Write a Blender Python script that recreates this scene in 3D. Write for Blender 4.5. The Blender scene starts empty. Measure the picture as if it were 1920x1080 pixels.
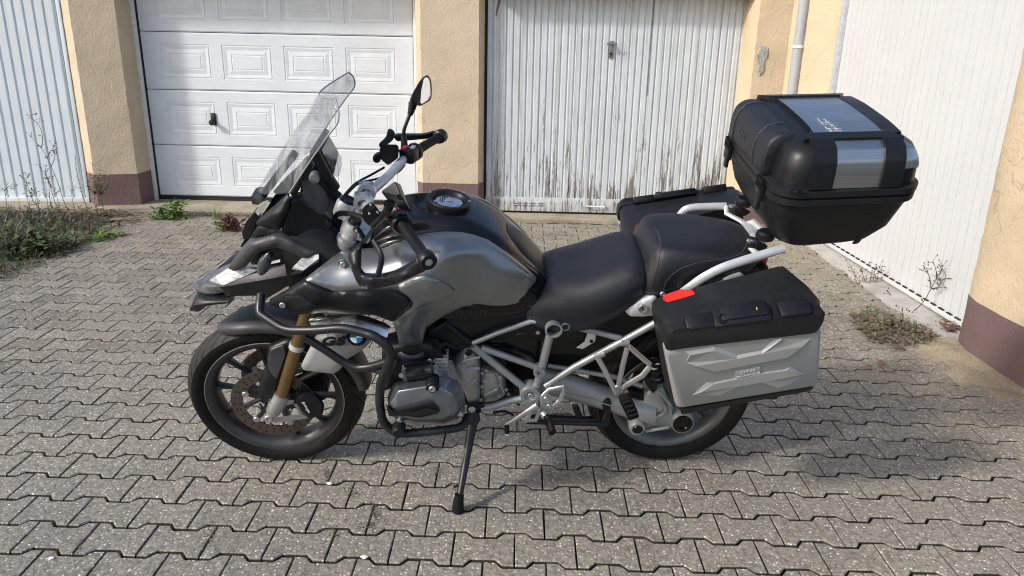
import bpy, bmesh, math, random
import numpy as np
from mathutils import Vector, Matrix
from mathutils.geometry import delaunay_2d_cdt
random.seed(7)
S = bpy.context.scene
COL = S.collection
PI = math.pi

# ------------------------------------------------------------------ camera
F_PX, PITCH, ROLL, YAW = 1400.0, .3143, .0217, -.0086
CAM = np.array([.0909, -2.1942, 1.5607])
_f0 = np.array([math.sin(YAW), math.cos(YAW), 0]); _r0 = np.array([math.cos(YAW), -math.sin(YAW), 0]); _u0 = np.array([0, 0, 1.])
FWD = _f0*math.cos(PITCH) - _u0*math.sin(PITCH)
_up = _u0*math.cos(PITCH) + _f0*math.sin(PITCH)
RGT = _r0*math.cos(ROLL) + _up*math.sin(ROLL)
UPV = -_r0*math.sin(ROLL) + _up*math.cos(ROLL)
cam = bpy.data.cameras.new('camera'); camo = bpy.data.objects.new('camera', cam); COL.objects.link(camo)
cam.sensor_width = 36; cam.lens = 36*F_PX/1920; cam.clip_start = .05; cam.clip_end = 500
camo.matrix_world = Matrix(((RGT[0], UPV[0], -FWD[0], CAM[0]), (RGT[1], UPV[1], -FWD[1], CAM[1]), (RGT[2], UPV[2], -FWD[2], CAM[2]), (0, 0, 0, 1)))
S.camera = camo

# ------------------------------------------------------------------ light
SUN = Vector((-.711, -.418, .565)).normalized()
w = bpy.data.worlds.new('World'); S.world = w; w.use_nodes = True
nt = w.node_tree; nt.nodes.clear()
sky = nt.nodes.new('ShaderNodeTexSky'); sky.sky_type = 'NISHITA'; sky.sun_disc = False
sky.sun_elevation = math.asin(SUN.z); sky.sun_rotation = math.atan2(SUN.x, SUN.y)
sky.air_density = 1.0; sky.dust_density = 2.5; sky.ozone_density = 1.0
bg = nt.nodes.new('ShaderNodeBackground'); bg.inputs['Strength'].default_value = .15
wo = nt.nodes.new('ShaderNodeOutputWorld')
nt.links.new(sky.outputs[0], bg.inputs['Color']); nt.links.new(bg.outputs[0], wo.inputs['Surface'])
sl = bpy.data.lights.new('sun', 'SUN'); so = bpy.data.objects.new('sun', sl); COL.objects.link(so)
sl.energy = 2.15; sl.angle = math.radians(5.5); sl.color = (1.0, .975, .93)
so.rotation_euler = SUN.to_track_quat('Z', 'Y').to_euler(); so.location = (0, 0, 8)
S.view_settings.view_transform = 'Standard'; S.view_settings.look = 'None'
S.view_settings.exposure = .42; S.view_settings.gamma = 1; S.view_settings.use_curve_mapping = False
S.render.engine = 'CYCLES'
S.cycles.max_bounces = 8; S.cycles.transparent_max_bounces = 12; S.cycles.use_denoising = True; S.cycles.filter_width = 1.05

# ------------------------------------------------------------------ helpers
def empty(name, loc=(0, 0, 0), rz=0, parent=None):
    o = bpy.data.objects.new(name, None); COL.objects.link(o); o.location = loc; o.rotation_euler = (0, 0, rz)
    o.empty_display_size = .1
    if parent: o.parent = parent
    return o
def tag(o, label=None, cat=None, group=None, kind=None):
    if label: o['label'] = label; o['kind'] = 'thing'
    if cat: o['category'] = cat
    if group: o['group'] = group
    if kind: o['kind'] = kind
    return o
def mk(name, verts, faces, mat, parent=None, smooth=True, angle=38, recalc=True, mirror=False):
    me = bpy.data.meshes.new(name)
    bm = bmesh.new()
    vs = [bm.verts.new(v) for v in verts]
    for f in faces:
        try: bm.faces.new([vs[i] for i in f])
        except ValueError: pass
    if recalc: bmesh.ops.recalc_face_normals(bm, faces=bm.faces[:])
    bm.to_mesh(me)
    out = fin(name, me, mat, parent, smooth, angle)
    if mirror:
        bmesh.ops.scale(bm, vec=(1, -1, 1), verts=bm.verts[:]); bmesh.ops.reverse_faces(bm, faces=bm.faces[:])
        m2 = bpy.data.meshes.new(name); bm.to_mesh(m2); fin(name, m2, mat, parent, smooth, angle)
    bm.free()
    return out
def fin(name, me, mat, parent=None, smooth=True, angle=38):
    if smooth:
        me.shade_smooth(); me.set_sharp_from_angle(angle=math.radians(angle))
    if mat: me.materials.append(mat)
    o = bpy.data.objects.new(name, me); COL.objects.link(o)
    if parent: o.parent = parent
    return o
def frombm(name, bm, mat, parent=None, smooth=True, angle=38, recalc=True):
    if recalc: bmesh.ops.recalc_face_normals(bm, faces=bm.faces[:])
    me = bpy.data.meshes.new(name); bm.to_mesh(me); bm.free()
    return fin(name, me, mat, parent, smooth, angle)
def bm_box(bm, c, d, bev=0, rot=None, seg=2):
    g = bmesh.ops.create_cube(bm, size=1)
    vs = g['verts']
    bmesh.ops.scale(bm, vec=d, verts=vs)
    if bev:
        es = list({e for v in vs for e in v.link_edges})
        r = bmesh.ops.bevel(bm, geom=es, offset=bev, segments=seg, affect='EDGES', profile=.5)
        vs = list({v for f in r['faces'] for v in f.verts} | {v for v in vs if v.is_valid})
    if rot is not None: bmesh.ops.rotate(bm, verts=vs, cent=(0, 0, 0), matrix=rot)
    bmesh.ops.translate(bm, vec=c, verts=vs)
    return vs
def box(name, c, d, mat, parent=None, bev=0, rot=None):
    bm = bmesh.new(); bm_box(bm, c, d, bev, rot); return frombm(name, bm, mat, parent)
def catmull(pts, n=6, closed=False):
    pts = [Vector(p) for p in pts]; out = []; N = len(pts)
    for i in range(N if closed else N-1):
        if closed: p0, p1, p2, p3 = pts[i-1], pts[i], pts[(i+1) % N], pts[(i+2) % N]
        else: p0, p1, p2, p3 = pts[max(i-1, 0)], pts[i], pts[i+1], pts[min(i+2, N-1)]
        for k in range(n):
            t = k/n
            out.append(.5*((2*p1)+(p2-p0)*t+(2*p0-5*p1+4*p2-p3)*t*t+(3*p1-p0-3*p2+p3)*t**3))
    if not closed: out.append(pts[-1].copy())
    return out
def fillet(pts, r, n=4, closed=False):
    pts = [Vector(p) for p in pts]; out = []; N = len(pts)
    for i in range(N):
        if not closed and i in (0, N-1): out.append(pts[i]); continue
        p = pts[i]; a = pts[i-1]-p; b = pts[(i+1) % N]-p
        la, lb = a.length, b.length
        d = min(r, .45*la, .45*lb)
        pa = p+a*(d/max(la, 1e-9)); pb = p+b*(d/max(lb, 1e-9))
        for k in range(n+1):
            t = k/n; out.append(pa*(1-t)**2+p*2*t*(1-t)+pb*t*t)
    return out
def tube_vf(pts, r, seg=10, cap=True, flat=None, closed=False):
    """swept ring along points; r number or list; flat=(normal, ratio) squashes along a direction"""
    pts = [Vector(p) for p in pts]; N = len(pts)
    rs = r if isinstance(r, (list, tuple)) else [r]*N
    if len(rs) != N:
        rs = [rs[0]+(rs[-1]-rs[0])*i/(N-1) for i in range(N)] if len(rs) == 2 else [rs[min(int(i*len(rs)/N), len(rs)-1)] for i in range(N)]
    tans = []
    for i in range(N):
        if closed: t = pts[(i+1) % N]-pts[i-1]
        else: t = pts[min(i+1, N-1)]-pts[max(i-1, 0)]
        tans.append(t.normalized())
    up = Vector((0, 0, 1)) if abs(tans[0].z) < .9 else Vector((1, 0, 0))
    nrm = (up-tans[0]*up.dot(tans[0])).normalized()
    V = []; Fc = []
    for i in range(N):
        if i: 
            nrm = (nrm-tans[i]*nrm.dot(tans[i])).normalized()
        b = tans[i].cross(nrm)
        for k in range(seg):
            a = 2*PI*k/seg
            o = nrm*math.cos(a)*rs[i]+b*math.sin(a)*rs[i]
            if flat: 
                n = Vector(flat[0]); n = (n-tans[i]*n.dot(tans[i])).normalized(); o = o-n*o.dot(n)*(1-flat[1])
            V.append(pts[i]+o)
    M = N if closed else N-1
    for i in range(M):
        for k in range(seg):
            j = (i+1) % N
            Fc.append((i*seg+k, i*seg+(k+1) % seg, j*seg+(k+1) % seg, j*seg+k))
    if cap and not closed:
        Fc.append(tuple(range(seg))[::-1]); Fc.append(tuple((N-1)*seg+k for k in range(seg)))
    return V, Fc
def tube(name, pts, r, mat, parent=None, seg=10, mirror=False, flat=None, closed=False, smooth_path=0):
    if smooth_path: pts = catmull(pts, smooth_path, closed)
    V, Fc = tube_vf(pts, r, seg, True, flat, closed)
    return mk(name, V, Fc, mat, parent, mirror=mirror)
def join_vf(parts):
    V, Fc = [], []
    for v, f in parts:
        o = len(V); V += list(v); Fc += [tuple(i+o for i in q) for q in f]
    return V, Fc
def lathe_vf(profile, c, axis=(0, 1, 0), seg=64, a0=0, a1=2*PI, closed_profile=False):
    """profile (r, h) about axis through c"""
    ax = Vector(axis).normalized(); c = Vector(c)
    u = Vector((1, 0, 0)) if abs(ax.x) < .9 else Vector((0, 0, 1)); u = (u-ax*u.dot(ax)).normalized(); v = ax.cross(u)
    full = abs((a1-a0)-2*PI) < 1e-6
    n = seg if full else seg+1; m = len(profile); V = []; Fc = []
    for i in range(n):
        a = a0+(a1-a0)*i/seg
        d = u*math.cos(a)+v*math.sin(a)
        for r, h in profile: V.append(c+d*r+ax*h)
    for i in range(seg):
        j = (i+1) % n
        for k in range(m if closed_profile else m-1):
            l = (k+1) % m
            Fc.append((i*m+k, i*m+l, j*m+l, j*m+k))
    return V, Fc
def lathe(name, profile, c, mat, parent=None, axis=(0, 1, 0), seg=64, mirror=False, closed=False, a0=0, a1=2*PI, angle=38):
    V, Fc = lathe_vf(profile, c, axis, seg, a0, a1, closed)
    return mk(name, V, Fc, mat, parent, mirror=mirror, angle=angle)
def loft_vf(rings, cap=True, closed=True):
    V = [p for r in rings for p in r]; m = len(rings[0]); Fc = []
    for i in range(len(rings)-1):
        for k in range(m if closed else m-1):
            l = (k+1) % m
            Fc.append((i*m+k, i*m+l, (i+1)*m+l, (i+1)*m+k))
    if cap and closed:
        Fc.append(tuple(range(m))[::-1]); Fc.append(tuple((len(rings)-1)*m+k for k in range(m)))
    return V, Fc

# ------------------------------------------------------------------ materials
def new_mat(name):
    m = bpy.data.materials.new(name); m.use_nodes = True
    b = m.node_tree.nodes['Principled BSDF']
    return m, m.node_tree, b
class N:
    def __init__(s, nt): s.nt = nt
    def __call__(s, t, **kw):
        n = s.nt.nodes.new(t)
        for k, v in kw.items():
            if k in n.inputs.keys(): n.inputs[k].default_value = v
            else: setattr(n, k, v)
        return n
    def l(s, a, b): s.nt.links.new(a, b)
def ramp(n, stops, interp='LINEAR'):
    cr = n.color_ramp; cr.interpolation = interp
    while len(cr.elements) < len(stops): cr.elements.new(.5)
    for e, (p, c) in zip(cr.elements, stops):
        e.position = p; e.color = c if len(c) == 4 else (*c, 1)
def g(v): return (v, v, v, 1)
def mat(name, base, rough=.5, metal=0, var=.15, scale=30, bump=0, bscale=200, coat=0, rvar=.1, spec=.5, dust=0):
    """painted / plastic / metal surface with faint mottling, roughness wear and optional grain"""
    m, nt, b = new_mat(name); n = N(nt)
    tc = n('ShaderNodeTexCoord')
    no = n('ShaderNodeTexNoise', Scale=scale, Detail=5.0, Roughness=.6); n.l(tc.outputs['Object'], no.inputs['Vector'])
    r = n('ShaderNodeValToRGB'); lo = tuple(max(0, c*(1-var)) for c in base); hi = tuple(min(1, c*(1+var)) for c in base)
    ramp(r.nodes[0] if False else r, [(.3, lo), (.7, hi)]); n.l(no.outputs['Fac'], r.inputs['Fac'])
    col = r.outputs['Color']
    if dust:
        no3 = n('ShaderNodeTexNoise', Scale=6.0, Detail=8.0, Roughness=.7); n.l(tc.outputs['Object'], no3.inputs['Vector'])
        r3 = n('ShaderNodeValToRGB'); ramp(r3, [(.45, g(0)), (.8, g(dust))]); n.l(no3.outputs['Fac'], r3.inputs['Fac'])
        mx = n('ShaderNodeMix', data_type='RGBA'); n.l(r3.outputs['Color'], mx.inputs[0]); n.l(col, mx.inputs[6]); mx.inputs[7].default_value = (.25, .23, .2, 1)
        col = mx.outputs[2]
    n.l(col, b.inputs['Base Color'])
    b.inputs['Metallic'].default_value = metal; b.inputs['Specular IOR Level'].default_value = spec
    mr = n('ShaderNodeMapRange'); n.l(no.outputs['Fac'], mr.inputs[0]); mr.inputs[1].default_value = .3; mr.inputs[2].default_value = .7
    mr.inputs[3].default_value = max(.02, rough-rvar*.5); mr.inputs[4].default_value = min(1, rough+rvar*.5); n.l(mr.outputs[0], b.inputs['Roughness'])
    if coat: b.inputs['Coat Weight'].default_value = coat; b.inputs['Coat Roughness'].default_value = .05
    if bump:
        n2 = n('ShaderNodeTexNoise', Scale=bscale, Detail=3.0); n.l(tc.outputs['Object'], n2.inputs['Vector'])
        bp = n('ShaderNodeBump', Strength=bump, Distance=.002); n.l(n2.outputs['Fac'], bp.inputs['Height']); n.l(bp.outputs[0], b.inputs['Normal'])
    return m
def paving_mat(name, base, random_piece=True):
    m, nt, b = new_mat(name); n = N(nt)
    ge = n('ShaderNodeNewGeometry'); pos = ge.outputs['Position']
    # piece-to-piece tone
    big = n('ShaderNodeTexNoise', Scale=1.1, Detail=5.0, Roughness=.65); n.l(pos, big.inputs['Vector'])
    rb = n('ShaderNodeValToRGB'); ramp(rb, [(.32, tuple(c*.78 for c in base)), (.5, base), (.72, (base[0]*1.15, base[1]*1.12, base[2]*1.04))]); n.l(big.outputs['Fac'], rb.inputs['Fac'])
    col = rb.outputs['Color']
    if random_piece:
        mr = n('ShaderNodeMapRange'); n.l(ge.outputs['Random Per Island'], mr.inputs[0]); mr.inputs[3].default_value = .76; mr.inputs[4].default_value = 1.2
        mm = n('ShaderNodeMix', data_type='RGBA', blend_type='MULTIPLY'); mm.inputs[0].default_value = 1; n.l(col, mm.inputs[6]); n.l(mr.outputs[0], mm.inputs[7]); col = mm.outputs[2]
    sp_ = n('ShaderNodeSeparateXYZ'); n.l(pos, sp_.inputs[0])
    wy = n('ShaderNodeMapRange'); n.l(sp_.outputs['Y'], wy.inputs[0]); wy.inputs[1].default_value = 2.2; wy.inputs[2].default_value = 4.6; wy.inputs[3].default_value = 0; wy.inputs[4].default_value = .32
    wx = n('ShaderNodeMapRange'); n.l(sp_.outputs['X'], wx.inputs[0]); wx.inputs[1].default_value = 1.5; wx.inputs[2].default_value = 2.6; wx.inputs[3].default_value = 0; wx.inputs[4].default_value = .34
    wn_ = n('ShaderNodeTexNoise', Scale=3.4, Detail=7.0, Roughness=.7); n.l(pos, wn_.inputs['Vector'])
    wa = n('ShaderNodeMath', operation='ADD'); n.l(wy.outputs[0], wa.inputs[0]); n.l(wx.outputs[0], wa.inputs[1])
    wb = n('ShaderNodeMath', operation='ADD'); n.l(wa.outputs[0], wb.inputs[0]); n.l(wn_.outputs['Fac'], wb.inputs[1])
    wr = n('ShaderNodeValToRGB'); ramp(wr, [(.55, g(0)), (.95, g(.75))]); n.l(wb.outputs[0], wr.inputs['Fac'])
    ws_ = n('ShaderNodeMix', data_type='RGBA'); n.l(wr.outputs['Color'], ws_.inputs[0]); n.l(col, ws_.inputs[6]); ws_.inputs[7].default_value = (.29, .25, .18, 1); col = ws_.outputs[2]
    # matrix mottling
    md = n('ShaderNodeTexNoise', Scale=45.0, Detail=6.0, Roughness=.75); n.l(pos, md.inputs['Vector'])
    rm = n('ShaderNodeValToRGB'); ramp(rm, [(.32, g(.45)), (.5, g(1)), (.70, g(1.5))]); n.l(md.outputs['Fac'], rm.inputs['Fac'])
    m1 = n('ShaderNodeMix', data_type='RGBA', blend_type='MULTIPLY'); m1.inputs[0].default_value = 1; n.l(col, m1.inputs[6]); n.l(rm.outputs['Color'], m1.inputs[7]); col = m1.outputs[2]
    # green-brown moss dirt in places
    mo = n('ShaderNodeTexNoise', Scale=2.6, Detail=9.0, Roughness=.72); n.l(pos, mo.inputs['Vector'])
    rmo = n('ShaderNodeValToRGB'); ramp(rmo, [(.56, g(0)), (.72, g(.55))]); n.l(mo.outputs['Fac'], rmo.inputs['Fac'])
    m2 = n('ShaderNodeMix', data_type='RGBA'); n.l(rmo.outputs['Color'], m2.inputs[0]); n.l(col, m2.inputs[6]); m2.inputs[7].default_value = (.105, .10, .05, 1); col = m2.outputs[2]
    # exposed pebbles: pale, dark and pinkish chips
    vo = n('ShaderNodeTexVoronoi', Scale=74.0); n.l(pos, vo.inputs['Vector'])
    rs = n('ShaderNodeValToRGB'); ramp(rs, [(.20, g(1)), (.33, g(0))]); n.l(vo.outputs['Distance'], rs.inputs['Fac'])
    sep = n('ShaderNodeSeparateColor'); n.l(vo.outputs['Color'], sep.inputs[0])
    th = n('ShaderNodeMath', operation='GREATER_THAN'); n.l(sep.outputs[0], th.inputs[0]); th.inputs[1].default_value = .42
    mk_ = n('ShaderNodeMath', operation='MULTIPLY'); n.l(th.outputs[0], mk_.inputs[0]); n.l(rs.outputs['Color'], mk_.inputs[1])
    pc = n('ShaderNodeValToRGB'); ramp(pc, [(0, (.66, .63, .56)), (.5, (.52, .48, .42)), (.8, (.40, .31, .27)), (.95, (.82, .80, .76))]); n.l(sep.outputs[1], pc.inputs['Fac'])
    m3 = n('ShaderNodeMix', data_type='RGBA'); n.l(mk_.outputs[0], m3.inputs[0]); n.l(col, m3.inputs[6]); n.l(pc.outputs['Color'], m3.inputs[7]); col = m3.outputs[2]
    # dark pits
    vd = n('ShaderNodeTexVoronoi', Scale=90.0); n.l(pos, vd.inputs['Vector'])
    rd = n('ShaderNodeValToRGB'); ramp(rd, [(.1, g(.55)), (.28, g(1))]); n.l(vd.outputs['Distance'], rd.inputs['Fac'])
    m4 = n('ShaderNodeMix', data_type='RGBA', blend_type='MULTIPLY'); m4.inputs[0].default_value = 1; n.l(col, m4.inputs[6]); n.l(rd.outputs['Color'], m4.inputs[7])
    # second, finer generation of chips
    v2 = n('ShaderNodeTexVoronoi', Scale=165.0); n.l(pos, v2.inputs['Vector'])
    r5 = n('ShaderNodeValToRGB'); ramp(r5, [(.2, g(1)), (.34, g(0))]); n.l(v2.outputs['Distance'], r5.inputs['Fac'])
    s2 = n('ShaderNodeSeparateColor'); n.l(v2.outputs['Color'], s2.inputs[0])
    t2 = n('ShaderNodeMath', operation='GREATER_THAN'); n.l(s2.outputs[0], t2.inputs[0]); t2.inputs[1].default_value = .6
    k2 = n('ShaderNodeMath', operation='MULTIPLY'); n.l(t2.outputs[0], k2.inputs[0]); n.l(r5.outputs['Color'], k2.inputs[1])
    m5 = n('ShaderNodeMix', data_type='RGBA'); n.l(k2.outputs[0], m5.inputs[0]); n.l(m4.outputs[2], m5.inputs[6]); m5.inputs[7].default_value = (.46, .43, .38, 1)
    # soil packed against the flanks of the stone
    sz = n('ShaderNodeSeparateXYZ'); n.l(pos, sz.inputs[0])
    so_ = n('ShaderNodeMapRange'); n.l(sz.outputs['Z'], so_.inputs[0]); so_.inputs[1].default_value = -.0055; so_.inputs[2].default_value = -.0025; so_.inputs[3].default_value = 1; so_.inputs[4].default_value = 0
    m6 = n('ShaderNodeMix', data_type='RGBA'); n.l(so_.outputs[0], m6.inputs[0]); n.l(m5.outputs[2], m6.inputs[6]); m6.inputs[7].default_value = (.036, .033, .021, 1); m4 = m6
    n.l(m4.outputs[2], b.inputs['Base Color']); b.inputs['Roughness'].default_value = .85
    bp = n('ShaderNodeBump', Strength=.5, Distance=.003); n.l(vo.outputs['Distance'], bp.inputs['Height']); n.l(bp.outputs[0], b.inputs['Normal'])
    return m
def ground_mat(name, c1, c2, c3, scale=8, bump=.5):
    m, nt, b = new_mat(name); n = N(nt)
    ge = n('ShaderNodeNewGeometry')
    a = n('ShaderNodeTexNoise', Scale=scale, Detail=8.0, Roughness=.7); n.l(ge.outputs['Position'], a.inputs['Vector'])
    r = n('ShaderNodeValToRGB'); ramp(r, [(.3, c1), (.5, c2), (.7, c3)]); n.l(a.outputs['Fac'], r.inputs['Fac'])
    a2 = n('ShaderNodeTexNoise', Scale=130.0, Detail=3.0); n.l(ge.outputs['Position'], a2.inputs['Vector'])
    r2 = n('ShaderNodeValToRGB'); ramp(r2, [(.3, g(.6)), (.7, g(1.3))]); n.l(a2.outputs['Fac'], r2.inputs['Fac'])
    mx = n('ShaderNodeMix', data_type='RGBA', blend_type='MULTIPLY'); mx.inputs[0].default_value = 1; n.l(r.outputs['Color'], mx.inputs[6]); n.l(r2.outputs['Color'], mx.inputs[7])
    n.l(mx.outputs[2], b.inputs['Base Color']); b.inputs['Roughness'].default_value = .92
    bp = n('ShaderNodeBump', Strength=bump, Distance=.006); n.l(a2.outputs['Fac'], bp.inputs['Height']); n.l(bp.outputs[0], b.inputs['Normal'])
    return m
def stucco_mat(name, base, stain):
    m, nt, b = new_mat(name); n = N(nt)
    ge = n('ShaderNodeNewGeometry'); pos = ge.outputs['Position']
    a = n('ShaderNodeTexNoise', Scale=2.2, Detail=7.0, Roughness=.65); n.l(pos, a.inputs['Vector'])
    r = n('ShaderNodeValToRGB'); ramp(r, [(.3, tuple(c*.86 for c in base)), (.55, base), (.75, tuple(min(1, c*1.08) for c in base))]); n.l(a.outputs['Fac'], r.inputs['Fac'])
    # stains and small chips
    s = n('ShaderNodeTexNoise', Scale=7.0, Detail=9.0, Roughness=.75); n.l(pos, s.inputs['Vector'])
    rs = n('ShaderNodeValToRGB'); ramp(rs, [(.60, g(0)), (.78, g(.6))]); n.l(s.outputs['Fac'], rs.inputs['Fac'])
    mx = n('ShaderNodeMix', data_type='RGBA'); n.l(rs.outputs['Color'], mx.inputs[0]); n.l(r.outputs['Color'], mx.inputs[6]); mx.inputs[7].default_value = (*stain, 1)
    # hairline cracks
    v = n('ShaderNodeTexVoronoi', Scale=2.3, feature='DISTANCE_TO_EDGE')
    wn = n('ShaderNodeTexNoise', Scale=6.0, Detail=4.0); n.l(pos, wn.inputs['Vector'])
    vm = n('ShaderNodeVectorMath', operation='MULTIPLY_ADD'); n.l(wn.outputs['Color'], vm.inputs[0]); vm.inputs[1].default_value = (.25, .25, .25); n.l(pos, vm.inputs[2]); n.l(vm.outputs[0], v.inputs['Vector'])
    rc = n('ShaderNodeValToRGB'); ramp(rc, [(0, g(.55)), (.012, g(1))]); n.l(v.outputs['Distance'], rc.inputs['Fac'])
    cm = n('ShaderNodeTexNoise', Scale=1.3, Detail=2.0); n.l(pos, cm.inputs['Vector'])
    rcm = n('ShaderNodeValToRGB'); ramp(rcm, [(.5, g(0)), (.6, g(.7))]); n.l(cm.outputs['Fac'], rcm.inputs['Fac'])
    m2 = n('ShaderNodeMix', data_type='RGBA', blend_type='MULTIPLY'); n.l(rcm.outputs['Color'], m2.inputs[0]); n.l(mx.outputs[2], m2.inputs[6]); n.l(rc.outputs['Color'], m2.inputs[7])
    n.l(m2.outputs[2], b.inputs['Base Color']); b.inputs['Roughness'].default_value = .9
    f = n('ShaderNodeTexNoise', Scale=55.0, Detail=6.0, Roughness=.6); n.l(pos, f.inputs['Vector'])
    f2 = n('ShaderNodeTexNoise', Scale=9.0, Detail=4.0); n.l(pos, f2.inputs['Vector'])
    ad = n('ShaderNodeMath', operation='ADD'); n.l(f.outputs['Fac'], ad.inputs[0]); n.l(f2.outputs['Fac'], ad.inputs[1])
    bp = n('ShaderNodeBump', Strength=.55, Distance=.012); n.l(ad.outputs[0], bp.inputs['Height']); n.l(bp.outputs[0], b.inputs['Normal'])
    return m
def door_mat(name, base, rough=.4, peel=0, peel_top=.9, dirt=.15, streak=(60, 60, 2.5)):
    """painted sheet; peel>0 lets dark flaking show towards the foot of the sheet"""
    m, nt, b = new_mat(name); n = N(nt)
    ge = n('ShaderNodeNewGeometry'); pos = ge.outputs['Position']
    mp = n('ShaderNodeMapping'); mp.inputs['Scale'].default_value = streak; n.l(pos, mp.inputs['Vector'])
    a = n('ShaderNodeTexNoise', Scale=1.0, Detail=6.0, Roughness=.6); n.l(mp.outputs[0], a.inputs['Vector'])
    r = n('ShaderNodeValToRGB'); ramp(r, [(.3, tuple(c*(1-dirt) for c in base)), (.65, base)]); n.l(a.outputs['Fac'], r.inputs['Fac'])
    big = n('ShaderNodeTexNoise', Scale=3.0, Detail=6.0, Roughness=.7); n.l(pos, big.inputs['Vector'])
    rb = n('ShaderNodeValToRGB'); ramp(rb, [(.35, g(1-dirt*.8)), (.6, g(1))]); n.l(big.outputs['Fac'], rb.inputs['Fac'])
    m0 = n('ShaderNodeMix', data_type='RGBA', blend_type='MULTIPLY'); m0.inputs[0].default_value = 1; n.l(r.outputs['Color'], m0.inputs[6]); n.l(rb.outputs['Color'], m0.inputs[7])
    col = m0.outputs[2]
    if peel:
        sx = n('ShaderNodeSeparateXYZ'); n.l(pos, sx.inputs[0])
        hz = n('ShaderNodeMapRange'); n.l(sx.outputs['Z'], hz.inputs[0]); hz.inputs[1].default_value = .12; hz.inputs[2].default_value = peel_top; hz.inputs[3].default_value = .105; hz.inputs[4].default_value = -.095
        mp2 = n('ShaderNodeMapping'); mp2.inputs['Scale'].default_value = (42, 42, 3.4); n.l(pos, mp2.inputs['Vector'])
        p = n('ShaderNodeTexNoise', Scale=1.0, Detail=9.0, Roughness=.78); n.l(mp2.outputs[0], p.inputs['Vector'])
        reg = n('ShaderNodeTexNoise', Scale=2.4, Detail=2.0); 
        mp3 = n('ShaderNodeMapping'); mp3.inputs['Scale'].default_value = (3.2, 3.2, .5); n.l(pos, mp3.inputs['Vector']); n.l(mp3.outputs[0], reg.inputs['Vector'])
        rg = n('ShaderNodeMapRange'); n.l(reg.outputs['Fac'], rg.inputs[0]); rg.inputs[1].default_value = .3; rg.inputs[2].default_value = .7; rg.inputs[3].default_value = -.09; rg.inputs[4].default_value = .09
        ad = n('ShaderNodeMath', operation='ADD'); n.l(p.outputs['Fac'], ad.inputs[0]); n.l(hz.outputs[0], ad.inputs[1])
        ad2 = n('ShaderNodeMath', operation='ADD'); n.l(ad.outputs[0], ad2.inputs[0]); n.l(rg.outputs[0], ad2.inputs[1])
        rp = n('ShaderNodeValToRGB'); ramp(rp, [(.62, g(0)), (.645, g(.92))]); n.l(ad2.outputs[0], rp.inputs['Fac'])
        mx = n('ShaderNodeMix', data_type='RGBA'); n.l(rp.outputs['Color'], mx.inputs[0]); n.l(col, mx.inputs[6]); mx.inputs[7].default_value = (.13, .115, .09, 1); col = mx.outputs[2]
        mp4 = n('ShaderNodeMapping'); mp4.inputs['Scale'].default_value = (38, 38, .55); n.l(pos, mp4.inputs['Vector'])
        st = n('ShaderNodeTexNoise', Scale=1.0, Detail=6.0, Roughness=.7); n.l(mp4.outputs[0], st.inputs['Vector'])
        rst = n('ShaderNodeValToRGB'); ramp(rst, [(.52, g(0)), (.68, g(.65))]); n.l(st.outputs['Fac'], rst.inputs['Fac'])
        mst = n('ShaderNodeMix', data_type='RGBA'); n.l(rst.outputs['Color'], mst.inputs[0]); n.l(col, mst.inputs[6]); mst.inputs[7].default_value = (.24, .24, .22, 1); col = mst.outputs[2]
        bp = n('ShaderNodeBump', Strength=.4, Distance=.003, invert=True); n.l(rp.outputs['Color'], bp.inputs['Height']); n.l(bp.outputs[0], b.inputs['Normal'])
    n.l(col, b.inputs['Base Color']); b.inputs['Roughness'].default_value = rough
    return m
M = {}
M['paver'] = paving_mat('paver_concrete', (.206, .190, .160))
M['joint'] = ground_mat('joint_soil', (.03, .028, .022), (.05, .044, .034), (.06, .062, .03), 5, .6)
M['apron'] = ground_mat('sandy_concrete', (.22, .19, .13), (.36, .31, .23), (.47, .42, .33), 3.2, .6)
M['apron_pale'] = ground_mat('pale_concrete', (.30, .28, .24), (.46, .44, .40), (.58, .56, .52), 4.5, .6)
M['sand'] = ground_mat('washed_sand', (.24, .19, .12), (.38, .31, .20), (.46, .39, .27), 5, .5)
M['stucco'] = stucco_mat('ochre_stucco', (.58, .475, .345), (.36, .28, .19))
M['stucco_w'] = stucco_mat('yellow_stucco', (.60, .48, .325), (.34, .26, .17))
M['plinth'] = stucco_mat('brown_plinth', (.165, .105, .10), (.27, .2, .17))
M['door_blue'] = door_mat('pale_blue_door_paint', (.655, .72, .765), .35, dirt=.1)
M['door_white'] = door_mat('white_door_paint', (.74, .77, .80), .38, dirt=.08, streak=(8, 8, 30))
M['door_peel'] = door_mat('peeling_grey_paint', (.62, .66, .69), .55, peel=1, peel_top=1.5, dirt=.14)
M['door_plain'] = door_mat('white_steel_paint', (.58, .59, .595), .45, dirt=.05)
M['door_rail'] = door_mat('grey_rail_paint', (.56, .595, .61), .5, peel=1, peel_top=.25, dirt=.2, streak=(20, 20, 20))
M['black_gap'] = mat('black_rubber_gap', (.012, .012, .012), .8)
M['zinc'] = mat('grey_pipe_paint', (.37, .385, .405), .5, 0, .08)
M['latch'] = mat('worn_latch_metal', (.22, .225, .22), .45, .5)
M['frame_grey'] = mat('grey_door_frame', (.42, .44, .46), .5)
M['frame_white'] = mat('white_door_frame', (.72, .73, .73), .45)
M['plaster_grey'] = ground_mat('bare_mortar', (.28, .26, .24), (.36, .34, .31), (.44, .42, .39), 14, .8)

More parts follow.
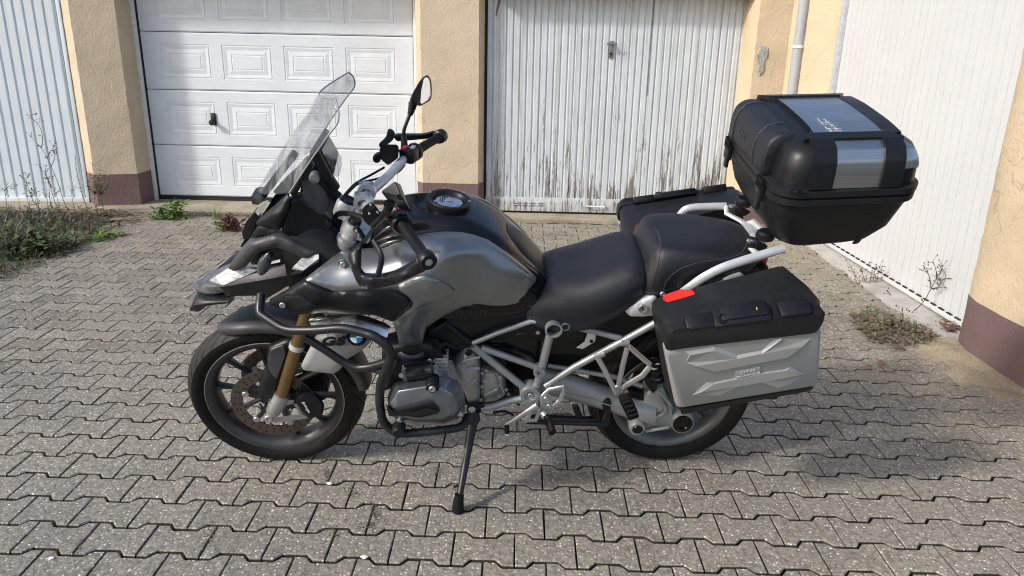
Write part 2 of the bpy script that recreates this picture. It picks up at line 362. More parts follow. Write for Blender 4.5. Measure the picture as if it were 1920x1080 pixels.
# ------------------------------------------------------------------ ground
def quad_sheet(name, pts, z, m, kind='structure', sub=1):
    V = [(x, y, z) for x, y in pts]; o = mk(name, V, [tuple(range(len(V)))], m, None, smooth=False); 
    tag(o, kind=kind); return o
quad_sheet('ground', [(-150, -150), (150, -150), (150, 150), (-150, 150)], -.021, M['joint'])
PW, PH = .2, .145
def paver_rings(rng):
    """a double-T stone: wide ends, pinched waist; top edge follows the wave of the row above, foot edge of the row below"""
    def ring(jx, jy):
        h = PH/2; w_ = .0135
        X1, X2, HX = .037, .060, PW/2
        top = [(-HX+jx, h+w_-jy), (-X2-jy*.3, h+w_-jy), (-X1-jy*.3, h-w_-jy), (X1+jy*.3, h-w_-jy), (X2+jy*.3, h+w_-jy), (HX-jx, h+w_-jy)]
        return top+[(x, -y) for x, y in reversed(top)]
    return ring(.0046, .0098), ring(.0020, .0062), ring(.0018, .0060)
RA, RB, RC = paver_rings(random)
def paver_vf(jit=None):
    V = [(x, y, 0) for x, y in RA]+[(x, y, -.0040) for x, y in RB]+[(x, y, -.04) for x, y in RC]
    n = 12; Fc = [(0, 1, 2, 9, 10, 11), (2, 3, 8, 9), (3, 4, 5, 6, 7, 8)]
    for r in (0, 1):
        for k in range(n): Fc.append((r*n+k, (r+1)*n+k, (r+1)*n+(k+1) % n, r*n+(k+1) % n))
    return V, Fc
def stone_mesh(k):
    V, Fc = paver_vf(); rr = random.Random(k)
    V = [(x+rr.uniform(-.0012, .0012), y+rr.uniform(-.0012, .0012), z+(rr.uniform(-.0012, .0006) if i < 12 else 0)) for i, (x, y, z) in enumerate(V)]
    me = bpy.data.meshes.new('paver'); bm = bmesh.new(); vs = [bm.verts.new(v) for v in V]
    for f in Fc: bm.faces.new([vs[i] for i in f])
    bmesh.ops.recalc_face_normals(bm, faces=bm.faces[:]); bm.to_mesh(me); bm.free(); me.materials.append(M['paver']); return me, V, Fc
STONES = [stone_mesh(k) for k in range(8)]
def apron_y(x):      # foot of the concrete apron along the back doors
    return 4.66+.03*math.sin(x*2.1)
spots = []
for r in range(-31, 22):
    y = -r*PH
    for k in range(-34, 28):
        x = (k+(.5 if r % 2 else 0)+.5)*PW
        if y > apron_y(x)+.05 or x > 2.53+.02*math.sin(y*3) or (x > 2.40 and y < 1.85 and y > 1.1): continue
        if x < -3.55 and y > 2.85+(-3.55-x)*.1+.12*math.sin(x*5): continue
        d = Vector((x, y, 0))-Vector(CAM); zc = d.dot(Vector(FWD)); 
        vis = False
        if zc > .2:
            px = 960+F_PX*d.dot(Vector(RGT))/zc; py = 540-F_PX*d.dot(Vector(UPV))/zc
            vis = -60 < px < 1980 and 250 < py < 1140
            if y > .75 and 640 < px < 1500 and py < 640 : vis = False     # behind the motorcycle body
        spots.append((0 if vis else 1, d.length, x, y))
spots.sort()
pav = tag(empty('paving'), kind='structure')
rest = []
for i, (nv, d, x, y) in enumerate(spots):
    k = random.randrange(8); z = random.uniform(-.0008, .0018); tx, ty, tz = (random.uniform(-.008, .008) for _ in range(3))
    if i < 300:
        o = bpy.data.objects.new('paver', STONES[k][0]); COL.objects.link(o); o.parent = pav
        o.location = (x, y, z); o.rotation_euler = (tx, ty, tz*.7)
    else:
        R = Matrix.Rotation(tz*.7, 4, 'Z') @ Matrix.Rotation(ty, 4, 'Y') @ Matrix.Rotation(tx, 4, 'X')
        rest.append(([Vector((x, y, z))+R @ Vector(v) for v in STONES[k][1]], STONES[k][2]))
V, Fc = join_vf(rest)
me = bpy.data.meshes.new('pavers'); me.from_pydata([tuple(v) for v in V], [], Fc); me.update(); me.materials.append(M['paver'])
o = bpy.data.objects.new('pavers', me); COL.objects.link(o); o.parent = pav; tag(o, kind='stuff')

def slab_poly(name, pts, z0, z1, m, parent=None, bev=.006):
    bm = bmesh.new(); vs = [bm.verts.new((x, y, z0)) for x, y in pts]; f = bm.faces.new(vs)
    r = bmesh.ops.extrude_face_region(bm, geom=[f]); up = [v for v in r['geom'] if isinstance(v, bmesh.types.BMVert)]
    bmesh.ops.translate(bm, verts=up, vec=(0, 0, z1-z0))
    if bev:
        es = [e for e in bm.edges if all(v in up for v in e.verts)]
        bmesh.ops.bevel(bm, geom=es, offset=bev, segments=2, affect='EDGES')
    return frombm(name, bm, m, parent)
xs = [-6.4+.15*i for i in range(61)]
tag(slab_poly('concrete_apron', [(x, apron_y(x)+random.uniform(-.02, .02)) for x in xs if x < 2.4]+[(2.45, 4.72), (2.9, 4.8), (2.9, 5.6), (-6.4, 5.6)], -.06, .012, M['apron']), kind='structure')
ys = [1.86+.15*i for i in range(20)]
tag(slab_poly('concrete_strip', [(2.52+random.uniform(-.015, .02), y) for y in ys]+[(2.55, 4.64), (2.78, 4.6), (2.78, 1.86)], -.06, .016, M['apron_pale']), kind='structure')
# washed sand over the paving by the right pillar
V = []; Fc = []
nx, ny = 24, 24
for i in range(nx+1):
    for j in range(ny+1):
        x = 1.85+i/nx*1.0; y = .55+j/ny*1.55
        h = .018*math.exp(-((x-2.62)**2/.09+(y-1.62)**2/.16))+.006*math.exp(-((x-2.55)**2/.03+(y-1.15)**2/.2))-.0085+random.uniform(-.002, .002)
        V.append((x, y, h))
for i in range(nx):
    for j in range(ny): a = i*(ny+1)+j; Fc.append((a, a+ny+1, a+ny+2, a+1))
tag(mk('sand_patch', V, Fc, M['sand']), kind='structure')

# ------------------------------------------------------------------ garage pillars
def pillar(name, pts, z1, label, m, plinth_z=.31, plinth_m=None, rough=.004):
    root = tag(empty(name, (sum(p[0] for p in pts)/len(pts), sum(p[1] for p in pts)/len(pts), 0)), label, 'pillar', 'rendered pillars between the garage doors')
    c = root.location
    def prism(nm, P, za, zb, mm, grow=0):
        nz = max(2, int((zb-za)/.06)); pl = []
        # densify outline, jitter a little so edges are hand-rendered
        Q = []
        for i in range(len(P)):
            a, b = Vector(P[i]), Vector(P[(i+1) % len(P)]); k = max(1, int((b-a).length/.06))
            for t in range(k): Q.append(a+(b-a)*t/k)
        rings = []
        for iz in range(nz+1):
            z = za+(zb-za)*iz/nz; rg = []
            for q in Q:
                d = Vector((q[0]-c.x, q[1]-c.y)).normalized()
                rg.append((q[0]-c.x+d.x*grow+random.uniform(-rough, rough)*.6, q[1]-c.y+d.y*grow+random.uniform(-rough, rough)*.6, z))
            rings.append(rg)
        V, Fc = loft_vf(rings); return mk(nm, V, Fc, mm, root, angle=30)
    prism('shaft', pts, plinth_z, z1, m)
    prism('plinth', pts, -.05, plinth_z, plinth_m or M['plinth'], .005)
    return root
p1 = pillar('garage_pillar', [(-4.12, 4.97), (-3.96, 4.82), (-3.60, 4.92), (-3.57, 5.28), (-4.10, 5.3)], 2.2, 'ochre rendered pillar with brown plinth behind the tall weeds, left of the panelled door', M['stucco'])
p2 = pillar('garage_pillar', [(-.90, 5.2), (-.885, 4.88), (-.832, 4.80), (-.312, 4.80), (-.255, 4.96), (-.262, 5.2)], 2.2, 'ochre pillar with brown plinth behind the fuel tank, between panelled door and flaking door', M['stucco'])
p3 = pillar('garage_pillar', [(2.05, 4.98), (2.065, 4.84), (2.115, 4.70), (2.40, 4.70), (2.665, 4.31), (2.80, 4.31), (2.80, 5.1), (2.05, 5.1)], 2.2, 'ochre rendered corner pillar carrying the grey drainpipe and a chipped patch', M['stucco_w'])
rc = [(2.735, 1.90), (2.66, 1.86), (2.605, 1.79), (2.575, 1.66), (2.58, 1.45), (2.60, 1.2), (2.66, .8), (2.75, .5), (3.1, .45), (3.1, 1.90)]
p5 = pillar('garage_pillar', rc, 2.2, 'yellow rounded pillar with wide brown plinth at the right edge beside the white door', M['stucco_w'], .29)
# chipped render on the corner pillar: a shallow patch of bare mortar with a broken rim
def chip(name, cx, cz, y, sx, sz, parent):
    rr = random.Random(3); n = 22; V = [(cx, y+.001, cz)]
    prof = [(-.3, 1.0), (.5, .9), (.6, .45), (.25, .1), (.35, -.35), (.25, -.75), (-.05, -1.0), (-.35, -.7), (-.25, -.2), (-.55, .1), (-.7, .5)]
    P = fillet([(cx+a*sx, y-.002, cz+b*sz) for a, b in prof], .012, 3, True)
    P = [Vector((p.x+rr.uniform(-.006, .006), p.y, p.z+rr.uniform(-.006, .006))) for p in P]
    inner = [Vector((cx+(p.x-cx)*.86, y-.006, cz+(p.z-cz)*.9)) for p in P]
    rim = [Vector((cx+(p.x-cx)*1.1, y+.003, cz+(p.z-cz)*1.06)) for p in P]
    V = rim+P+inner; n = len(P); Fc = []
    for r in (0, 1):
        for k in range(n): Fc.append((r*n+k, r*n+(k+1) % n, (r+1)*n+(k+1) % n, (r+1)*n+k))
    Fc.append(tuple(2*n+k for k in range(n)))
    V = [Vector(v)-parent.location for v in V]
    return mk(name, V, Fc, M['plaster_grey'], parent, angle=20)
chip('bare_patch', 2.185, 1.47, 4.694, .075, .125, p3)
# lintels and flat roof above the frame
gb = tag(empty('garage_building', (0, 5.2, 0)), 'low ochre rendered garage block above and around the row of doors', 'garage')
def gbox(name, m, *bx):
    bm = bmesh.new()
    for c, d in bx: bm_box(bm, (c[0], c[1]-5.2, c[2]), d)
    return frombm(name, bm, m, gb, smooth=False)
gbox('lintel', M['stucco'], ((-1.9, 5.15, 2.42), (9.2, .70, .44)))
gbox('lintel', M['stucco'], ((.92, 4.88, 2.095), (2.25, .25, .19)))
gbox('lintel', M['stucco_w'], ((3.05, 2.6, 2.42), (.6, 3.9, .44)))
gbox('roof', M['zinc'], ((-1.6, 6.9, 2.72), (10.4, 4.4, .15)), ((5.0, 2.55, 2.72), (4.7, 4.26, .149)))

# ------------------------------------------------------------------ doors
def rib_strip_mesh(name, pitch, groove, depth, z0, z1, m, right=.45):
    """one vertical sheet strip: flat face, then a groove with two slopes"""
    fl = pitch-groove
    pr = [(0, 0), (fl, 0), (fl+groove*.35, depth), (fl+groove*.62, depth), (pitch, 0)]
    V = []; Fc = []
    for z in (z0, z1):
        for x, y in pr: V.append((x, y, z))
    for k in range(4): Fc.append((k, k+1, 5+k+1, 5+k))
    for (x, y) in pr: V.append((x, y+.0015, z0))
    for (x, y) in pr: V.append((x, y+.0015, z1))
    for k in range(4): Fc.append((10+k, 15+k, 15+k+1, 10+k+1)); Fc.append((k, 10+k, 10+k+1, k+1)); Fc.append((5+k, 6+k, 16+k, 15+k))
    me = bpy.data.meshes.new(name); me.from_pydata(V, [], Fc); me.update(); me.materials.append(m)
    bm = bmesh.new(); bm.from_mesh(me); bmesh.ops.recalc_face_normals(bm, faces=bm.faces[:]); bm.to_mesh(me); bm.free()
    return me
def ribbed(root, name, x0, pitch, n, me, jitter=.0):
    for i in range(n):
        o = bpy.data.objects.new(name, me); COL.objects.link(o); o.parent = root; o.location = (x0+i*pitch, random.uniform(-jitter, jitter), 0)
# left pale blue up-and-over door
d1 = tag(empty('garage_gate', (-5.865, 4.88, .0), math.atan2(.09, 1.82)), 'pale blue ribbed garage door at the left edge behind the tall weeds', 'garage door')
me = rib_strip_mesh('slat', .0905, .026, .013, .045, 2.2, M['door_blue']); ribbed(d1, 'slat', -.02, .0905, 19, me)
box('edge_profile', (1.735, -.004, 1.12), (.035, .03, 2.17), M['door_blue'], d1, .003)
box('bottom_rail', (.85, -.012, .035), (1.80, .03, .045), M['door_white'], d1, .004)
box('door_seal', (.85, .01, .008), (1.80, .05, .02), M['black_gap'], d1)
box('inner_sheet', (.85, .03, 1.1), (1.8, .01, 2.15), M['door_blue'], d1)
# panelled sectional door
W2, X2, Y2 = 2.585, -3.535, 5.20
d2 = tag(empty('garage_gate', (X2, Y2, 0), -.012), 'white sectional garage door with embossed rectangular panels and a black knob', 'garage door')
seams = [.05, .555, 1.085, 1.615, 2.14]
def section(z0, z1):
    bm = bmesh.new(); H = z1-z0-.006
    xs = [0]; cas = []
    m_ = .17; cw = .475; gp = (W2-2*m_-4*cw)/3
    for i in range(4): cas.append((m_+i*(cw+gp), m_+i*(cw+gp)+cw))
    zc0, zc1 = .105, H-.105
    # frame strips around the openings
    def q(a, b, c, d): bm.faces.new([bm.verts.new(p) for p in (a, b, c, d)])
    def rect(x0, x1, za, zb, y=0): q((x0, y, za), (x1, y, za), (x1, y, zb), (x0, y, zb))
    rect(0, W2, .012, zc0); rect(0, W2, zc1, H-.012)
    e = 0
    for a, b in cas: rect(e, a, zc0, zc1); e = b
    rect(e, W2, zc0, zc1)
    q((0, .008, 0), (W2, .008, 0), (W2, 0, .012), (0, 0, .012)); q((0, 0, H-.012), (W2, 0, H-.012), (W2, .008, H), (0, .008, H))
    q((0, .008, H), (W2, .008, H), (W2, .04, H), (0, .04, H)); q((0, .04, 0), (W2, .04, 0), (W2, .008, 0), (0, .008, 0))
    bmesh.ops.remove_doubles(bm, verts=bm.verts[:], dist=1e-5)
    o = frombm('panel', bm, M['door_white'], d2, angle=15); o.location = (0, 0, z0+.003)
    for a, b in cas:
        rings = []
        for ins, y in ((0, 0), (.004, .005), (.011, .005), (.015, .0007), (.045, .0055), (.085, .0007), (.089, .0038), (.094, .0038), (.099, .0007)):
            rings.append([(a+ins, y, zc0+ins), (b-ins, y, zc0+ins), (b-ins, y, zc1-ins), (a+ins, y, zc1-ins)])
        V, Fc = loft_vf(rings); Fc = Fc[:-2]+[Fc[-1]]
        mk('cassette', V, Fc, M['door_white'], o, angle=8)
for a, b in zip(seams[:-1], seams[1:]): section(a, b)
box('door_seal', (W2/2, .012, .026), (W2, .03, .044), M['black_gap'], d2)
box('side_frame', (-.035, -.02, 1.1), (.042, .06, 2.2), M['frame_white'], d2, .004)
box('side_seal', (-.009, .002, 1.1), (.014, .03, 2.2), M['black_gap'], d2)
box('side_frame', (W2+.03, -.02, 1.1), (.04, .06, 2.2), M['frame_white'], d2, .004)
box('side_seal', (W2+.006, .002, 1.1), (.010, .03, 2.2), M['black_gap'], d2)
box('backing_sheet', (W2/2, .06, 1.1), (W2, .02, 2.2), M['black_gap'], d2)
M['black_satin'] = mat('black_satin', (.014, .014, .015), .38)
kx = X2+0; 
kn = empty('door_knob', (.62, 0, .80), 0, d2)
box('knob_plate', (0, -.008, .018), (.052, .012, .115), M['black_satin'], kn, .006)
lathe('knob', [(0, .075), (.018, .074), (.027, .066), (.028, .052), (.022, .042), (.015, .036), (.014, .012)], (0, 0, -.012), M['black_satin'], kn, axis=(0, -1, 0), seg=24)
# flaking grey corrugated door
X3, Y3 = -.252, 4.94
d3 = tag(empty('garage_gate', (X3, Y3, 0), 0), 'grey white corrugated garage door with flaking paint and a T shaped latch', 'garage door')
me = rib_strip_mesh('slat', .0621, .022, .011, .165, 2.05, M['door_peel']); me2 = me
ribbed(d3, 'slat', .012, .0621, 37, me, .0012)
bm = bmesh.new(); bm_box(bm, (1.16, .008, .10), (2.32, .03, .135), .004); frombm('bottom_rail', bm, M['door_rail'], d3)
box('bottom_gap', (1.16, .02, .024), (2.32, .02, .03), M['black_gap'], d3)
box('backing_sheet', (1.16, .05, 1.05), (2.32, .02, 2.0), M['black_gap'], d3)
box('side_gap', (-.004, .0, 1.05), (.02, .03, 2.1), M['black_gap'], d3)
box('leaf_gap', (1.492, -.0005, 1.60), (.003, .004, .92), M['black_gap'], d3)
for i in range(4):
    for j in range(2):
        bm = bmesh.new(); bm_box(bm, (.305+i*.074, -.012, .118-j*.022), (.060, .014, .008), .003, Matrix.Rotation(.4, 3, 'X')); frombm('vent_louvre', bm, M['door_rail'], d3)
hd = empty('rail_handle', (.99, -.007, .10), 0, d3)
for sx in (0, .16): 
    V, Fc = tube_vf([(sx, 0, 0), (sx, -.03, 0)], .012, 10); mk('handle_foot', V, Fc, M['zinc'], hd)
tube('handle_bar', [(-.012, -.032, .0), (.172, -.032, -.004)], .0075, M['frame_white'], hd)
la = empty('latch', (1.135, -.002, 1.56), 0, d3)
box('latch_plate', (0, -.006, -.02), (.040, .006, .15), M['latch'], la, .002)
tube('latch_shaft', [(0, -.006, .03), (0, -.055, .03)], .010, M['latch'], la)
tube('latch_bar', [(-.045, -.058, .032), (.045, -.058, .028)], .009, M['latch'], la)
lathe('lock_cylinder', [(0, .012), (.012, .011), (.013, .0)], (0, -.008, -.055), M['black_satin'], la, axis=(0, -1, 0), seg=16)
# plain white door on the right wing
d4 = tag(empty('garage_gate', (2.672, 4.235, 0), math.atan2(-2.30, .066)), 'bright white ribbed garage door on the right wing behind the top box', 'garage door')
me = rib_strip_mesh('slat', .0862, .013, .011, .05, 2.1, M['door_plain']); ribbed(d4, 'slat', .03, .0862, 27, me)
box('bottom_rail', (1.19, -.008, .04), (2.36, .03, .03), M['door_plain'], d4, .004)
me = bpy.data.meshes.new('drain_slot'); bm = bmesh.new(); bm_box(bm, (0, 0, 0), (.052, .012, .010)); bm.to_mesh(me); bm.free(); me.materials.append(M['black_gap'])
for i in range(26):
    o = bpy.data.objects.new('drain_slot', me); COL.objects.link(o); o.parent = d4; o.location = (.08+i*.088, -.008, .0575)
box('side_frame', (.0, -.012, 1.06), (.055, .05, 2.1), M['frame_grey'], d4, .004)
box('side_frame', (2.372, -.006, 1.06), (.03, .05, 2.1), M['door_plain'], d4, .004)
box('backing_sheet', (1.19, .05, 1.05), (2.4, .02, 2.1), M['black_gap'], d4)
# drainpipe
dp = tag(empty('drainpipe', (2.452, 4.60, 0)), 'grey vertical drainpipe with a wall clip on the corner pillar', 'drainpipe')
tube('pipe', [(0, 0, .02), (0, 0, 2.6)], .044, M['zinc'], dp, 20)
lathe('pipe_clip', [(.045, -.013), (.050, -.013), (.050, .013), (.045, .013)], (0, 0, 1.60), M['frame_white'], dp, axis=(0, 0, 1), seg=24)
tube('clip_stay', [(.045, .0, 1.585), (.10, .06, 1.578)], .006, M['zinc'], dp)
box('clip_lug', (.052, -.006, 1.60), (.02, .022, .03), M['frame_grey'], dp, .003)

# ================================================================== motorcycle
# the bike leans on its side stand: local axes X forward, Y left, Z up along the leaning frame
PSI, PHI, OY = .065, .236, .462
_es = np.array([math.cos(PSI), math.sin(PSI), 0]); _lh = np.array([math.sin(PSI), -math.cos(PSI), 0]); _z = np.array([0, 0, 1.])
_et = math.cos(PHI)*_z+math.sin(PHI)*_lh; _ew = math.cos(PHI)*_lh-math.sin(PHI)*_z
BO = np.array([-.05, OY, 0])
BM = Matrix(((-_es[0], _ew[0], _et[0], BO[0]), (-_es[1], _ew[1], _et[1], BO[1]), (-_es[2], _ew[2], _et[2], BO[2]), (0, 0, 0, 1)))
def P(x, y, w):
    """point of the bike at lateral offset w (metres, left +) seen at photo pixel x, y -> bike coordinates"""
    d = FWD+RGT*(x-960)/F_PX+UPV*(540-y)/F_PX
    p = CAM+d*((_ew@(BO+_ew*w-CAM))/(_ew@d))-BO
    return Vector((-(p@_es), p@_ew, p@_et))
ZO = {'1': (330, 540, 3.178), '2': (340, 340, 3.6), '3': (460, 120, 3.178), '4': (620, 340, 3.6), '5': (680, 560, 3.6), '6': (960, 560, 3.6), '7': (1200, 480, 2.842), '8': (1340, 160, 3.178), 's': (980, 320, 3.176), 'p': (0, 0, 1)}
def q(z, *pts):
    a, b, c = ZO[z]; return [(a+p[0]/c, b+p[1]/c, p[2] if len(p) > 2 else 0) for p in pts]
def Q(z, *pts): return [P(*p) for p in q(z, *pts)]

def bike_root(name, label, cat, kind='thing'):
    o = empty(name); o.matrix_world = BM.copy(); return tag(o, label, cat, kind=kind)
BK = bike_root('motorcycle', 'grey and black touring motorcycle with tall windscreen parked on its side stand', 'motorcycle')

# materials
M['plastic'] = mat('black_plastic', (.0085, .009, .0105), .38, bump=.05, bscale=400, dust=.012, spec=.33)
M['plastic_rough'] = mat('grained_black_plastic', (.011, .0115, .013), .50, bump=.15, bscale=500, dust=.015, spec=.33)
M['gloss'] = mat('black_gloss_paint', (.004, .004, .005), .24, coat=.25, rvar=.04, spec=.3)
M['grey'] = mat('grey_metallic_paint', (.26, .272, .28), .31, .8, var=.04, rvar=.03)
M['silver'] = mat('silver_frame_paint', (.34, .36, .365), .44, .55, var=.06)
M['alu'] = mat('bright_aluminium', (.58, .59, .60), .38, .85, var=.05)
M['cast'] = mat('cast_aluminium', (.44, .45, .45), .42, .75, var=.1, bump=.15, bscale=300)
M['cover'] = mat('grey_head_cover', (.22, .245, .27), .30, .85, var=.04, rvar=.03)
M['rubber'] = mat('tyre_rubber', (.006, .006, .0065), .62, var=.2, dust=.015, spec=.22)
M['rim'] = mat('dark_grey_rim', (.068, .068, .072), .40, .6, var=.08)
M['gold'] = mat('bronze_fork', (.23, .155, .07), .34, .75, var=.08)
M['disc'] = mat('brake_disc_steel', (.15, .125, .105), .4, .85, var=.12)
M['chrome'] = mat('polished_metal', (.80, .82, .85), .27, 1, var=.03)
M['bar'] = mat('powder_coated_tube', (.013, .014, .016), .36, .1, dust=.02)
M['seat'] = mat('seat_vinyl', (.0105, .011, .0145), .46, bump=.35, bscale=900, var=.1)
M['rack'] = mat('silver_rack_paint', (.62, .63, .63), .38, .45, var=.04)
M['case'] = mat('silver_case_plastic', (.305, .31, .303), .5, .1, var=.04, bump=.05, bscale=600, dust=.03)
M['red'] = mat('red_reflector', (.72, .025, .015), .28, coat=.4)
M['redb'] = mat('red_switch', (.45, .03, .03), .4)
M['white'] = mat('white_marking', (.75, .75, .74), .45)
M['thread'] = mat('grey_thread', (.055, .055, .055), .7)
M['blue'] = mat('blue_enamel', (.015, .16, .42), .25, coat=.6)
M['screen_lcd'] = mat('display_glass', (.05, .055, .058), .12, coat=.6)
M['dark'] = mat('dark_recess', (.006, .006, .006), .6)
M['yellow'] = mat('yellow_mark', (.7, .6, .05), .5)
M['decal_pale'] = None
def worn_decal(name, a, b_, scale=9, lo=.42, hi=.62):
    m, nt, b = new_mat(name); n = N(nt); tc = n('ShaderNodeTexCoord')
    mp = n('ShaderNodeMapping'); mp.inputs['Scale'].default_value = (1, 1, 2.6); mp.inputs['Rotation'].default_value = (0, .5, 0); n.l(tc.outputs['Object'], mp.inputs['Vector'])
    no = n('ShaderNodeTexNoise', Scale=scale, Detail=8.0, Roughness=.72, Distortion=.8); n.l(mp.outputs[0], no.inputs['Vector'])
    r = n('ShaderNodeValToRGB'); ramp(r, [(lo, a), (hi, b_)]); n.l(no.outputs['Fac'], r.inputs['Fac']); n.l(r.outputs['Color'], b.inputs['Base Color'])
    b.inputs['Roughness'].default_value = .4; b.inputs['Metallic'].default_value = .15; return m
M['decal_pale'] = worn_decal('worn_pale_decal', (.16, .17, .18), (.62, .65, .66), 16, .36, .56)
M['decal_dark'] = worn_decal('grey_streaked_paint', (.035, .036, .04), (.17, .175, .19), 9, .38, .60)
def glass_mat(name, tint, smear, op):
    m, nt, b = new_mat(name); n = N(nt); out = nt.nodes['Material Output']
    b.inputs['Base Color'].default_value = (*tint, 1); b.inputs['Roughness'].default_value = .06; b.inputs['Specular IOR Level'].default_value = .6
    tr = n('ShaderNodeBsdfTransparent'); tr.inputs[0].default_value = (.90, .91, .915, 1)
    tc = n('ShaderNodeTexCoord'); mp = n('ShaderNodeMapping'); mp.inputs['Scale'].default_value = (3, 1.2, 1.0); mp.inputs['Rotation'].default_value = (0, -.5, 0); n.l(tc.outputs['Object'], mp.inputs['Vector'])
    no = n('ShaderNodeTexNoise', Scale=5.0, Detail=9.0, Roughness=.7, Distortion=1.2); n.l(mp.outputs[0], no.inputs['Vector'])
    r = n('ShaderNodeValToRGB'); ramp(r, [(.48, g(op)), (.72, g(smear))]); n.l(no.outputs['Fac'], r.inputs['Fac'])
    mx = n('ShaderNodeMixShader'); n.l(r.outputs['Color'], mx.inputs[0]); n.l(tr.outputs[0], mx.inputs[1]); n.l(b.outputs[0], mx.inputs[2]); n.l(mx.outputs[0], out.inputs['Surface'])
    return m
M['glass'] = glass_mat('clear_screen', (.52, .535, .54), .42, .06)
M['glass_dark'] = glass_mat('smoked_deflector', (.10, .11, .12), .42, .14)

# ------- surface builders in bike coordinates
def fil2(pts, r, n=3): 
    return [tuple(p) for p in fillet([Vector(p) for p in pts], r, n, True)]
def resample(pts, step):
    out = []
    for i in range(len(pts)):
        a, b = np.array(pts[i]), np.array(pts[(i+1) % len(pts)]); L = np.linalg.norm((b-a)[:2]); k = max(1, int(round(L/step)))
        for t in range(k): out.append(a+(b-a)*t/k)
    return np.array(out)
def tps(ctrl):
    c = np.array(ctrl, float); xy = c[:, :2]/100; n = len(c)
    def U(d2): return np.where(d2 > 1e-12, d2*np.log(np.maximum(d2, 1e-12)), 0)
    K = U(((xy[:, None]-xy[None])**2).sum(-1))+np.eye(n)*2e-3
    Pm = np.c_[np.ones(n), xy]; A = np.zeros((n+3, n+3)); A[:n, :n] = K; A[:n, n:] = Pm; A[n:, :n] = Pm.T
    sol = np.linalg.lstsq(A, np.r_[c[:, 2], 0, 0, 0], rcond=None)[0]
    def f(p):
        p = np.atleast_2d(p)/100; return U(((p[:, None]-xy[None])**2).sum(-1))@sol[:n]+np.c_[np.ones(len(p)), p]@sol[n:]
    return f
def inside(poly, pts):
    x, y = pts[:, 0], pts[:, 1]; c = np.zeros(len(pts), bool); n = len(poly)
    for i in range(n):
        x0, y0 = poly[i][:2]; x1, y1 = poly[(i+1) % n][:2]
        m = ((y0 > y) != (y1 > y)); 
        if y1 != y0: c ^= m & (x < (x1-x0)*(y-y0)/(y1-y0)+x0)
    return c
def segdist(poly, pts):
    d = np.full(len(pts), 1e9)
    for i in range(len(poly)):
        a, b = np.array(poly[i][:2]), np.array(poly[(i+1) % len(poly)][:2]); ab = b-a; L = ab@ab
        if L < 1e-9: continue
        t = np.clip(((pts-a)@ab)/L, 0, 1); d = np.minimum(d, np.linalg.norm(pts-(a+t[:, None]*ab), axis=1))
    return d
def patch(name, outline, m, parent=None, inner=(), step=7, thick=.006, roll=(9, .006), corner=6, mirror=False, ridge=None):
    """curved panel: outline and inner control points are (pixel x, pixel y, lateral offset); rolls off at its rim and gets a real thickness"""
    parent = parent or BK
    po = fil2(outline, corner) if corner else [tuple(p) for p in outline]
    B = resample(po, step); poly = B[:, :2]
    f = tps(list(outline)+list(inner))
    x0, y0 = poly.min(0); x1, y1 = poly.max(0)
    G = []; r = 0; y = y0
    while y < y1:
        x = x0+(step/2 if r % 2 else 0)
        while x < x1: G.append((x, y)); x += step
        y += step*.866; r += 1
    G = np.array(G) if G else np.zeros((0, 2))
    if len(G):
        G = G[inside(poly, G)]
        if len(G): G = G[segdist(poly, G) > step*.55]
    A = np.r_[poly, G]; nb = len(poly)
    vs, es, fs, *_ = delaunay_2d_cdt([Vector(p) for p in A], [(i, (i+1) % nb) for i in range(nb)], [], 1, 1e-5)
    A = np.array([tuple(v) for v in vs]); W = f(A)
    if roll and roll[1]:
        d = segdist(poly, A); W = W-roll[1]*np.clip(1-d/roll[0], 0, 1)**2
    V = [P(p[0], p[1], w_) for p, w_ in zip(A, W)]
    n = len(V)
    bm = bmesh.new(); bv = [bm.verts.new(v) for v in V]
    for t in fs: bm.faces.new([bv[i] for i in t])
    bm.normal_update()
    if sum(fc.normal.y*fc.calc_area() for fc in bm.faces) < 0: bmesh.ops.reverse_faces(bm, faces=bm.faces[:])
    # thickness inward (towards -Y)
    edges = [e for e in bm.edges if e.is_boundary]
    low = {v: bm.verts.new(v.co-Vector((0, thick, 0))) for v in bv}
    for fc in list(bm.faces): bm.faces.new([low[v] for v in reversed(fc.verts)])
    for e in edges:
        fc = e.link_faces[0]; a, b = e.verts
        for l in fc.loops:
            if l.edge == e: a, b = l.vert, l.link_loop_next.vert
        bm.faces.new((b, a, low[a], low[b]))
    me = bpy.data.meshes.new(name); bm.to_mesh(me); o = fin(name, me, m, parent, True, 50)
    if mirror:
        bmesh.ops.scale(bm, vec=(1, -1, 1), verts=bm.verts[:]); bmesh.ops.reverse_faces(bm, faces=bm.faces[:])
        m2 = bpy.data.meshes.new(name); bm.to_mesh(m2); fin(name, m2, m, parent, True, 50)
    bm.free(); return o
def stack(name, rings, m, parent=None, corner=5, mirror=False, angle=35, n=3):
    """solid through matching outlines at different lateral offsets"""
    R = []
    for r in rings:
        r3 = [Vector(p) for p in r]
        R.append([P(*p) for p in (fillet(r3, corner, n, True) if corner else r3)])
    V, Fc = loft_vf(R); return mk(name, V, Fc, m, parent or BK, mirror=mirror, angle=angle)
def slab(name, outline, w, th, m, parent=None, corner=4, bev=2, mirror=False):
    """flat-ish plate with a softened rim; outline in pixels at offset w"""
    o = [(x, y, w) for x, y, *_ in outline]; c = np.mean([p[:2] for p in o], axis=0)
    pts = np.array([p[:2] for p in o]); ins = []
    for p in pts: 
        d = c-p; L = np.linalg.norm(d); ins.append(p+d/max(L, 1e-6)*min(bev, L*.4))
    top = [(p[0], p[1], w) for p in ins]; mid = [(p[0], p[1], w-.003) for p in pts]; low = [(p[0], p[1], w-th) for p in pts]
    return stack(name, [top, mid, low], m, parent, corner, mirror)
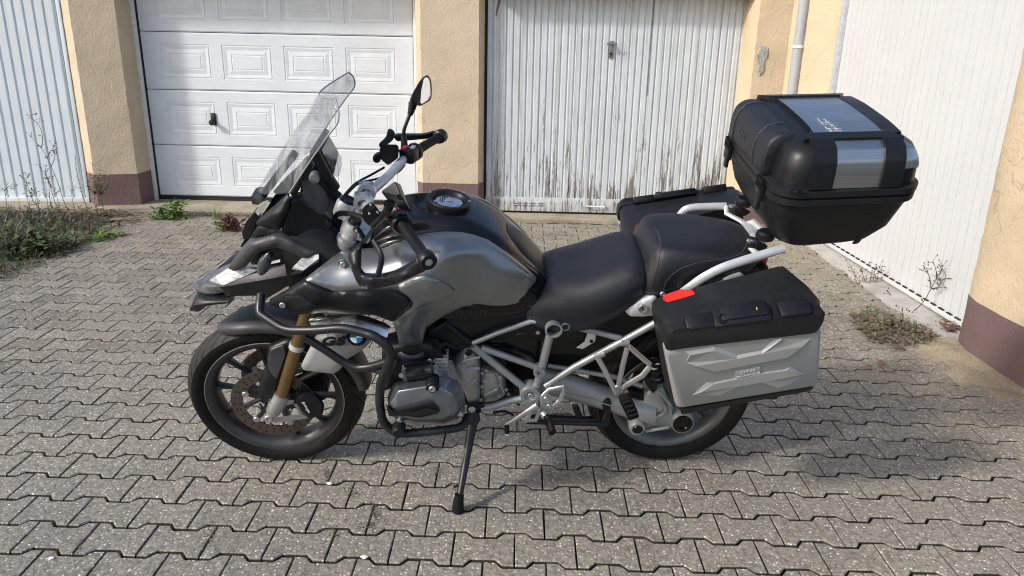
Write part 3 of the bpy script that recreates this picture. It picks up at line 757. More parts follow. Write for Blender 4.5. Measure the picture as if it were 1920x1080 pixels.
def pt(name, z, pts, r, m, parent=None, seg=10, fr=0, mirror=False, smooth=0, flat=None):
    pp = Q(z, *pts)
    if fr: pp = fillet(pp, fr, 5)
    return tube(name, pp, r, m, parent or BK, seg, mirror, flat, False, smooth)
def sym(half):
    """mirror a half section listed centre -> left"""
    return [Vector((x, -y, z)) for x, y, z in reversed(half[1:])]+[Vector(p) for p in half]
def dense(pts, n):
    return catmull(pts, n)
def loft_body(name, stations, m, parent=None, nsec=5, nlen=5, cap=True, angle=60):
    """body from (X, [(y, z) ... centre to left]) sections, smoothed both ways"""
    secs = [dense(sym([(X, y, z) for y, z in pr]), nsec) for X, pr in stations]
    cols = list(zip(*secs)); cols = [catmull(c, nlen) for c in cols]
    rings = list(zip(*cols)); V = [p for r in rings for p in r]; mm = len(rings[0]); Fc = []
    for i in range(len(rings)-1):
        for k in range(mm-1): Fc.append((i*mm+k, i*mm+k+1, (i+1)*mm+k+1, (i+1)*mm+k))
        Fc.append((i*mm+mm-1, i*mm, (i+1)*mm, (i+1)*mm+mm-1))
    if cap: Fc.append(tuple(range(mm))); Fc.append(tuple((len(rings)-1)*mm+k for k in range(mm)))
    return mk(name, V, Fc, m, parent or BK, angle=angle)
def bolt(p, r=.008, parent=None, m=None, h=.006, axis=(0, 1, 0), name='bolt'):
    a = Vector(axis).normalized()
    V, Fc = lathe_vf([(0, h*.55), (r*.45, h*.55), (r*.5, h), (r*.85, h), (r, h*.7), (r, 0)], p, axis, 12)
    return mk(name, V, Fc, m or M['alu'], parent or BK, angle=30)
def text(name, body, size, origin, xdir, ydir, m, parent, extrude=.0008, shear=0, bold=0, sx=1.0):
    cu = bpy.data.curves.new(name, 'FONT'); cu.body = body; cu.size = size; cu.extrude = extrude; cu.align_x = 'CENTER'; cu.align_y = 'CENTER'; cu.shear = shear; cu.offset = bold; cu.resolution_u = 3
    t = bpy.data.objects.new(name, cu); COL.objects.link(t); dg = bpy.context.evaluated_depsgraph_get(); me = bpy.data.meshes.new_from_object(t.evaluated_get(dg)); bpy.data.objects.remove(t)
    x = Vector(xdir).normalized(); y = Vector(ydir); y = (y-x*y.dot(x)).normalized(); zz = x.cross(y)
    me.transform(Matrix.Diagonal((sx, 1, 1, 1))); me.transform(Matrix(((x.x, y.x, zz.x, origin[0]), (x.y, y.y, zz.y, origin[1]), (x.z, y.z, zz.z, origin[2]), (0, 0, 0, 1))))
    me.materials.clear(); me.materials.append(m); me.name = name
    o = bpy.data.objects.new(name, me); COL.objects.link(o); o.parent = parent; return o

# ------------------------------------------------------------------ wheels
FX, FZ, FR = .757, .320, .326
RX, RZ, RR = -.728, .318, .320
def groove_rubber():
    m, nt, b = new_mat('treaded_rubber'); n = N(nt); tc = n('ShaderNodeTexCoord')
    sx = n('ShaderNodeSeparateXYZ'); n.l(tc.outputs['Object'], sx.inputs[0])
    at = n('ShaderNodeMath', operation='ARCTAN2'); n.l(sx.outputs['Z'], at.inputs[0]); n.l(sx.outputs['X'], at.inputs[1])
    ab = n('ShaderNodeMath', operation='ABSOLUTE'); n.l(sx.outputs['Y'], ab.inputs[0])
    k = n('ShaderNodeMath', operation='MULTIPLY_ADD'); n.l(ab.outputs[0], k.inputs[0]); k.inputs[1].default_value = 9.0; n.l(at.outputs[0], k.inputs[2])
    s = n('ShaderNodeMath', operation='MULTIPLY'); n.l(k.outputs[0], s.inputs[0]); s.inputs[1].default_value = 34/(2*PI)
    fr_ = n('ShaderNodeMath', operation='FRACT'); n.l(s.outputs[0], fr_.inputs[0])
    lt = n('ShaderNodeMath', operation='LESS_THAN'); n.l(fr_.outputs[0], lt.inputs[0]); lt.inputs[1].default_value = .17
    g1 = n('ShaderNodeMath', operation='GREATER_THAN'); n.l(ab.outputs[0], g1.inputs[0]); g1.inputs[1].default_value = .010
    mu = n('ShaderNodeMath', operation='MULTIPLY'); n.l(lt.outputs[0], mu.inputs[0]); n.l(g1.outputs[0], mu.inputs[1])
    no = n('ShaderNodeTexNoise', Scale=40.0, Detail=5.0); n.l(tc.outputs['Object'], no.inputs['Vector'])
    r = n('ShaderNodeValToRGB'); ramp(r, [(.3, (.020, .020, .0205)), (.8, (.042, .041, .039))]); n.l(no.outputs['Fac'], r.inputs['Fac'])
    mx = n('ShaderNodeMix', data_type='RGBA'); n.l(mu.outputs[0], mx.inputs[0]); n.l(r.outputs['Color'], mx.inputs[6]); mx.inputs[7].default_value = (.001, .001, .001, 1); n.l(mx.outputs[2], b.inputs['Base Color'])
    b.inputs['Roughness'].default_value = .62; b.inputs['Specular IOR Level'].default_value = .25
    bp = n('ShaderNodeBump', Strength=1.0, Distance=.006, invert=True); n.l(mu.outputs[0], bp.inputs['Height']); n.l(bp.outputs[0], b.inputs['Normal'])
    return m
M['tread'] = groove_rubber()
def wheel(name, X, Z, R, tw, rr, m_rim, spokes, hubr, hubw, barrel, spw):
    """wheel root with tyre, rim and spokes; local origin on the axle"""
    w_ = empty(name, (X, 0, Z), 0, BK); h = tw/2
    side = [(rr-.012, h*.62), (rr+.004, h*.72), (rr+.018, h*.90), (rr+(R-rr)*.42, h*1.0), (rr+(R-rr)*.62, h*.97)]
    cr = [(R-.033, h*.86), (R-.017, h*.62), (R-.006, h*.34), (R, 0)]
    sd = [tuple(p) for p in (v.to_2d() for v in catmull([(a, b, 0) for a, b in side], 3))]
    lathe('sidewall', sd, (0, 0, 0), M['rubber'], w_, seg=96, mirror=True)
    full = [(a, b) for a, b in [side[-1]]+cr]; fs_ = [tuple(v.to_2d()) for v in catmull([(a, b, 0) for a, b in full], 4)]
    prof = fs_+[(a, -b) for a, b in reversed(fs_[:-1])]
    lathe('tread', prof, (0, 0, 0), M['tread'], w_, seg=128)
    fw = h*.74
    rim = [(rr-.012, fw*.86), (rr-.002, fw*.92), (rr+.006, fw), (rr+.004, fw+.004), (rr-.006, fw+.002), (rr-.014, fw*.93), (rr-.020, fw*.80), (barrel, fw*.62), (barrel-.004, .012), (barrel-.004, -.012), (barrel, -fw*.62), (rr-.020, -fw*.80), (rr-.014, -fw*.93), (rr-.006, -fw-.002), (rr+.004, -fw-.004), (rr+.006, -fw), (rr-.002, -fw*.92), (rr-.012, -fw*.86), (rr-.006, 0)]
    lathe('rim', rim, (0, 0, 0), m_rim, w_, seg=96, closed=True)
    for sg in (1, -1): lathe('rim_lip', [(rr+.0045, sg*(fw+.0045)), (rr+.0075, sg*(fw+.0035)), (rr+.0075, sg*(fw+.0005))], (0, 0, 0), M['cast'], w_, seg=96)
    lathe('hub', [(.012, hubw), (hubr*.7, hubw), (hubr, hubw*.8), (hubr*.8, .0), (hubr, -hubw*.8), (hubr*.7, -hubw), (.012, -hubw)], (0, 0, 0), m_rim, w_, seg=32)
    for i in range(spokes):
        a = 2*PI*(i+.18)/spokes; d = Vector((math.cos(a), 0, math.sin(a))); t = Vector((-math.sin(a), 0, math.cos(a))); yv = Vector((0, 1, 0))
        rings = []
        for s_, wd, th, off in ((hubr*.7, spw*.9, .020, .0), (hubr+.03, spw*.62, .013, 0), (barrel*.75, spw*.55, .011, 0), (barrel-.018, spw*.75, .014, 0), (barrel+.004, spw*1.15, .020, 0)):
            c = d*s_; 
            rings.append([c+t*wd*a_+yv*th*b_ for a_, b_ in ((-1, -.55), (-.7, -1), (.7, -1), (1, -.55), (1, .55), (.7, 1), (-.7, 1), (-1, .55))])
        V, Fc = loft_vf(rings); mk('spoke', V, Fc, m_rim, w_, angle=40)
    return w_
def tyre_band(w_, r, y):
    for sg in (1, -1): lathe('bead_line', [(r-.0022, sg*(y-.0006)), (r-.0008, sg*(y+.0010)), (r+.0008, sg*(y+.0010)), (r+.0022, sg*(y-.0006))], (0, 0, 0), M['rubber'], w_, seg=96)
fwh = wheel('front_wheel', FX, FZ, FR, .122, .246, M['rim'], 10, .046, .055, .219, .0105)
M['rim_rear'] = mat('grey_rear_rim', (.15, .155, .16), .42, .6, var=.08)
rwh = wheel('rear_wheel', RX, RZ, RR, .172, .222, M['rim_rear'], 10, .085, .05, .196, .016)
tyre_band(fwh, .262, .0495); tyre_band(fwh, .272, .0565)
lathe('axle_tube', [(.012, -.115), (.018, -.115), (.018, .115), (.012, .115)], (0, 0, 0), M['cast'], fwh, seg=20)
def disc_part(y, X, Z, R0, R1, parent):
    V, Fc = lathe_vf([(R0, -.0022), (R0, .0022), (R1, .0022), (R1, -.0022)], (0, y, 0), seg=80, closed_profile=True)
    d = mk('brake_disc', V, Fc, M['disc'], parent)
    hv = []
    for i in range(30):
        for j, rr_ in enumerate((.30, .66)):
            a = 2*PI*(i+.5*j)/30+.1*j; r = R0+(R1-R0)*(rr_+.12*((i*7) % 3-1)*.6)
            for sgn in (1, -1):
                c = Vector((r*math.cos(a), y+sgn*.0026, r*math.sin(a)))
                hv.append(([c+Vector((.0042*math.cos(2*PI*k/8), 0, .0042*math.sin(2*PI*k/8))) for k in range(8)], [tuple(range(8))]))
    V, Fc = join_vf(hv); o = mk('drill_hole', V, Fc, M['dark'], d, smooth=False, recalc=False); o['kind'] = 'stuff'
    for i in range(5):
        a = 2*PI*(i+.35)/5; p = Vector((math.cos(a), 0, math.sin(a)))
        V, Fc = lathe_vf([(0, .006), (.010, .006), (.0125, .003), (.0125, -.006), (0, -.006)], p*(R0-.004)+Vector((0, y, 0)), seg=14); mk('bobbin', V, Fc, M['cast'], d)
        rings = []
        for s_, wd in ((.045, .012), (.075, .008), (R0-.014, .009)):
            t = Vector((-p.z, 0, p.x)); c = p*s_+Vector((0, y*(.62 if s_ < .05 else .93), 0)); rings.append([c+t*wd+Vector((0, .004, 0)), c-t*wd+Vector((0, .004, 0)), c-t*wd-Vector((0, .004, 0)), c+t*wd-Vector((0, .004, 0))])
        V, Fc = loft_vf(rings); mk('disc_carrier', V, Fc, M['rim'], d)
    return d
for s_ in (1, -1): disc_part(.074*s_, 0, 0, .108, .1525, fwh)
V, Fc = lathe_vf([(.085, -.002), (.085, .002), (.13, .002), (.13, -.002)], (0, -.07, 0), seg=60, closed_profile=True); mk('brake_disc', V, Fc, M['disc'], rwh)

# ------------------------------------------------------------------ fork and front mudguard
for sgn in (1, -1):
    fk = empty('fork_leg', (0, 0, 0), 0, BK)
    a = P(*q('1', (775, 165, .108))[0]); b = P(*q('1', (628, 650, .108))[0]); c = P(*q('1', (580, 735, .108))[0])
    up = a+(a-b).normalized()*.30
    f = lambda v: Vector((v.x, v.y*sgn, v.z))
    V, Fc = tube_vf([f(b), f(a), f(a+(a-b)*.10)], .0225, 20); mk('gold_slider', V, Fc, M['gold'], fk)
    V, Fc = tube_vf([f(b+(a-b)*.62), f(b+(a-b)*.67)], .0265, 20); mk('slider_clamp', V, Fc, M['rack'], fk)
    V, Fc = tube_vf([f(a), f(up)], .0205, 18); mk('stanchion', V, Fc, M['chrome'], fk)
    V, Fc = tube_vf([f(b+(a-b)*.04), f(b), f(b+(c-b)*.5), f(c), f(c+(c-b)*.2)], [.0265, .0275, .0275, .025, .018], 20); mk('fork_foot', V, Fc, M['cast'], fk)
# axle clamp with triangular arm to the caliper
for mir in (False,):
    stack('axle_clamp', [q('1', (520, 765, .118), (548, 733, .118), (600, 742, .118), (598, 790, .118), (560, 806, .118), (528, 800, .118)), q('1', (520, 765, .085), (548, 733, .085), (600, 742, .085), (598, 790, .085), (560, 806, .085), (528, 800, .085))], M['cast'], mirror=True)
    stack('caliper_arm', [q('1', (585, 772, .108), (690, 757, .106), (775, 757, .106), (785, 776, .106), (700, 790, .106), (585, 804, .108)), q('1', (585, 772, .092), (690, 757, .092), (775, 757, .092), (785, 776, .092), (700, 790, .092), (585, 804, .092))], M['cast'], mirror=True, corner=3)
    stack('caliper_arm', [q('1', (600, 700, .108), (660, 668, .106), (705, 668, .106), (700, 690, .106), (655, 700, .106), (625, 745, .108), (590, 760, .108)), q('1', (600, 700, .092), (660, 668, .092), (705, 668, .092), (700, 690, .092), (655, 700, .092), (625, 745, .092), (590, 760, .092))], M['cast'], mirror=True, corner=3)
    stack('caliper_arm', [q('1', (700, 690, .104), (722, 690, .104), (768, 748, .104), (765, 768, .104), (745, 765, .104)), q('1', (700, 690, .092), (722, 690, .092), (768, 748, .092), (765, 768, .092), (745, 765, .092))], M['cast'], mirror=True, corner=2)
bolt(P(*q('1', (552, 776, .119))[0]), .016, m=M['cast'], h=.008, name='axle_bolt')
cal = stack('brake_caliper', [q('1', (712, 668, .122), (765, 640, .126), (830, 640, .122), (872, 700, .118), (862, 745, .12), (800, 772, .126), (765, 745, .128)), q('1', (700, 655, .106), (770, 612, .106), (838, 622, .106), (885, 690, .104), (876, 752, .104), (796, 782, .106), (752, 750, .106)), q('1', (700, 655, .045), (770, 612, .045), (838, 622, .045), (885, 690, .045), (876, 752, .045), (796, 782, .045), (752, 750, .045))], M['plastic'], corner=6, mirror=True)
a, b = P(*q('1', (752, 672, .1295))[0]), P(*q('1', (796, 752, .1295))[0])
text('lettering', 'brembo', .0165, (a+b)/2, b-a, Vector((.3, 0, .3)), M['white'], BK, .0004)
# sensor ring and lower black leg guard
pt('sensor_lead', '1', [(500, 690, .112), (515, 720, .112), (505, 760, .112)], .004, M['plastic'], smooth=4)
# mudguard: wide arc over the tyre
mud = []
A0, A1 = math.radians(60), math.radians(172)
prof = [(.080, .318), (.084, .335), (.076, .346), (.055, .352), (.028, .3555), (0, .357)]
rings = []
for i in range(41):
    t = i/40; a = A0+(A1-A0)*t; taper = .30+.70*min(1, math.sin(min(t/.22, 1)*PI/2)); 
    ring = []
    side = 1-.25*max(0, (t-.6)/.4)
    for y, r in prof+[(-y, r) for y, r in reversed(prof[:-1])]:
        yy = y*taper*side; r2 = r-(.018*(1-taper))
        ring.append((FX+math.cos(a)*r2, yy, FZ+math.sin(a)*r2))
    for y, r in [(-y, r) for y, r in prof]+[(y, r) for y, r in reversed(prof[:-1])]:
        yy = y*taper*side*.96; r2 = r-.004-(.018*(1-taper)); ring.append((FX+math.cos(a)*r2, yy, FZ+math.sin(a)*r2))
    rings.append(ring)
M['mud'] = mat('dark_grey_mudguard', (.055, .055, .059), .46, .2, bump=.08, bscale=600, dust=.015)
V, Fc = loft_vf(rings); mk('front_mudguard', V, Fc, M['mud'], BK, angle=50)
patch('mudguard_skirt', q('1', (548, 350, .092), (640, 312, .094), (702, 300, .094), (690, 360, .100), (655, 470, .106), (600, 610, .106), (575, 665, .104), (487, 660, .100), (500, 540, .098), (535, 460, .094)), M['plastic'], inner=q('1', (600, 430, .108), (560, 560, .108)), roll=(8, .008), mirror=True, thick=.02)
slab('skirt_recess', q('1', (560, 365), (640, 335), (655, 400), (600, 545), (560, 500), (548, 440)), .111, .006, M['mud'], mirror=True)

# ------------------------------------------------------------------ front suspension arm, radiator wing and bars
patch('fork_shroud', q('1', (835, 285, .19), (1000, 270, .19), (1170, 315, .20), (1110, 370, .20), (1010, 430, .20), (985, 480, .20), (940, 512, .195), (760, 490, .185), (745, 465, .185)), M['case'], inner=q('1', (950, 380, .205)), roll=(8, .010), mirror=True, thick=.012)
a = Q('1', (850, 325, .209), (1010, 325, .212)); mid = (a[0]+a[1])/2
text('emblem', 'GS', .042, (P(599, 641, .207)+P(648, 640, .210))/2, P(648, 640, .210)-P(599, 641, .207), (0, -.1, 1), M['plastic'], BK, .003, .2, .0016, 1.55)
a = Q('1', (890, 290, .207), (1000, 280, .209)); text('lettering', 'R1200', .020, (a[0]+a[1])/2, a[1]-a[0], (0, -.1, 1), M['cast'], BK, .001, .1)
c = P(*q('1', (1075, 293, .208))[0])
em = empty('roundel', c, 0, BK); em.rotation_euler = (.12, 0, -.04)
lathe('roundel_ring', [(.0, .001), (.020, .0015), (.0215, .003), (.031, .003), (.033, 0)], (0, 0, 0), M['gloss'], em, seg=40)
for k in range(4):
    nn = 8; vv = [(0, .0035, 0)]+[(.0205*math.cos(PI/2*k+PI/2*i/nn), .0035, .0205*math.sin(PI/2*k+PI/2*i/nn)) for i in range(nn+1)]
    mk('roundel_quarter', vv, [tuple(range(nn+2))], M['blue'] if k % 2 == 0 else M['white'], em, smooth=False, recalc=False)
TT = [(578.8, 601.5, .196), (611.8, 594.5, .200), (640, 592, .206), (666, 590.5, .214), (670, 591, .215), (695, 599, .222), (722, 609, .228), (731, 616, .236)]
TB_ = [(584.6, 612.5, .226), (611, 611, .234), (640, 610, .242), (666, 610, .249), (670, 611, .250), (695, 621, .254), (719, 631, .256), (726, 632, .256)]
for sgn in (1, -1):
    rows_ = []
    for p_, q_ in zip(TT, TB_):
        A3, B3 = P(*p_), P(*q_); C3 = B3+Vector((0, -.004, -.006)); D3 = A3+Vector((0, -.014, -.002)); rows_.append([Vector((v.x, v.y*sgn, v.z)) for v in (A3, A3*.97+B3*.03+Vector((0, .0015, .001)), (A3+B3)/2+Vector((0, .0015, .0015)), B3*.97+A3*.03+Vector((0, .001, .0005)), B3, C3, D3)])
    V, Fc = loft_vf(rows_); mk('radiator_trim', V, Fc, M['chrome'], BK, angle=50)
# crash bars
cb = lambda z, *p: Q(z, *p)
upper = Q('1', (508, 40, .17), (500, 100, .20), (498, 150, .22), (650, 252, .275), (830, 252, .30), (1000, 236, .315), (1130, 270, .335))+Q('5', (70, 250, .345), (150, 300, .355), (197, 375, .36), (150, 500, .355), (122, 560, .355), (112, 700, .36), (135, 835, .365), (215, 905, .37), (300, 912, .37), (500, 893, .365), (650, 872, .35), (697, 840, .33), (700, 790, .30))
tube('crash_bar', fillet(upper, .035, 5), .0145, M['bar'], BK, 14, mirror=True)
low = Q('1', (762, 292, .285), (860, 350, .29), (1010, 450, .30), (1080, 478, .31), (1160, 470, .32), (1260, 440, .34))
tube('crash_bar_brace', fillet(low, .04, 5), .0135, M['bar'], BK, 14, mirror=True)
tube('crash_bar_link', Q('5', (150, 500, .35), (60, 470, .30), (30, 480, .2)), .012, M['bar'], BK, 12, mirror=True)
lathe('crash_bar_slider', [(0, .03), (.017, .03), (.022, .02), (.022, -.01)], P(*q('5', (245, 872, .385))[0]), M['plastic'], BK, axis=(0, 1, 0), seg=20, mirror=True)

# ------------------------------------------------------------------ beak and headlight
tipc = P(*q('2', (70, 694, 0))[0])
rings = []
def sec(X, zc, hw, zs, zb):  # centre top, half width, side z, bottom z
    return (X, [(0, zc), (hw*.35, zc-.004), (hw*.8, zs+.012), (hw, zs), (hw*.96, zb), (hw*.5, zb-.012), (0, zb-.014)])
loft_body('beak', [sec(.975, .790, .010, .778, .772), sec(.95, .806, .034, .784, .772), sec(.90, .836, .058, .806, .78), sec(.82, .872, .078, .842, .81), sec(.74, .905, .090, .885, .84), sec(.66, .925, .095, .91, .86)], M['decal_dark'])
def zb(*p): return [(350+x/5.4, 380+y/5.4, w_) for x, y, w_ in p]
patch('beak_side', zb((78, 845, .012), (215, 790, .036), (370, 752, .058), (480, 695, .070), (725, 680, .098), (945, 640, .126), (1000, 620, .134), (1150, 560, .150), (1340, 520, .168), (1342, 592, .178), (1150, 717, .164), (1000, 742, .150), (720, 792, .122), (370, 852, .080), (120, 882, .030)), M['mud'], corner=2, mirror=True, thick=.012, roll=(3, .002), step=5)
patch('beak_lower_blade', zb((118, 884, .028), (370, 855, .079), (720, 795, .121), (1000, 745, .149), (1150, 720, .163), (1342, 595, .177), (1342, 645, .170), (1100, 800, .150), (800, 978, .105), (720, 942, .098), (400, 946, .070), (370, 908, .066), (160, 896, .034)), M['plastic'], corner=2, mirror=True, thick=.012, roll=(3, .002), step=5)
patch('beak_decal', zb((222, 792, .042), (418, 668, .066), (470, 694, .076), (600, 660, .090), (722, 684, .106), (372, 838, .081), (300, 816, .060)), M['decal_pale'], corner=2, mirror=True, thick=.004, roll=(3, .001), step=5)
patch('beak_decal', zb((1012, 628, .142), (1150, 564, .156), (1338, 524, .174), (1338, 566, .178), (1180, 688, .170), (1062, 674, .156)), M['decal_pale'], corner=2, mirror=True, thick=.004, roll=(3, .001), step=5)
patch('beak_flash', zb((838, 602, .120), (944, 576, .132), (946, 600, .134), (842, 624, .123)), M['white'], corner=1, mirror=True, thick=.004, roll=(2, .001), step=4)
patch('beak_flash', zb((700, 632, .100), (830, 650, .116), (820, 662, .116), (640, 644, .092)), M['white'], corner=1, mirror=True, thick=.004, roll=(2, .001), step=4)
# front lip under the nose
loft_body('beak_lip', [(.992, [(0, .70), (.03, .705), (.045, .715), (.044, .705), (.02, .69), (0, .685)]), (.965, [(0, .765), (.045, .76), (.065, .745), (.066, .735), (.04, .70), (0, .70)]), (.91, [(0, .775), (.06, .772), (.082, .765), (.082, .752), (.05, .74), (0, .735)]), (.84, [(0, .78), (.06, .78), (.088, .775), (.088, .765), (.05, .755), (0, .75)])], M['plastic'])
def zb(*p): return [(350+x/5.4, 380+y/5.4, w_) for x, y, w_ in p]
patch('beak_arch', zb((418, 662, .094), (545, 480, .118), (632, 385, .130), (760, 343, .138), (885, 303, .146), (985, 322, .154), (1160, 420, .165), (1342, 520, .176), (1240, 570, .176), (1180, 562, .174), (1000, 482, .166), (905, 452, .160), (750, 492, .150), (692, 532, .142), (600, 652, .122), (482, 697, .106)), M['mud'], inner=zb((560, 560, .126), (690, 440, .148), (880, 380, .162), (1050, 440, .170)), corner=2, mirror=True, thick=.020, roll=(9, .012), step=4)
# turn signal
ts = empty('turn_signal', P(*q('2', (560, 560, .19))[0]), 0, BK)
c0 = P(*q('2', (600, 490, .155))[0]); c1 = P(*q('2', (572, 540, .20))[0])
tube('signal_stalk', [c0-ts.location, c1-ts.location], .011, M['plastic'], ts)
axis = (P(*q('2', (585, 500, .2))[0])-P(*q('2', (535, 625, .2))[0])).normalized()
rings = []; up_ = Vector((0, 1, 0)); sd_ = axis.cross(up_)
for i in range(9):
    t = i/8; r = math.sin(PI*(t*.92+.04))**.7
    rings.append([axis*(.042-.084*t)+sd_*.019*r*math.cos(2*PI*k/16)+up_*.015*r*math.sin(2*PI*k/16) for k in range(16)])
V, Fc = loft_vf(rings); ln = mk('signal_lens', V, Fc, M['glass_dark'] if False else M['screen_lcd'], ts)
for i in range(9):
    t = (i+.5)/9; r = math.sin(PI*(t*.92+.04))**.7; c = axis*(.042-.084*t)
    V, Fc = tube_vf([c+sd_*.0195*r*math.cos(a)+up_*.0155*r*math.sin(a) for a in [PI*.0+PI*k/8 for k in range(9)]], .0016, 6); mk('lens_rib', V, Fc, M['mud'], ts)
# headlight block in front of the cowl
loft_body('headlight_shell', [(.76, [(0, .955), (.03, .95), (.05, .94), (.05, .90), (.03, .885), (0, .88)]), (.70, [(0, 1.02), (.05, 1.012), (.085, .985), (.09, .91), (.06, .88), (0, .87)]), (.64, [(0, 1.07), (.06, 1.06), (.11, 1.02), (.115, .93), (.08, .88), (0, .87)]), (.58, [(0, 1.09), (.07, 1.08), (.13, 1.04), (.135, .93), (.09, .88), (0, .87)])], M['plastic'])
patch('headlight_lens', q('2', (408, 348, .03), (435, 275, .04), (492, 210, .05), (535, 205, .055), (505, 300, .05), (470, 380, .045), (420, 395, .03)), M['gloss'], corner=3, thick=.04, roll=(3, .003))
patch('auxiliary_lamp', q('2', (468, 100, -.10), (500, 85, -.10), (545, 90, -.06), (555, 135, -.05), (520, 160, -.06), (478, 155, -.10)), M['plastic'], corner=2, thick=.06, roll=(3, .004))
patch('cowl_flank', q('2', (455, 400, .10), (520, 300, .135), (600, 318, .15), (580, 345, .15), (480, 392, .115)), M['plastic'], thick=.02, corner=4, mirror=True)
patch('cowl_deflector', q('2', (500, 285, .135), (560, 225, .145), (640, 160, .155), (722, 78, .165), (728, 130, .172), (718, 210, .176), (690, 270, .172), (668, 333, .162), (600, 322, .150), (515, 300, .138)), M['plastic'], inner=q('2', (640, 230, .172), (600, 280, .160)), thick=.012, roll=(10, .012), mirror=True, step=6)
patch('cowl_strip', q('2', (497, 205, .118), (560, 140, .128), (590, 135, .13), (560, 185, .13), (520, 235, .125)), M['alu'], thick=.01, corner=3, mirror=True, roll=(3, .002))
# inner cockpit mass
loft_body('inner_fairing', [(.62, [(0, 1.10), (.09, 1.09), (.145, 1.04), (.15, .90), (.12, .84), (0, .83)]), (.52, [(0, 1.10), (.09, 1.09), (.15, 1.02), (.16, .90), (.13, .84), (0, .82)]), (.44, [(0, 1.02), (.09, 1.01), (.155, .97), (.165, .90), (.14, .82), (0, .80)]), (.36, [(0, .99), (.08, .98), (.15, .95), (.165, .90), (.14, .80), (0, .78)]), (.28, [(0, .99), (.08, .98), (.14, .95), (.16, .90), (.14, .80), (0, .78)])], M['dark'])
# ------------------------------------------------------------------ windscreen
def scr(left, cen):  # pixel triples bottom -> top for left rim; centre line
    Lf = catmull([P(*p) for p in left], 5); Ce = catmull([P(*p) for p in cen], 5)
    return Lf, Ce
left = q('3', (262, 768, .165), (330, 665, .170), (400, 560, .174), (492, 430, .176), (550, 350, .172), (555, 270, .156), (537, 204, .132))
cen = q('3', (78, 742, .0), (140, 640, 0), (215, 520, 0), (300, 390, 0), (375, 290, 0), (410, 225, 0), (440, 172, 0))
Lf, Ce = scr(left, cen)
rows = []
for a, c in zip(Lf, Ce):
    row = []
    for k in range(-10, 11):
        u = k/10; f = abs(u)**1.8; row.append(Vector((c.x+(a.x-c.x)*f, a.y*u, c.z+(a.z-c.z)*f)))
    rows.append(row)
m_ = len(rows[0]); V = [p for r in rows for p in r]; Fc = []
for i in range(len(rows)-1):
    for k in range(m_-1): Fc.append((i*m_+k, i*m_+k+1, (i+1)*m_+k+1, (i+1)*m_+k))
ws = mk('windscreen', V, Fc, M['glass'], BK, recalc=False)
md = ws.modifiers.new('thick', 'SOLIDIFY'); md.thickness = .004; md.offset = 0
edge = [r[0] for r in rows]+rows[-1][1:-1]+[r[-1] for r in reversed(rows)]
M['edge'] = mat('screen_edge', (.28, .29, .295), .2)
tube('screen_rim', edge, .0024, M['edge'], ws, 6)
pt('screen_bracket', '3', [(105, 782, .03), (200, 655, .03), (275, 560, .03), (300, 525, .03)], .012, M['plastic'], ws, flat=((0, 1, 0), .6))
pt('screen_bracket', '3', [(285, 775, .13), (330, 690, .14), (390, 590, .14)], .010, M['plastic'], mirror=True)
# display and its housing
stack('display_housing', [q('3', (432, 500, .085), (452, 500, .085), (520, 655, .085), (505, 668, .085)), q('3', (478, 428, -.085), (492, 430, -.085), (548, 530, -.085), (545, 545, -.085))], M['plastic'], corner=2) if False else None
fq = [P(*p) for p in q('3', (442, 518, .075), (516, 662, .075), (546, 530, -.075), (490, 434, -.075))]
nrm = (fq[1]-fq[0]).cross(fq[3]-fq[0]).normalized()
if nrm.x > 0: nrm = -nrm
def quadbox(name, Fq, depth, grow, m, parent, nrm, off=0):
    c = sum(Fq, Vector())/4; A = [c+(p-c)*(1+grow)+nrm*off for p in Fq]; A2 = [c+(p-c)*(1+grow*.4)+nrm*(off+.003) for p in Fq]
    B = [p-nrm*depth for p in A]; 
    R = [fillet(r, .008, 3, True) for r in (A2, A, B)]
    V, Fc = loft_vf(R); return mk(name, V, Fc, m, parent)
dp_ = empty('navigation_display', (0, 0, 0), 0, BK)
quadbox('display_case', fq, .028, .16, M['plastic'], dp_, nrm)
quadbox('display_glass', fq, .002, -.04, M['screen_lcd'], dp_, nrm, .0035)
pt('display_mount', '3', [(400, 600, .05), (470, 650, .04), (530, 740, .02)], .020, M['plastic'], dp_, seg=12)
lathe('mount_lock', [(0, .02), (.014, .019), (.017, .012), (.017, -.01)], P(*q('3', (416, 672, .08))[0]), M['cast'], dp_, axis=(0, 1, 0), seg=20)
pt('cockpit_arm', '3', [(440, 690, .03), (500, 740, .03), (560, 790, .03)], .014, M['plastic'], seg=10, flat=((0, 1, 0), .6))
patch('wind_deflector', q('3', (330, 700, .15), (400, 690, .15), (485, 770, .15), (490, 830, .15), (470, 900, .148), (430, 890, .148), (385, 850, .15), (350, 790, .15)), M['glass_dark'], thick=.004, roll=(4, .002), mirror=True)
patch('cockpit_panel', q('3', (262, 800, .15), (330, 790, .14), (370, 830, .12), (480, 900, .11), (520, 960, .10), (500, 1060, .12), (330, 1060, .14), (215, 1000, .16), (235, 900, .16)), M['plastic'], thick=.02, roll=(8, .01), mirror=True)

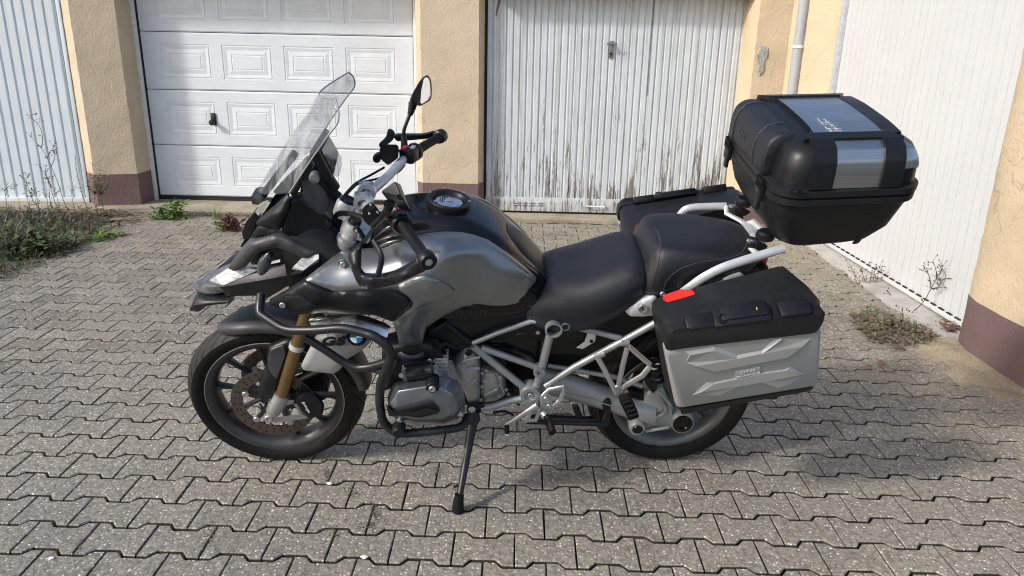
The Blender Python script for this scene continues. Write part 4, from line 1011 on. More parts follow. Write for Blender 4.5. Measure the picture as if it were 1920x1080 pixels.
# ------------------------------------------------------------------ handlebar
hb = empty('handlebar', (0, 0, 0), 0, BK)
rb = Q('3', (728, 800, 0.0), (742, 765, -.05), (850, 668, -.145), (940, 572, -.215), (975, 545, -.245))
gripR = Q('3', (1005, 525, -.275), (1150, 438, -.455))
endR = gripR[1]
for sgn in (1, -1):
    f = lambda v: Vector((v.x, -v.y*sgn, v.z))
    pts = [f(v) for v in rb]+[f(gripR[0])]
    V, Fc = tube_vf(catmull(pts, 5), [.0165]*10+[.0155]*8+[.0125]*13, 16); mk('bar_tube', V, Fc, M['rack'], hb)
    gd = (f(gripR[1])-f(gripR[0])); gl = gd.length; gd = gd.normalized()
    prof = [(.012, -.002), (.021, 0), (.021, .006), (.0165, .012), (.0158, .04), (.0170, .07), (.0158, .10), (.0165, gl-.02), (.0185, gl-.014), (.0185, gl-.006)]
    lathe('grip', prof, f(gripR[0]), M['rubber'], hb, axis=gd, seg=24)
    lathe('bar_end', [(.0185, -.004), (.024, 0), (.026, .01), (.026, .028), (.022, .034), (.013, .034), (.012, .030), (0, .030)], f(gripR[1]), M['plastic'], hb, axis=gd, seg=28)
    lathe('end_screw', [(.0, .036), (.006, .036), (.0105, .034), (.0115, .030)], f(gripR[1]), M['cast'], hb, axis=gd, seg=18)
    # ring collar and twist collar
    lathe('grip_collar', [(.017, -.012), (.030, -.012), (.032, -.004), (.032, .006), (.028, .012), (.018, .012)], f(gripR[0])+gd*.004, M['plastic'], hb, axis=gd, seg=12)
    sw = f(gripR[0])-gd*.035
    bm = bmesh.new(); bm_box(bm, (0, 0, 0), (.056, .06, .05), .012); o = frombm('switch_block', bm, M['plastic'], hb); o.location = sw; o.rotation_euler = (0, 0, math.atan2(gd.y, gd.x)-PI/2)
    for i, (dx, dz, mm) in enumerate(((-.012, .027, M['redb']), (.012, .027, M['case']), (-.028, .012, M['case']), (-.030, -.008, M['mud']))):
        bm = bmesh.new(); bm_box(bm, (dx, (i % 2)*.012-.004, dz), (.016, .018, .010), .003); b2 = frombm('switch_button', bm, mm, o)
    # top clamp riser
cl = empty('bar_clamp', (0, 0, 0), 0, BK)
for y in (-.042, .042):
    c = P(*q('3', (715, 790, 0))[0]); c = Vector((c.x, y, c.z))
    V, Fc = lathe_vf([(.0165, -.017), (.029, -.017), (.031, -.012), (.031, .012), (.029, .017), (.0165, .017)], c, (0, 1, 0), 24); mk('clamp_ring', V, Fc, M['rack'], cl)
    box('clamp_block', (c.x+.004, y, c.z-.032), (.045, .034, .05), M['rack'], cl, .008)
    for dx in (-.017, .019): bolt(Vector((c.x+dx, y, c.z+.028)), .006, cl, M['cast'], .006, (0, 0, 1))
# triple clamp, steering head nut, fork tops
box('triple_clamp', (.40, 0, 1.035), (.10, .23, .03), M['rack'], BK, .01, Matrix.Rotation(-.43, 3, 'Y'))
for sgn in (1, -1):
    top = P(*q('3', (648, 950, .105))[0]); top.y *= sgn; ax = Vector((-.43, 0, .90)).normalized()
    lathe('fork_cap', [(.0, .018), (.018, .018), (.020, .012), (.020, .002)], top, M['plastic'], BK, axis=ax, seg=24)
    lathe('fork_tube_top', [(.021, .002), (.029, .0), (.029, -.028), (.026, -.032), (.026, -.05)], top, M['rack'], BK, axis=ax, seg=28)
    lathe('fork_collar', [(.026, -.05), (.033, -.054), (.033, -.068), (.028, -.072), (.026, -.12)], top, M['cast'], BK, axis=ax, seg=28)
    lathe('fork_tube', [(.024, -.10), (.024, -.36)], top, M['dark'], BK, axis=ax, seg=24)
ig = empty('ignition_lock', P(*q('3', (610, 825, .01))[0]), 0, BK)
lathe('lock_ring', [(.026, .006), (.032, .008), (.034, .0), (.034, -.02), (.032, -.05)], (0, 0, 0), M['rack'], ig, axis=(-.43, 0, .9), seg=32)
lathe('lock_barrel', [(0, .010), (.020, .010), (.024, .014), (.026, .008), (.026, -.01)], (0, 0, 0), M['plastic'], ig, axis=(-.43, 0, .9), seg=32)
# reservoirs
def reservoir(z, pts, w0, w1, top):
    return None
r1 = stack('clutch_reservoir', [q('4', (213, 190, .235), (225, 170, .235), (270, 138, .235), (305, 165, .235), (338, 212, .235), (340, 235, .235), (300, 275, .235), (258, 300, .235), (222, 262, .235)), q('4', (218, 195, .180), (230, 178, .180), (272, 148, .180), (303, 172, .180), (333, 215, .180), (335, 238, .180), (300, 272, .180), (260, 295, .180), (226, 258, .180))], M['plastic'], corner=3)
for (x, y) in ((262, 218), (318, 210), (270, 158)): bolt(P(*q('4', (x, y, .236))[0]), .004, r1, M['alu'], .002)
for i in range(4):
    a = P(*q('4', (236+i*12, 188-i*8+6, .2365))[0]); b = P(*q('4', (262+i*12, 176-i*8+22, .2365))[0]); tube('rib', [a, b], .0012, M['mud'], r1, 5)
stack('brake_reservoir', [q('3', (800, 500, -.19), (830, 478, -.19), (905, 480, -.19), (915, 500, -.19), (912, 560, -.19), (850, 605, -.19), (798, 560, -.19)), q('3', (800, 500, -.25), (830, 478, -.25), (905, 480, -.25), (915, 500, -.25), (912, 560, -.25), (850, 605, -.25), (798, 560, -.25))], M['plastic'], corner=4)
patch('hand_deflector', q('3', (850, 385, -.33), (893, 408, -.33), (885, 450, -.33), (850, 478, -.30), (800, 500, -.29), (795, 478, -.29), (838, 440, -.31)), M['plastic'], thick=.012, roll=(4, .004))
patch('hand_guard', q('3', (880, 430, -.38), (900, 424, -.38), (1060, 424, -.45), (1130, 405, -.48), (1160, 420, -.49), (1165, 465, -.49), (1135, 480, -.48), (1120, 440, -.48), (1060, 448, -.45), (900, 462, -.38)), M['plastic'], thick=.02, roll=(3, .003), step=5)
patch('brake_lever', q('3', (755, 555, -.27), (790, 532, -.28), (815, 545, -.28), (800, 590, -.28), (765, 588, -.27)), M['plastic'], thick=.02, roll=(4, .004))
# left hand guard (open loop round the lever) and clutch lever
patch('hand_guard', q('4', (180, 438, .315), (205, 420, .31), (215, 440, .315), (203, 480, .325), (203, 560, .345), (200, 605, .36), (225, 640, .375), (312, 645, .40), (345, 645, .408), (432, 622, .425), (500, 588, .44), (560, 550, .462), (620, 520, .475), (668, 560, .478), (640, 605, .474), (560, 640, .46), (440, 695, .425), (310, 725, .39), (240, 728, .372), (203, 715, .36), (170, 670, .35), (138, 590, .338), (118, 515, .325), (122, 480, .32)), M['plastic'], inner=q('4', (165, 560, .350), (260, 690, .392), (480, 645, .448)), thick=.018, roll=(5, .006), corner=4, step=5)
tube('clutch_lever', fillet(Q('4', (285, 400, .30), (320, 455, .33), (346, 505, .355), (340, 560, .385), (318, 640, .42)), .02, 4), .0085, M['plastic'], BK, 10, flat=((0, 1, 0), .7))
patch('guard_bracket', q('4', (145, 330, .225), (175, 312, .23), (200, 345, .24), (230, 390, .26), (268, 338, .275), (290, 312, .28), (288, 340, .285), (235, 420, .29), (185, 440, .30), (215, 395, .27), (185, 370, .25)), M['plastic'], thick=.02, roll=(3, .004), corner=2, step=5)
pt('mirror_arm', '4', [(285, 300, .25), (340, 250, .27), (388, 190, .30), (395, 150, .31)], [.010, .012, .016], M['plastic'], seg=10)
# mirrors
def mirror_shell(name, outl, cen, parent=None):
    return None
ml = empty('mirror', (0, 0, 0), 0, BK)
stack('mirror_shell', [q('4', (440, 95, .365), (470, 80, .365), (500, 130, .365), (455, 125, .365)), q('4', (345, 75, .325), (442, 5, .335), (535, 190, .335), (390, 125, .325)), q('4', (338, 68, .30), (440, -4, .31), (545, 195, .31), (385, 128, .30)), q('4', (372, 60, .265), (468, 12, .272), (545, 215, .272), (415, 160, .265))], M['plastic'], ml, corner=5, angle=28)
mr_ = empty('mirror', (0, 0, 0), 0, BK)
mw = lambda x, d=0: -.272-(x-1042)/62*.056-d
R0 = q('3', *[(x, y, mw(x)) for x, y in ((1085, 60), (1108, 95), (1112, 160), (1108, 215), (1042, 252), (1020, 245), (1035, 160), (1060, 85))])
R1 = q('3', *[(x, y, mw(x, .014)) for x, y in ((1078, 62), (1098, 100), (1100, 160), (1096, 212), (1035, 250), (985, 235), (995, 190), (1045, 90))])
R2 = q('3', *[(x, y, mw(x, .034)) for x, y in ((1060, 80), (1075, 110), (1072, 160), (1065, 205), (1020, 240), (975, 225), (990, 185), (1035, 105))])
stack('mirror_shell', [R0, R1, R2], M['plastic'], mr_, corner=6)
M['mirror_glass'] = mat('mirror_glass', (.86, .88, .88), .03, 1, var=.01, rvar=0)
patch('mirror_glass', q('3', *[(x, y, mw(x, -.0035)) for x, y in ((1064, 84), (1084, 78), (1099, 102), (1104, 165), (1101, 204), (1054, 238), (1043, 230), (1048, 160))]), M['mirror_glass'], mr_, corner=4, thick=.004, roll=None, step=5)
pt('mirror_boot', '3', [(1000, 228, -.315), (995, 255, -.31), (980, 305, -.30)], [.016, .014, .009], M['plastic'], mr_, seg=14)
pt('mirror_stalk', '3', [(982, 296, -.30), (955, 365, -.285), (945, 400, -.28), (946, 440, -.275), (948, 480, -.27)], .0062, M['plastic'], mr_, seg=10, smooth=4)
pt('stalk_boot', '3', [(945, 432, -.277), (948, 500, -.268), (955, 560, -.262)], [.010, .013, .016], M['plastic'], mr_, seg=14)
# cables and hoses
for pts, r in ((q('3', (830, 615, -.2), (750, 660, -.17), (660, 710, -.12), (600, 770, -.07), (580, 800, -.05)), .0042), (q('3', (950, 600, -.23), (900, 650, -.2), (780, 685, -.17), (680, 710, -.12), (620, 760, -.08), (590, 800, -.05)), .0038), (q('3', (700, 905, .16), (620, 888, .13), (560, 885, .10), (530, 915, .08), (545, 980, .06), (580, 1020, .05)), .0055), (q('3', (700, 912, .17), (630, 900, .14), (560, 900, .10), (540, 930, .07), (560, 1000, .05)), .0045), (q('4', (70, 470, .13), (40, 500, .14), (10, 520, .15)), .005)):
    tube('cable', catmull([P(*p) for p in pts], 6), r, M['plastic'], BK, 8)

# ------------------------------------------------------------------ tank and side fairing
def tank_sec(X, zc, ye, ze, yl, zl):
    return (X, [(0, zc), (.05, zc-.001), (.10, zc-.006), (ye-.02, ze+.012), (ye, ze), (ye+.012, ze-.04), (yl, (ze+zl)/2), (yl, zl), (yl*.6, zl-.02), (0, zl-.02)])
loft_body('fuel_tank', [tank_sec(.37, 1.005, .12, .975, .14, .84), tank_sec(.30, 1.070, .135, 1.02, .165, .84), tank_sec(.22, 1.094, .145, 1.042, .18, .83), tank_sec(.10, 1.099, .15, 1.055, .19, .80), tank_sec(.02, 1.076, .152, 1.038, .19, .79), tank_sec(-.06, 1.03, .15, .995, .18, .78), tank_sec(-.13, .965, .14, .94, .165, .78), tank_sec(-.19, .905, .12, .885, .14, .78), tank_sec(-.215, .87, .10, .855, .12, .78)], M['gloss'])
# pillion-side trim ridge on the tank top and rear tank pad
loft_body('tank_pad', [(-.085, [(0, 1.012), (.045, 1.008), (.075, .995), (.07, .99), (0, .99)]), (-.14, [(0, .970), (.06, .965), (.095, .945), (.09, .94), (0, .94)]), (-.20, [(0, .905), (.06, .90), (.095, .885), (.09, .88), (0, .87)]), (-.225, [(0, .865), (.05, .862), (.08, .85), (.075, .845), (0, .84)])], M['plastic'])
fc = P(*q('4', (800, 135, 0))[0]); fa = Vector((-.13, 0, .99)).normalized()
fl = empty('filler_cap', fc, 0, BK)
lathe('tank_ring', [(.052, -.004), (.056, .006), (.060, .010), (.070, .011), (.074, .007), (.075, -.006), (.073, -.02)], (0, 0, 0), M['plastic'], fl, axis=fa, seg=48)
lathe('ring_floor', [(0, -.004), (.053, -.002)], (0, 0, 0), M['plastic'], fl, axis=fa, seg=40)
lathe('cap_plate', [(0, .003), (.040, .003), (.044, .001), (.045, -.004)], (0, 0, 0), M['chrome'], fl, axis=fa, seg=40)
u = Vector((0, 1, 0)); v = fa.cross(u)
def capbox(dx, dy, sx, sy, h, m): 
    bm = bmesh.new(); bm_box(bm, (0, 0, 0), (sx, sy, h), .0015); o = frombm('cap_latch', bm, m, fl); o.location = fa*(.004+h/2)+v*dx+u*dy; o.rotation_euler = (0, -.13, 0); return o
capbox(0, 0, .026, .020, .004, M['alu']); capbox(-.022, .0, .004, .035, .003, M['plastic']); capbox(-.030, .004, .003, .026, .003, M['plastic']); capbox(-.012, -.016, .014, .006, .003, M['plastic'])
for k in range(6):
    a = 2*PI*k/6+.3; bolt(fa*.0165+u*.066*math.cos(a)+v*.066*math.sin(a), .004, fl, M['cast'], .002, fa)
# grey side panel
grey = q('4', (-172, 667, .236), (60, 480, .148), (150, 470, .144), (330, 460, .142), (470, 400, .142), (560, 372, .146), (760, 350, .150), (880, 353, .153), (960, 370, .155), (1060, 405, .156), (1200, 498, .156), (1320, 595, .154), (1392, 662, .150))+q('4', (1345, 720, .162), (1288, 795, .170), (1282, 828, .172), (1255, 855, .172), (900, 852, .200), (745, 918, .215), (650, 985, .226), (622, 1080, .232))+q('5', (402, 320, .226), (330, 345, .228), (250, 330, .240))+q('4', (452, 1040, .245), (418, 950, .250), (545, 862, .258), (556, 825, .258), (515, 775, .255), (440, 735, .252), (330, 740, .250), (215, 742, .250), (30, 745, .246), (-60, 710, .243))
patch('tank_side_panel', grey, M['grey'], inner=q('4', (120, 600, .215), (300, 530, .190), (300, 620, .232), (470, 470, .190), (480, 560, .238), (620, 470, .205), (620, 620, .254), (560, 720, .264), (700, 740, .262), (760, 420, .200), (750, 510, .236), (840, 420, .198), (850, 500, .222), (900, 460, .206), (860, 640, .226), (950, 700, .212), (1020, 470, .186), (1000, 540, .200), (1100, 600, .196), (1100, 780, .198), (1200, 590, .180), (1250, 700, .184), (600, 850, .262), (540, 980, .252), (790, 850, .225), (800, 800, .236), (850, 745, .226)), step=6, roll=(6, .005), corner=4, mirror=True, thick=.012)
patch('tank_wing', q('4', (455, 700, .262), (560, 645, .264), (640, 632, .268), (720, 662, .266), (790, 702, .258), (843, 746, .246), (780, 790, .250), (640, 838, .268), (520, 902, .272), (432, 950, .262), (545, 862, .272), (560, 826, .276), (520, 772, .276), (470, 738, .270)), M['grey'], inner=q('4', (660, 720, .276), (600, 800, .276)), step=6, corner=3, mirror=True, thick=.014, roll=(3, .004))
bolt(P(*q('4', (82, 557, .205))[0]), .009, m=M['alu'])
lathe('fairing_washer', [(.008, .001), (.014, .002), (.016, -.002)], P(*q('4', (82, 557, .202))[0]), M['grey'], BK, seg=20)
# black lower shroud
patch('radiator_shroud', q('2', (580, 822, .205), (700, 755, .218), (838, 664, .236), (1010, 748, .252), (1215, 732, .260), (1300, 735, .262))+q('4', (440, 738, .262), (515, 778, .265), (556, 828, .266), (546, 862, .264), (420, 950, .258), (300, 905, .255), (100, 895, .25))+q('2', (980, 885, .236), (770, 903, .222)), M['plastic'], inner=q('2', (900, 800, .252), (1250, 830, .272), (760, 800, .232)), step=7, roll=(8, .010), mirror=True, thick=.02)
patch('shroud_facet', q('2', (588, 826, .222), (690, 776, .234), (795, 770, .244), (925, 850, .253), (860, 862, .250), (765, 898, .236), (690, 870, .228)), M['plastic_rough'], step=6, corner=3, thick=.012, roll=(4, .004), mirror=True)
bolt(P(*q('2', (684, 834, .236))[0]), .010, m=M['cast'])
patch('mesh_grille', q('4', (745, 918, .214), (870, 862, .205), (1100, 868, .190), (1040, 935, .188), (800, 935, .205)), M['dark'], corner=3, thick=.02, roll=(3, .002))
for i in range(9):
    tube('grille_bar', Q('4', (790+i*32, 868+max(0, 40-i*12), .211-i*.0022), (770+i*34, 925, .209-i*.0022)), .0012, M['mud'], BK, 5)
# black side cover below the tank, airbox and inner masses
patch('side_cover', q('5', (430, 300, .19), (450, 220, .19), (580, 150, .19), (640, 100, .185), (1110, 68, .165), (1180, 150, .150), (1000, 190, .150), (760, 280, .155), (700, 330, .160), (560, 345, .175), (470, 320, .185)), M['plastic'], thick=.03, roll=(6, .008), corner=4)
patch('side_cover', q('5', (820, 295, .135), (960, 240, .135), (1190, 192, .135), (1218, 210, .135), (1222, 300, .135), (1200, 440, .135), (1020, 395, .135), (860, 330, .135)), M['gloss'], inner=q('5', (1050, 300, .145)), thick=.03, roll=(6, .006), corner=4, mirror=True)
pt('cover_crease', '5', [(910, 330, .138), (1020, 350, .142), (1090, 290, .142), (1150, 280, .138)], .003, M['plastic'], seg=6)
bolt(P(*q('5', (1182, 225, .137))[0]), .008)
box('engine_core', (.08, 0, .50), (.36, .24, .34), M['dark'], BK, .03)
box('airbox', (.0, 0, .73), (.46, .28, .20), M['dark'], BK, .03)
box('seat_subframe', (-.40, 0, .72), (.52, .24, .12), M['dark'], BK, .03)
box('battery_box', (-.36, 0, .66), (.34, .21, .22), M['dark'], BK, .03); box('battery_box', (-.34, -.03, .50), (.30, .10, .20), M['dark'], BK, .03); box('rear_mass', (-.66, 0, .75), (.42, .20, .16), M['dark'], BK, .03); box('rear_hugger', (-.47, 0, .60), (.14, .19, .20), M['dark'], BK, .04)
box('gearbox_core', (-.13, 0, .46), (.20, .16, .26), M['dark'], BK, .03)
patch('intake_shield', [(716, 655, .24), (760, 640, .24), (808, 645, .23), (835, 668, .21), (822, 700, .21), (805, 714, .23), (745, 724, .26), (716, 735, .27)], M['dark'], thick=.08, corner=4, roll=(5, .01), mirror=True)
# hoses and connector block behind the intake
box('throttle_body', P(*q('5', (320, 395, .20))[0]), (.07, .08, .09), M['plastic'], BK, .02)
lathe('intake_clamp', [(.046, -.008), (.050, -.006), (.050, .006), (.046, .008), (.040, .012), (.040, -.03)], P(*q('5', (325, 345, .215))[0]), M['rim'], BK, axis=(-.1, .1, 1), seg=28)
slab('connector_block', q('5', (410, 280), (500, 270), (530, 310), (520, 395), (430, 400)), .21, .06, M['plastic'])
slab('connector_label', q('5', (432, 355), (478, 348), (482, 388), (436, 394)), .214, .004, M['case'], corner=1)
pt('hose', '5', [(500, 330, .2), (560, 300, .18), (640, 330, .16), (700, 300, .15)], .010, M['plastic'], smooth=4)
pt('hose', '5', [(480, 400, .21), (540, 380, .19), (600, 400, .17)], .006, M['plastic'], smooth=4)
pt('hose', '5', [(560, 170, .185), (640, 230, .18), (720, 290, .165)], .012, M['plastic'], smooth=4)
for pts_, r_ in (((( 250, 440, .30), (330, 420, .28), (420, 430, .26), (490, 455, .25)), .007), (((280, 455, .31), (360, 445, .29), (450, 470, .27)), .005), (((430, 300, .215), (470, 330, .22), (480, 390, .22), (450, 430, .23)), .005), (((520, 300, .20), (560, 360, .19), (540, 420, .20)), .004), (((930, 480, .10), (990, 560, .10), (1010, 640, .11)), .006), (((960, 700, .13), (1010, 690, .13), (1060, 720, .14)), .004), (((880, 770, .12), (960, 760, .12), (1020, 790, .13)), .005)):
    pt('hose', '5', list(pts_), r_, M['plastic'], smooth=4, seg=8)
for (x, y, w_) in ((455, 415, .24), (395, 330, .225), (300, 470, .30), (690, 455, .19), (970, 610, .14), (985, 640, .13)): bolt(P(*q('5', (x, y, w_))[0]), .007, m=M['alu'])
slab('coil_bracket', q('5', (170, 420), (215, 400), (235, 420), (205, 500), (170, 590), (150, 600)), .30, .012, M['rim'], corner=3)
# ------------------------------------------------------------------ boxer engine
cyo = q('5', (178, 700, .385), (205, 620, .385), (250, 580, .385), (340, 562, .385), (480, 540, .385), (600, 556, .385), (655, 600, .385), (682, 680, .385), (688, 760, .385), (640, 815, .385), (540, 838, .385), (330, 838, .385), (215, 800, .385), (182, 760, .385))
def ringoff(o, s, w, dx=0, dy=0):
    c = np.mean([p[:2] for p in o], axis=0); return [(c[0]+(p[0]-c[0])*s+dx, c[1]+(p[1]-c[1])*s+dy, w) for p in o]
def zc(*p): return [(700+x/5.685, 640+y/5.685, w_) for x, y, w_ in p]
RIM14 = [(150, 620), (200, 480), (240, 430), (560, 395), (690, 365), (830, 385), (930, 450), (975, 590), (985, 740), (900, 830), (760, 890), (450, 888), (290, 855), (170, 780)]
RID14 = [(178, 660), (238, 570), (268, 530), (570, 478), (665, 480), (765, 520), (845, 575), (892, 655), (897, 735), (850, 792), (740, 838), (450, 852), (290, 828), (200, 770)]
INN14 = [(215, 705), (238, 698), (262, 690), (480, 632), (620, 594), (700, 622), (790, 667), (825, 712), (838, 757), (800, 792), (720, 810), (450, 828), (300, 808), (225, 768)]
def cov_rings(): 
    return [[P(*p) for p in zc(*[(x, y, w_) for x, y in L_])] for L_, w_ in ((INN14, .404), (RID14, .390), (RIM14, .338), (RIM14, .29))]
for sgn in (1, -1):
    V, Fc = loft_vf([[Vector((v.x, v.y*sgn, v.z)) for v in r] for r in cov_rings()]); hc = mk('cylinder_head_cover', V, Fc, M['cover'], BK, angle=30)
    bv = hc.modifiers.new('edge', 'BEVEL'); bv.width = .007; bv.segments = 3; bv.limit_method = 'ANGLE'; bv.angle_limit = math.radians(9)
stack('cover_pad', [zc((150, 690, .408), (195, 735, .412), (240, 748, .413), (600, 662, .415), (640, 668, .415), (705, 742, .412), (680, 768, .411), (490, 812, .411), (370, 795, .410), (185, 790, .408)), zc((130, 655, .38), (190, 730, .40), (235, 741, .404), (602, 655, .406), (645, 660, .406), (720, 742, .403), (690, 772, .402), (490, 820, .402), (370, 802, .40), (165, 800, .38)), zc((130, 655, .33), (190, 730, .35), (235, 741, .35), (602, 655, .35), (645, 660, .35), (720, 742, .35), (690, 772, .35), (490, 820, .35), (370, 802, .35), (165, 800, .33))], M['plastic'], corner=2)
stack('cover_pad_step', [zc((400, 760, .418), (560, 715, .418), (610, 715, .418), (690, 745, .416), (500, 800, .416), (400, 790, .416)), zc((380, 762, .405), (560, 708, .405), (615, 708, .405), (700, 748, .405), (500, 806, .405), (390, 796, .405))], M['plastic_rough'], corner=2)
lathe('plug_boss', [(0, .012), (.010, .012), (.013, .006), (.019, .006), (.023, .0), (.024, -.05)], P(*q('5', (470, 605, .388))[0]), M['plastic'], BK, axis=(0, 1, .1), seg=28)
bolt(P(*q('5', (470, 605, .398))[0]), .011, m=M['cast'], h=.008)
for (x, y) in ((660, 775), (250, 820)): 
    lathe('cover_boss', [(0, .008), (.011, .008), (.014, .002), (.015, -.03)], P(*q('5', (x, y, .375))[0]), M['cover'], BK, seg=20); bolt(P(*q('5', (x, y, .382))[0]), .007, m=M['alu'])
pt('coil_block', '5', [(300, 510, .33), (470, 480, .33)], .026, M['plastic'], seg=12, flat=((0, 0, 1), .8))
slab('coil_cap', q('5', (322, 490), (380, 470), (412, 478), (412, 500), (340, 516)), .365, .03, M['plastic_rough'], corner=3)
bolt(P(*q('5', (262, 515, .34))[0]), .009, m=M['alu'])
# cylinder with cooling fins
for sgn in (1, -1):
    c = P(*q('5', (420, 640, .30))[0])
    cy = empty('cylinder', (c.x, 0, c.z+.01), 0, BK)
    lathe('barrel', [(.075, .10*sgn), (.075, .33*sgn)], (0, 0, 0), M['cast'], cy, seg=40)
    for i in range(8):
        y = (.145+i*.019)*sgn
        bm = bmesh.new(); bm_box(bm, (0, y, 0), (.15, .006, .15), .003); frombm('fin', bm, M['cast'], cy)
for i in range(9):   # fins seen behind the head cover
    a, b = Q('5', (490+i*6, 470+i*8-20, .27-i*.004), (600+i*6, 440+i*16-20, .205))
    tube('fin', [a, b], .0042, M['cast'], BK, 6, flat=((1, 0, 0), .8))
# crankcase / bell housing and gearbox
patch('crankcase', q('5', (600, 470, .19), (650, 420, .185), (690, 340, .175), (740, 335, .17), (790, 400, .165), (795, 480, .165), (795, 640, .165), (790, 705, .165), (720, 715, .172), (690, 640, .185), (660, 590, .195)), M['cast'], inner=q('5', (720, 520, .186)), thick=.06, roll=(7, .012), corner=5)
bolt(P(*q('5', (714, 364, .176))[0]), .012, m=M['plastic'], h=.006)
for (x0, y0, x1, y1) in ((640, 440, 660, 520), (680, 560, 765, 545), (690, 590, 765, 552), (680, 420, 790, 395), (690, 470, 790, 470)):
    tube('casting_rib', Q('5', (x0, y0, .188), (x1, y1, .180)), .004, M['cast'], BK, 6)
patch('gearbox_case', q('5', (800, 465, .150), (900, 470, .145), (960, 520, .135), (975, 590, .13), (965, 650, .13), (900, 690, .14), (800, 700, .150)), M['cast'], inner=q('5', (880, 580, .158)), thick=.06, roll=(7, .012), corner=6)
for (x0, y0, x1, y1) in ((810, 560, 900, 535), (815, 575, 930, 585), (820, 655, 910, 610), (830, 500, 900, 500), (905, 500, 955, 640)):
    tube('casting_rib', Q('5', (x0, y0, .158), (x1, y1, .150)), .0045, M['cast'], BK, 6)
for (x, y) in ((808, 500), (808, 590), (798, 680), (655, 455), (930, 530), (920, 655)): bolt(P(*q('5', (x, y, .158))[0]), .007, m=M['cast'])
for i in range(4):
    c = P(*q('5', (990+i*26, 505-i*4, .08))[0]); lathe('bellows', [(.045, -.006), (.055, 0), (.045, .006)], c, M['rubber'], BK, axis=(1, 0, .1), seg=24)
# ------------------------------------------------------------------ trellis frame
W_ = .168
def fr_t(*pts, r=.0125, name='frame_tube', w=None, z='5'): return pt(name, z, [(x, y, w if w is not None else W_) for x, y in pts], r, M['silver'], mirror=True, seg=14)
fr_t((745, 320), (1105, 610), r=.0135); fr_t((800, 330), (1175, 462), r=.0115); fr_t((742, 300), (900, 235), (1130, 155), (1250, 152), r=.009)
fr_t((1272, 215), (1218, 430), (1170, 605), r=.0145); fr_t((800, 738), (880, 728), (1000, 690), (1090, 672), r=.0135)
fr_t((225, 590), (420, 462), (780, 268), (1000, 145), r=.0125, z='6', w=.175); fr_t((360, 178), (560, 222), (735, 268), r=.0105, z='6', w=.170)
for (z, x, y, r, h) in (('5', 1285, 183, .029, .03), ('5', 1365, 170, .014, .02)):
    c = P(*q(z, (x, y, .172))[0]); lathe('frame_socket', [(r*.80, -.02), (r*.80, h), (r, h), (r, -.03)], c, M['silver'], BK, seg=28, mirror=True)
    lathe('socket_floor', [(0, h*.3), (r*.81, h*.3)], c, M['dark'], BK, seg=20)
c = P(*q('5', (1190, 483, .172))[0]); lathe('frame_eye', [(.009, -.02), (.009, .018), (.020, .018), (.021, .012), (.021, -.02)], c, M['silver'], BK, seg=24, mirror=True)
c = P(*q('5', (1130, 635, .172))[0]); lathe('pivot_boss', [(.006, .006), (.006, .010), (.020, .012), (.022, .018), (.034, .018), (.037, .010), (.037, -.03)], c, M['silver'], BK, seg=36, mirror=True)
bolt(c+Vector((0, .012, 0)), .009, m=M['cast'])
slab('frame_gusset', q('5', (1085, 590), (1170, 560), (1230, 560), (1240, 620), (1190, 660), (1150, 690), (1090, 680)), .158, .03, M['silver'], corner=4, mirror=True)
slab('engine_bracket', q('5', (700, 715), (760, 705), (830, 720), (810, 760), (760, 790), (700, 765)), .178, .05, M['plastic'], corner=4)
for (x, y, r) in ((738, 745, .013), (716, 782, .010), (770, 790, .008)): bolt(P(*q('5', (x, y, .18))[0]), r, m=M['alu'])
# black tubes of exhaust / silencer seen low between engine and rear wheel, centre stand
tube('centre_stand', Q('6', (60, 800, .0), (300, 805, .02), (600, 820, .05)), .014, M['plastic'], BK, 10)
tube('centre_stand', Q('6', (100, 830, .12), (420, 838, .13), (640, 848, .14)), .010, M['plastic'], BK, 10)
tube('stand_leg', Q('6', (425, 720, .10), (455, 800, .11)), .012, M['plastic'], BK, 10)
patch('stand_foot', q('6', (605, 705, .15), (640, 680, .15), (668, 685, .15), (665, 760, .15), (655, 870, .15), (600, 870, .15), (640, 770, .15), (618, 760, .15)), M['plastic'], thick=.02, corner=4, roll=(4, .004))
# swingarm housing of the drive shaft and final drive
rings = []
for (x, y, ry, w) in ((1010, 712, .056, .085), (1060, 722, .056, .09), (1130, 744, .050, .10), (1190, 766, .046, .112), (1225, 775, .050, .115)):
    c = P(x, y, w); rings.append([c+Vector((0, .042*math.cos(2*PI*k/24), ry*math.sin(2*PI*k/24))) for k in range(24)])
cols = [catmull(cc, 4) for cc in zip(*rings)]
V, Fc = loft_vf([list(r) for r in zip(*cols)]); mk('drive_shaft_housing', V, Fc, M['silver'], BK)
pt('housing_seam', '6', [(310, 630, .130), (560, 690, .146), (740, 745, .155)], .0022, M['cast'], seg=6)
patch('final_drive', q('6', (890, 640, .12), (960, 590, .13), (1020, 600, .13), (1060, 700, .135), (1120, 780, .145), (1210, 790, .15), (1220, 850, .15), (1140, 885, .15), (1060, 868, .145), (960, 855, .14), (900, 870, .14), (840, 905, .14), (790, 870, .14), (830, 825, .135), (880, 820, .13), (880, 740, .12)), M['silver'], inner=q('6', (970, 760, .135), (1000, 700, .13)), thick=.05, roll=(8, .012), corner=6)
for a_ in (((975, 625), (1040, 740), (1020, 780)), ((1020, 780), (900, 830)), ((985, 620), (1070, 720)), ((900, 895), (1060, 868)), ((1055, 690), (1075, 790))):
    pt('drive_web', '6', [(x, y, .148) for x, y in a_], .006, M['silver'], seg=8)
lathe('hub_ring', [(.030, .018), (.040, .018), (.043, .010), (.044, -.04)], P(*q('6', (1147, 830, .158))[0]), M['silver'], BK, seg=40)
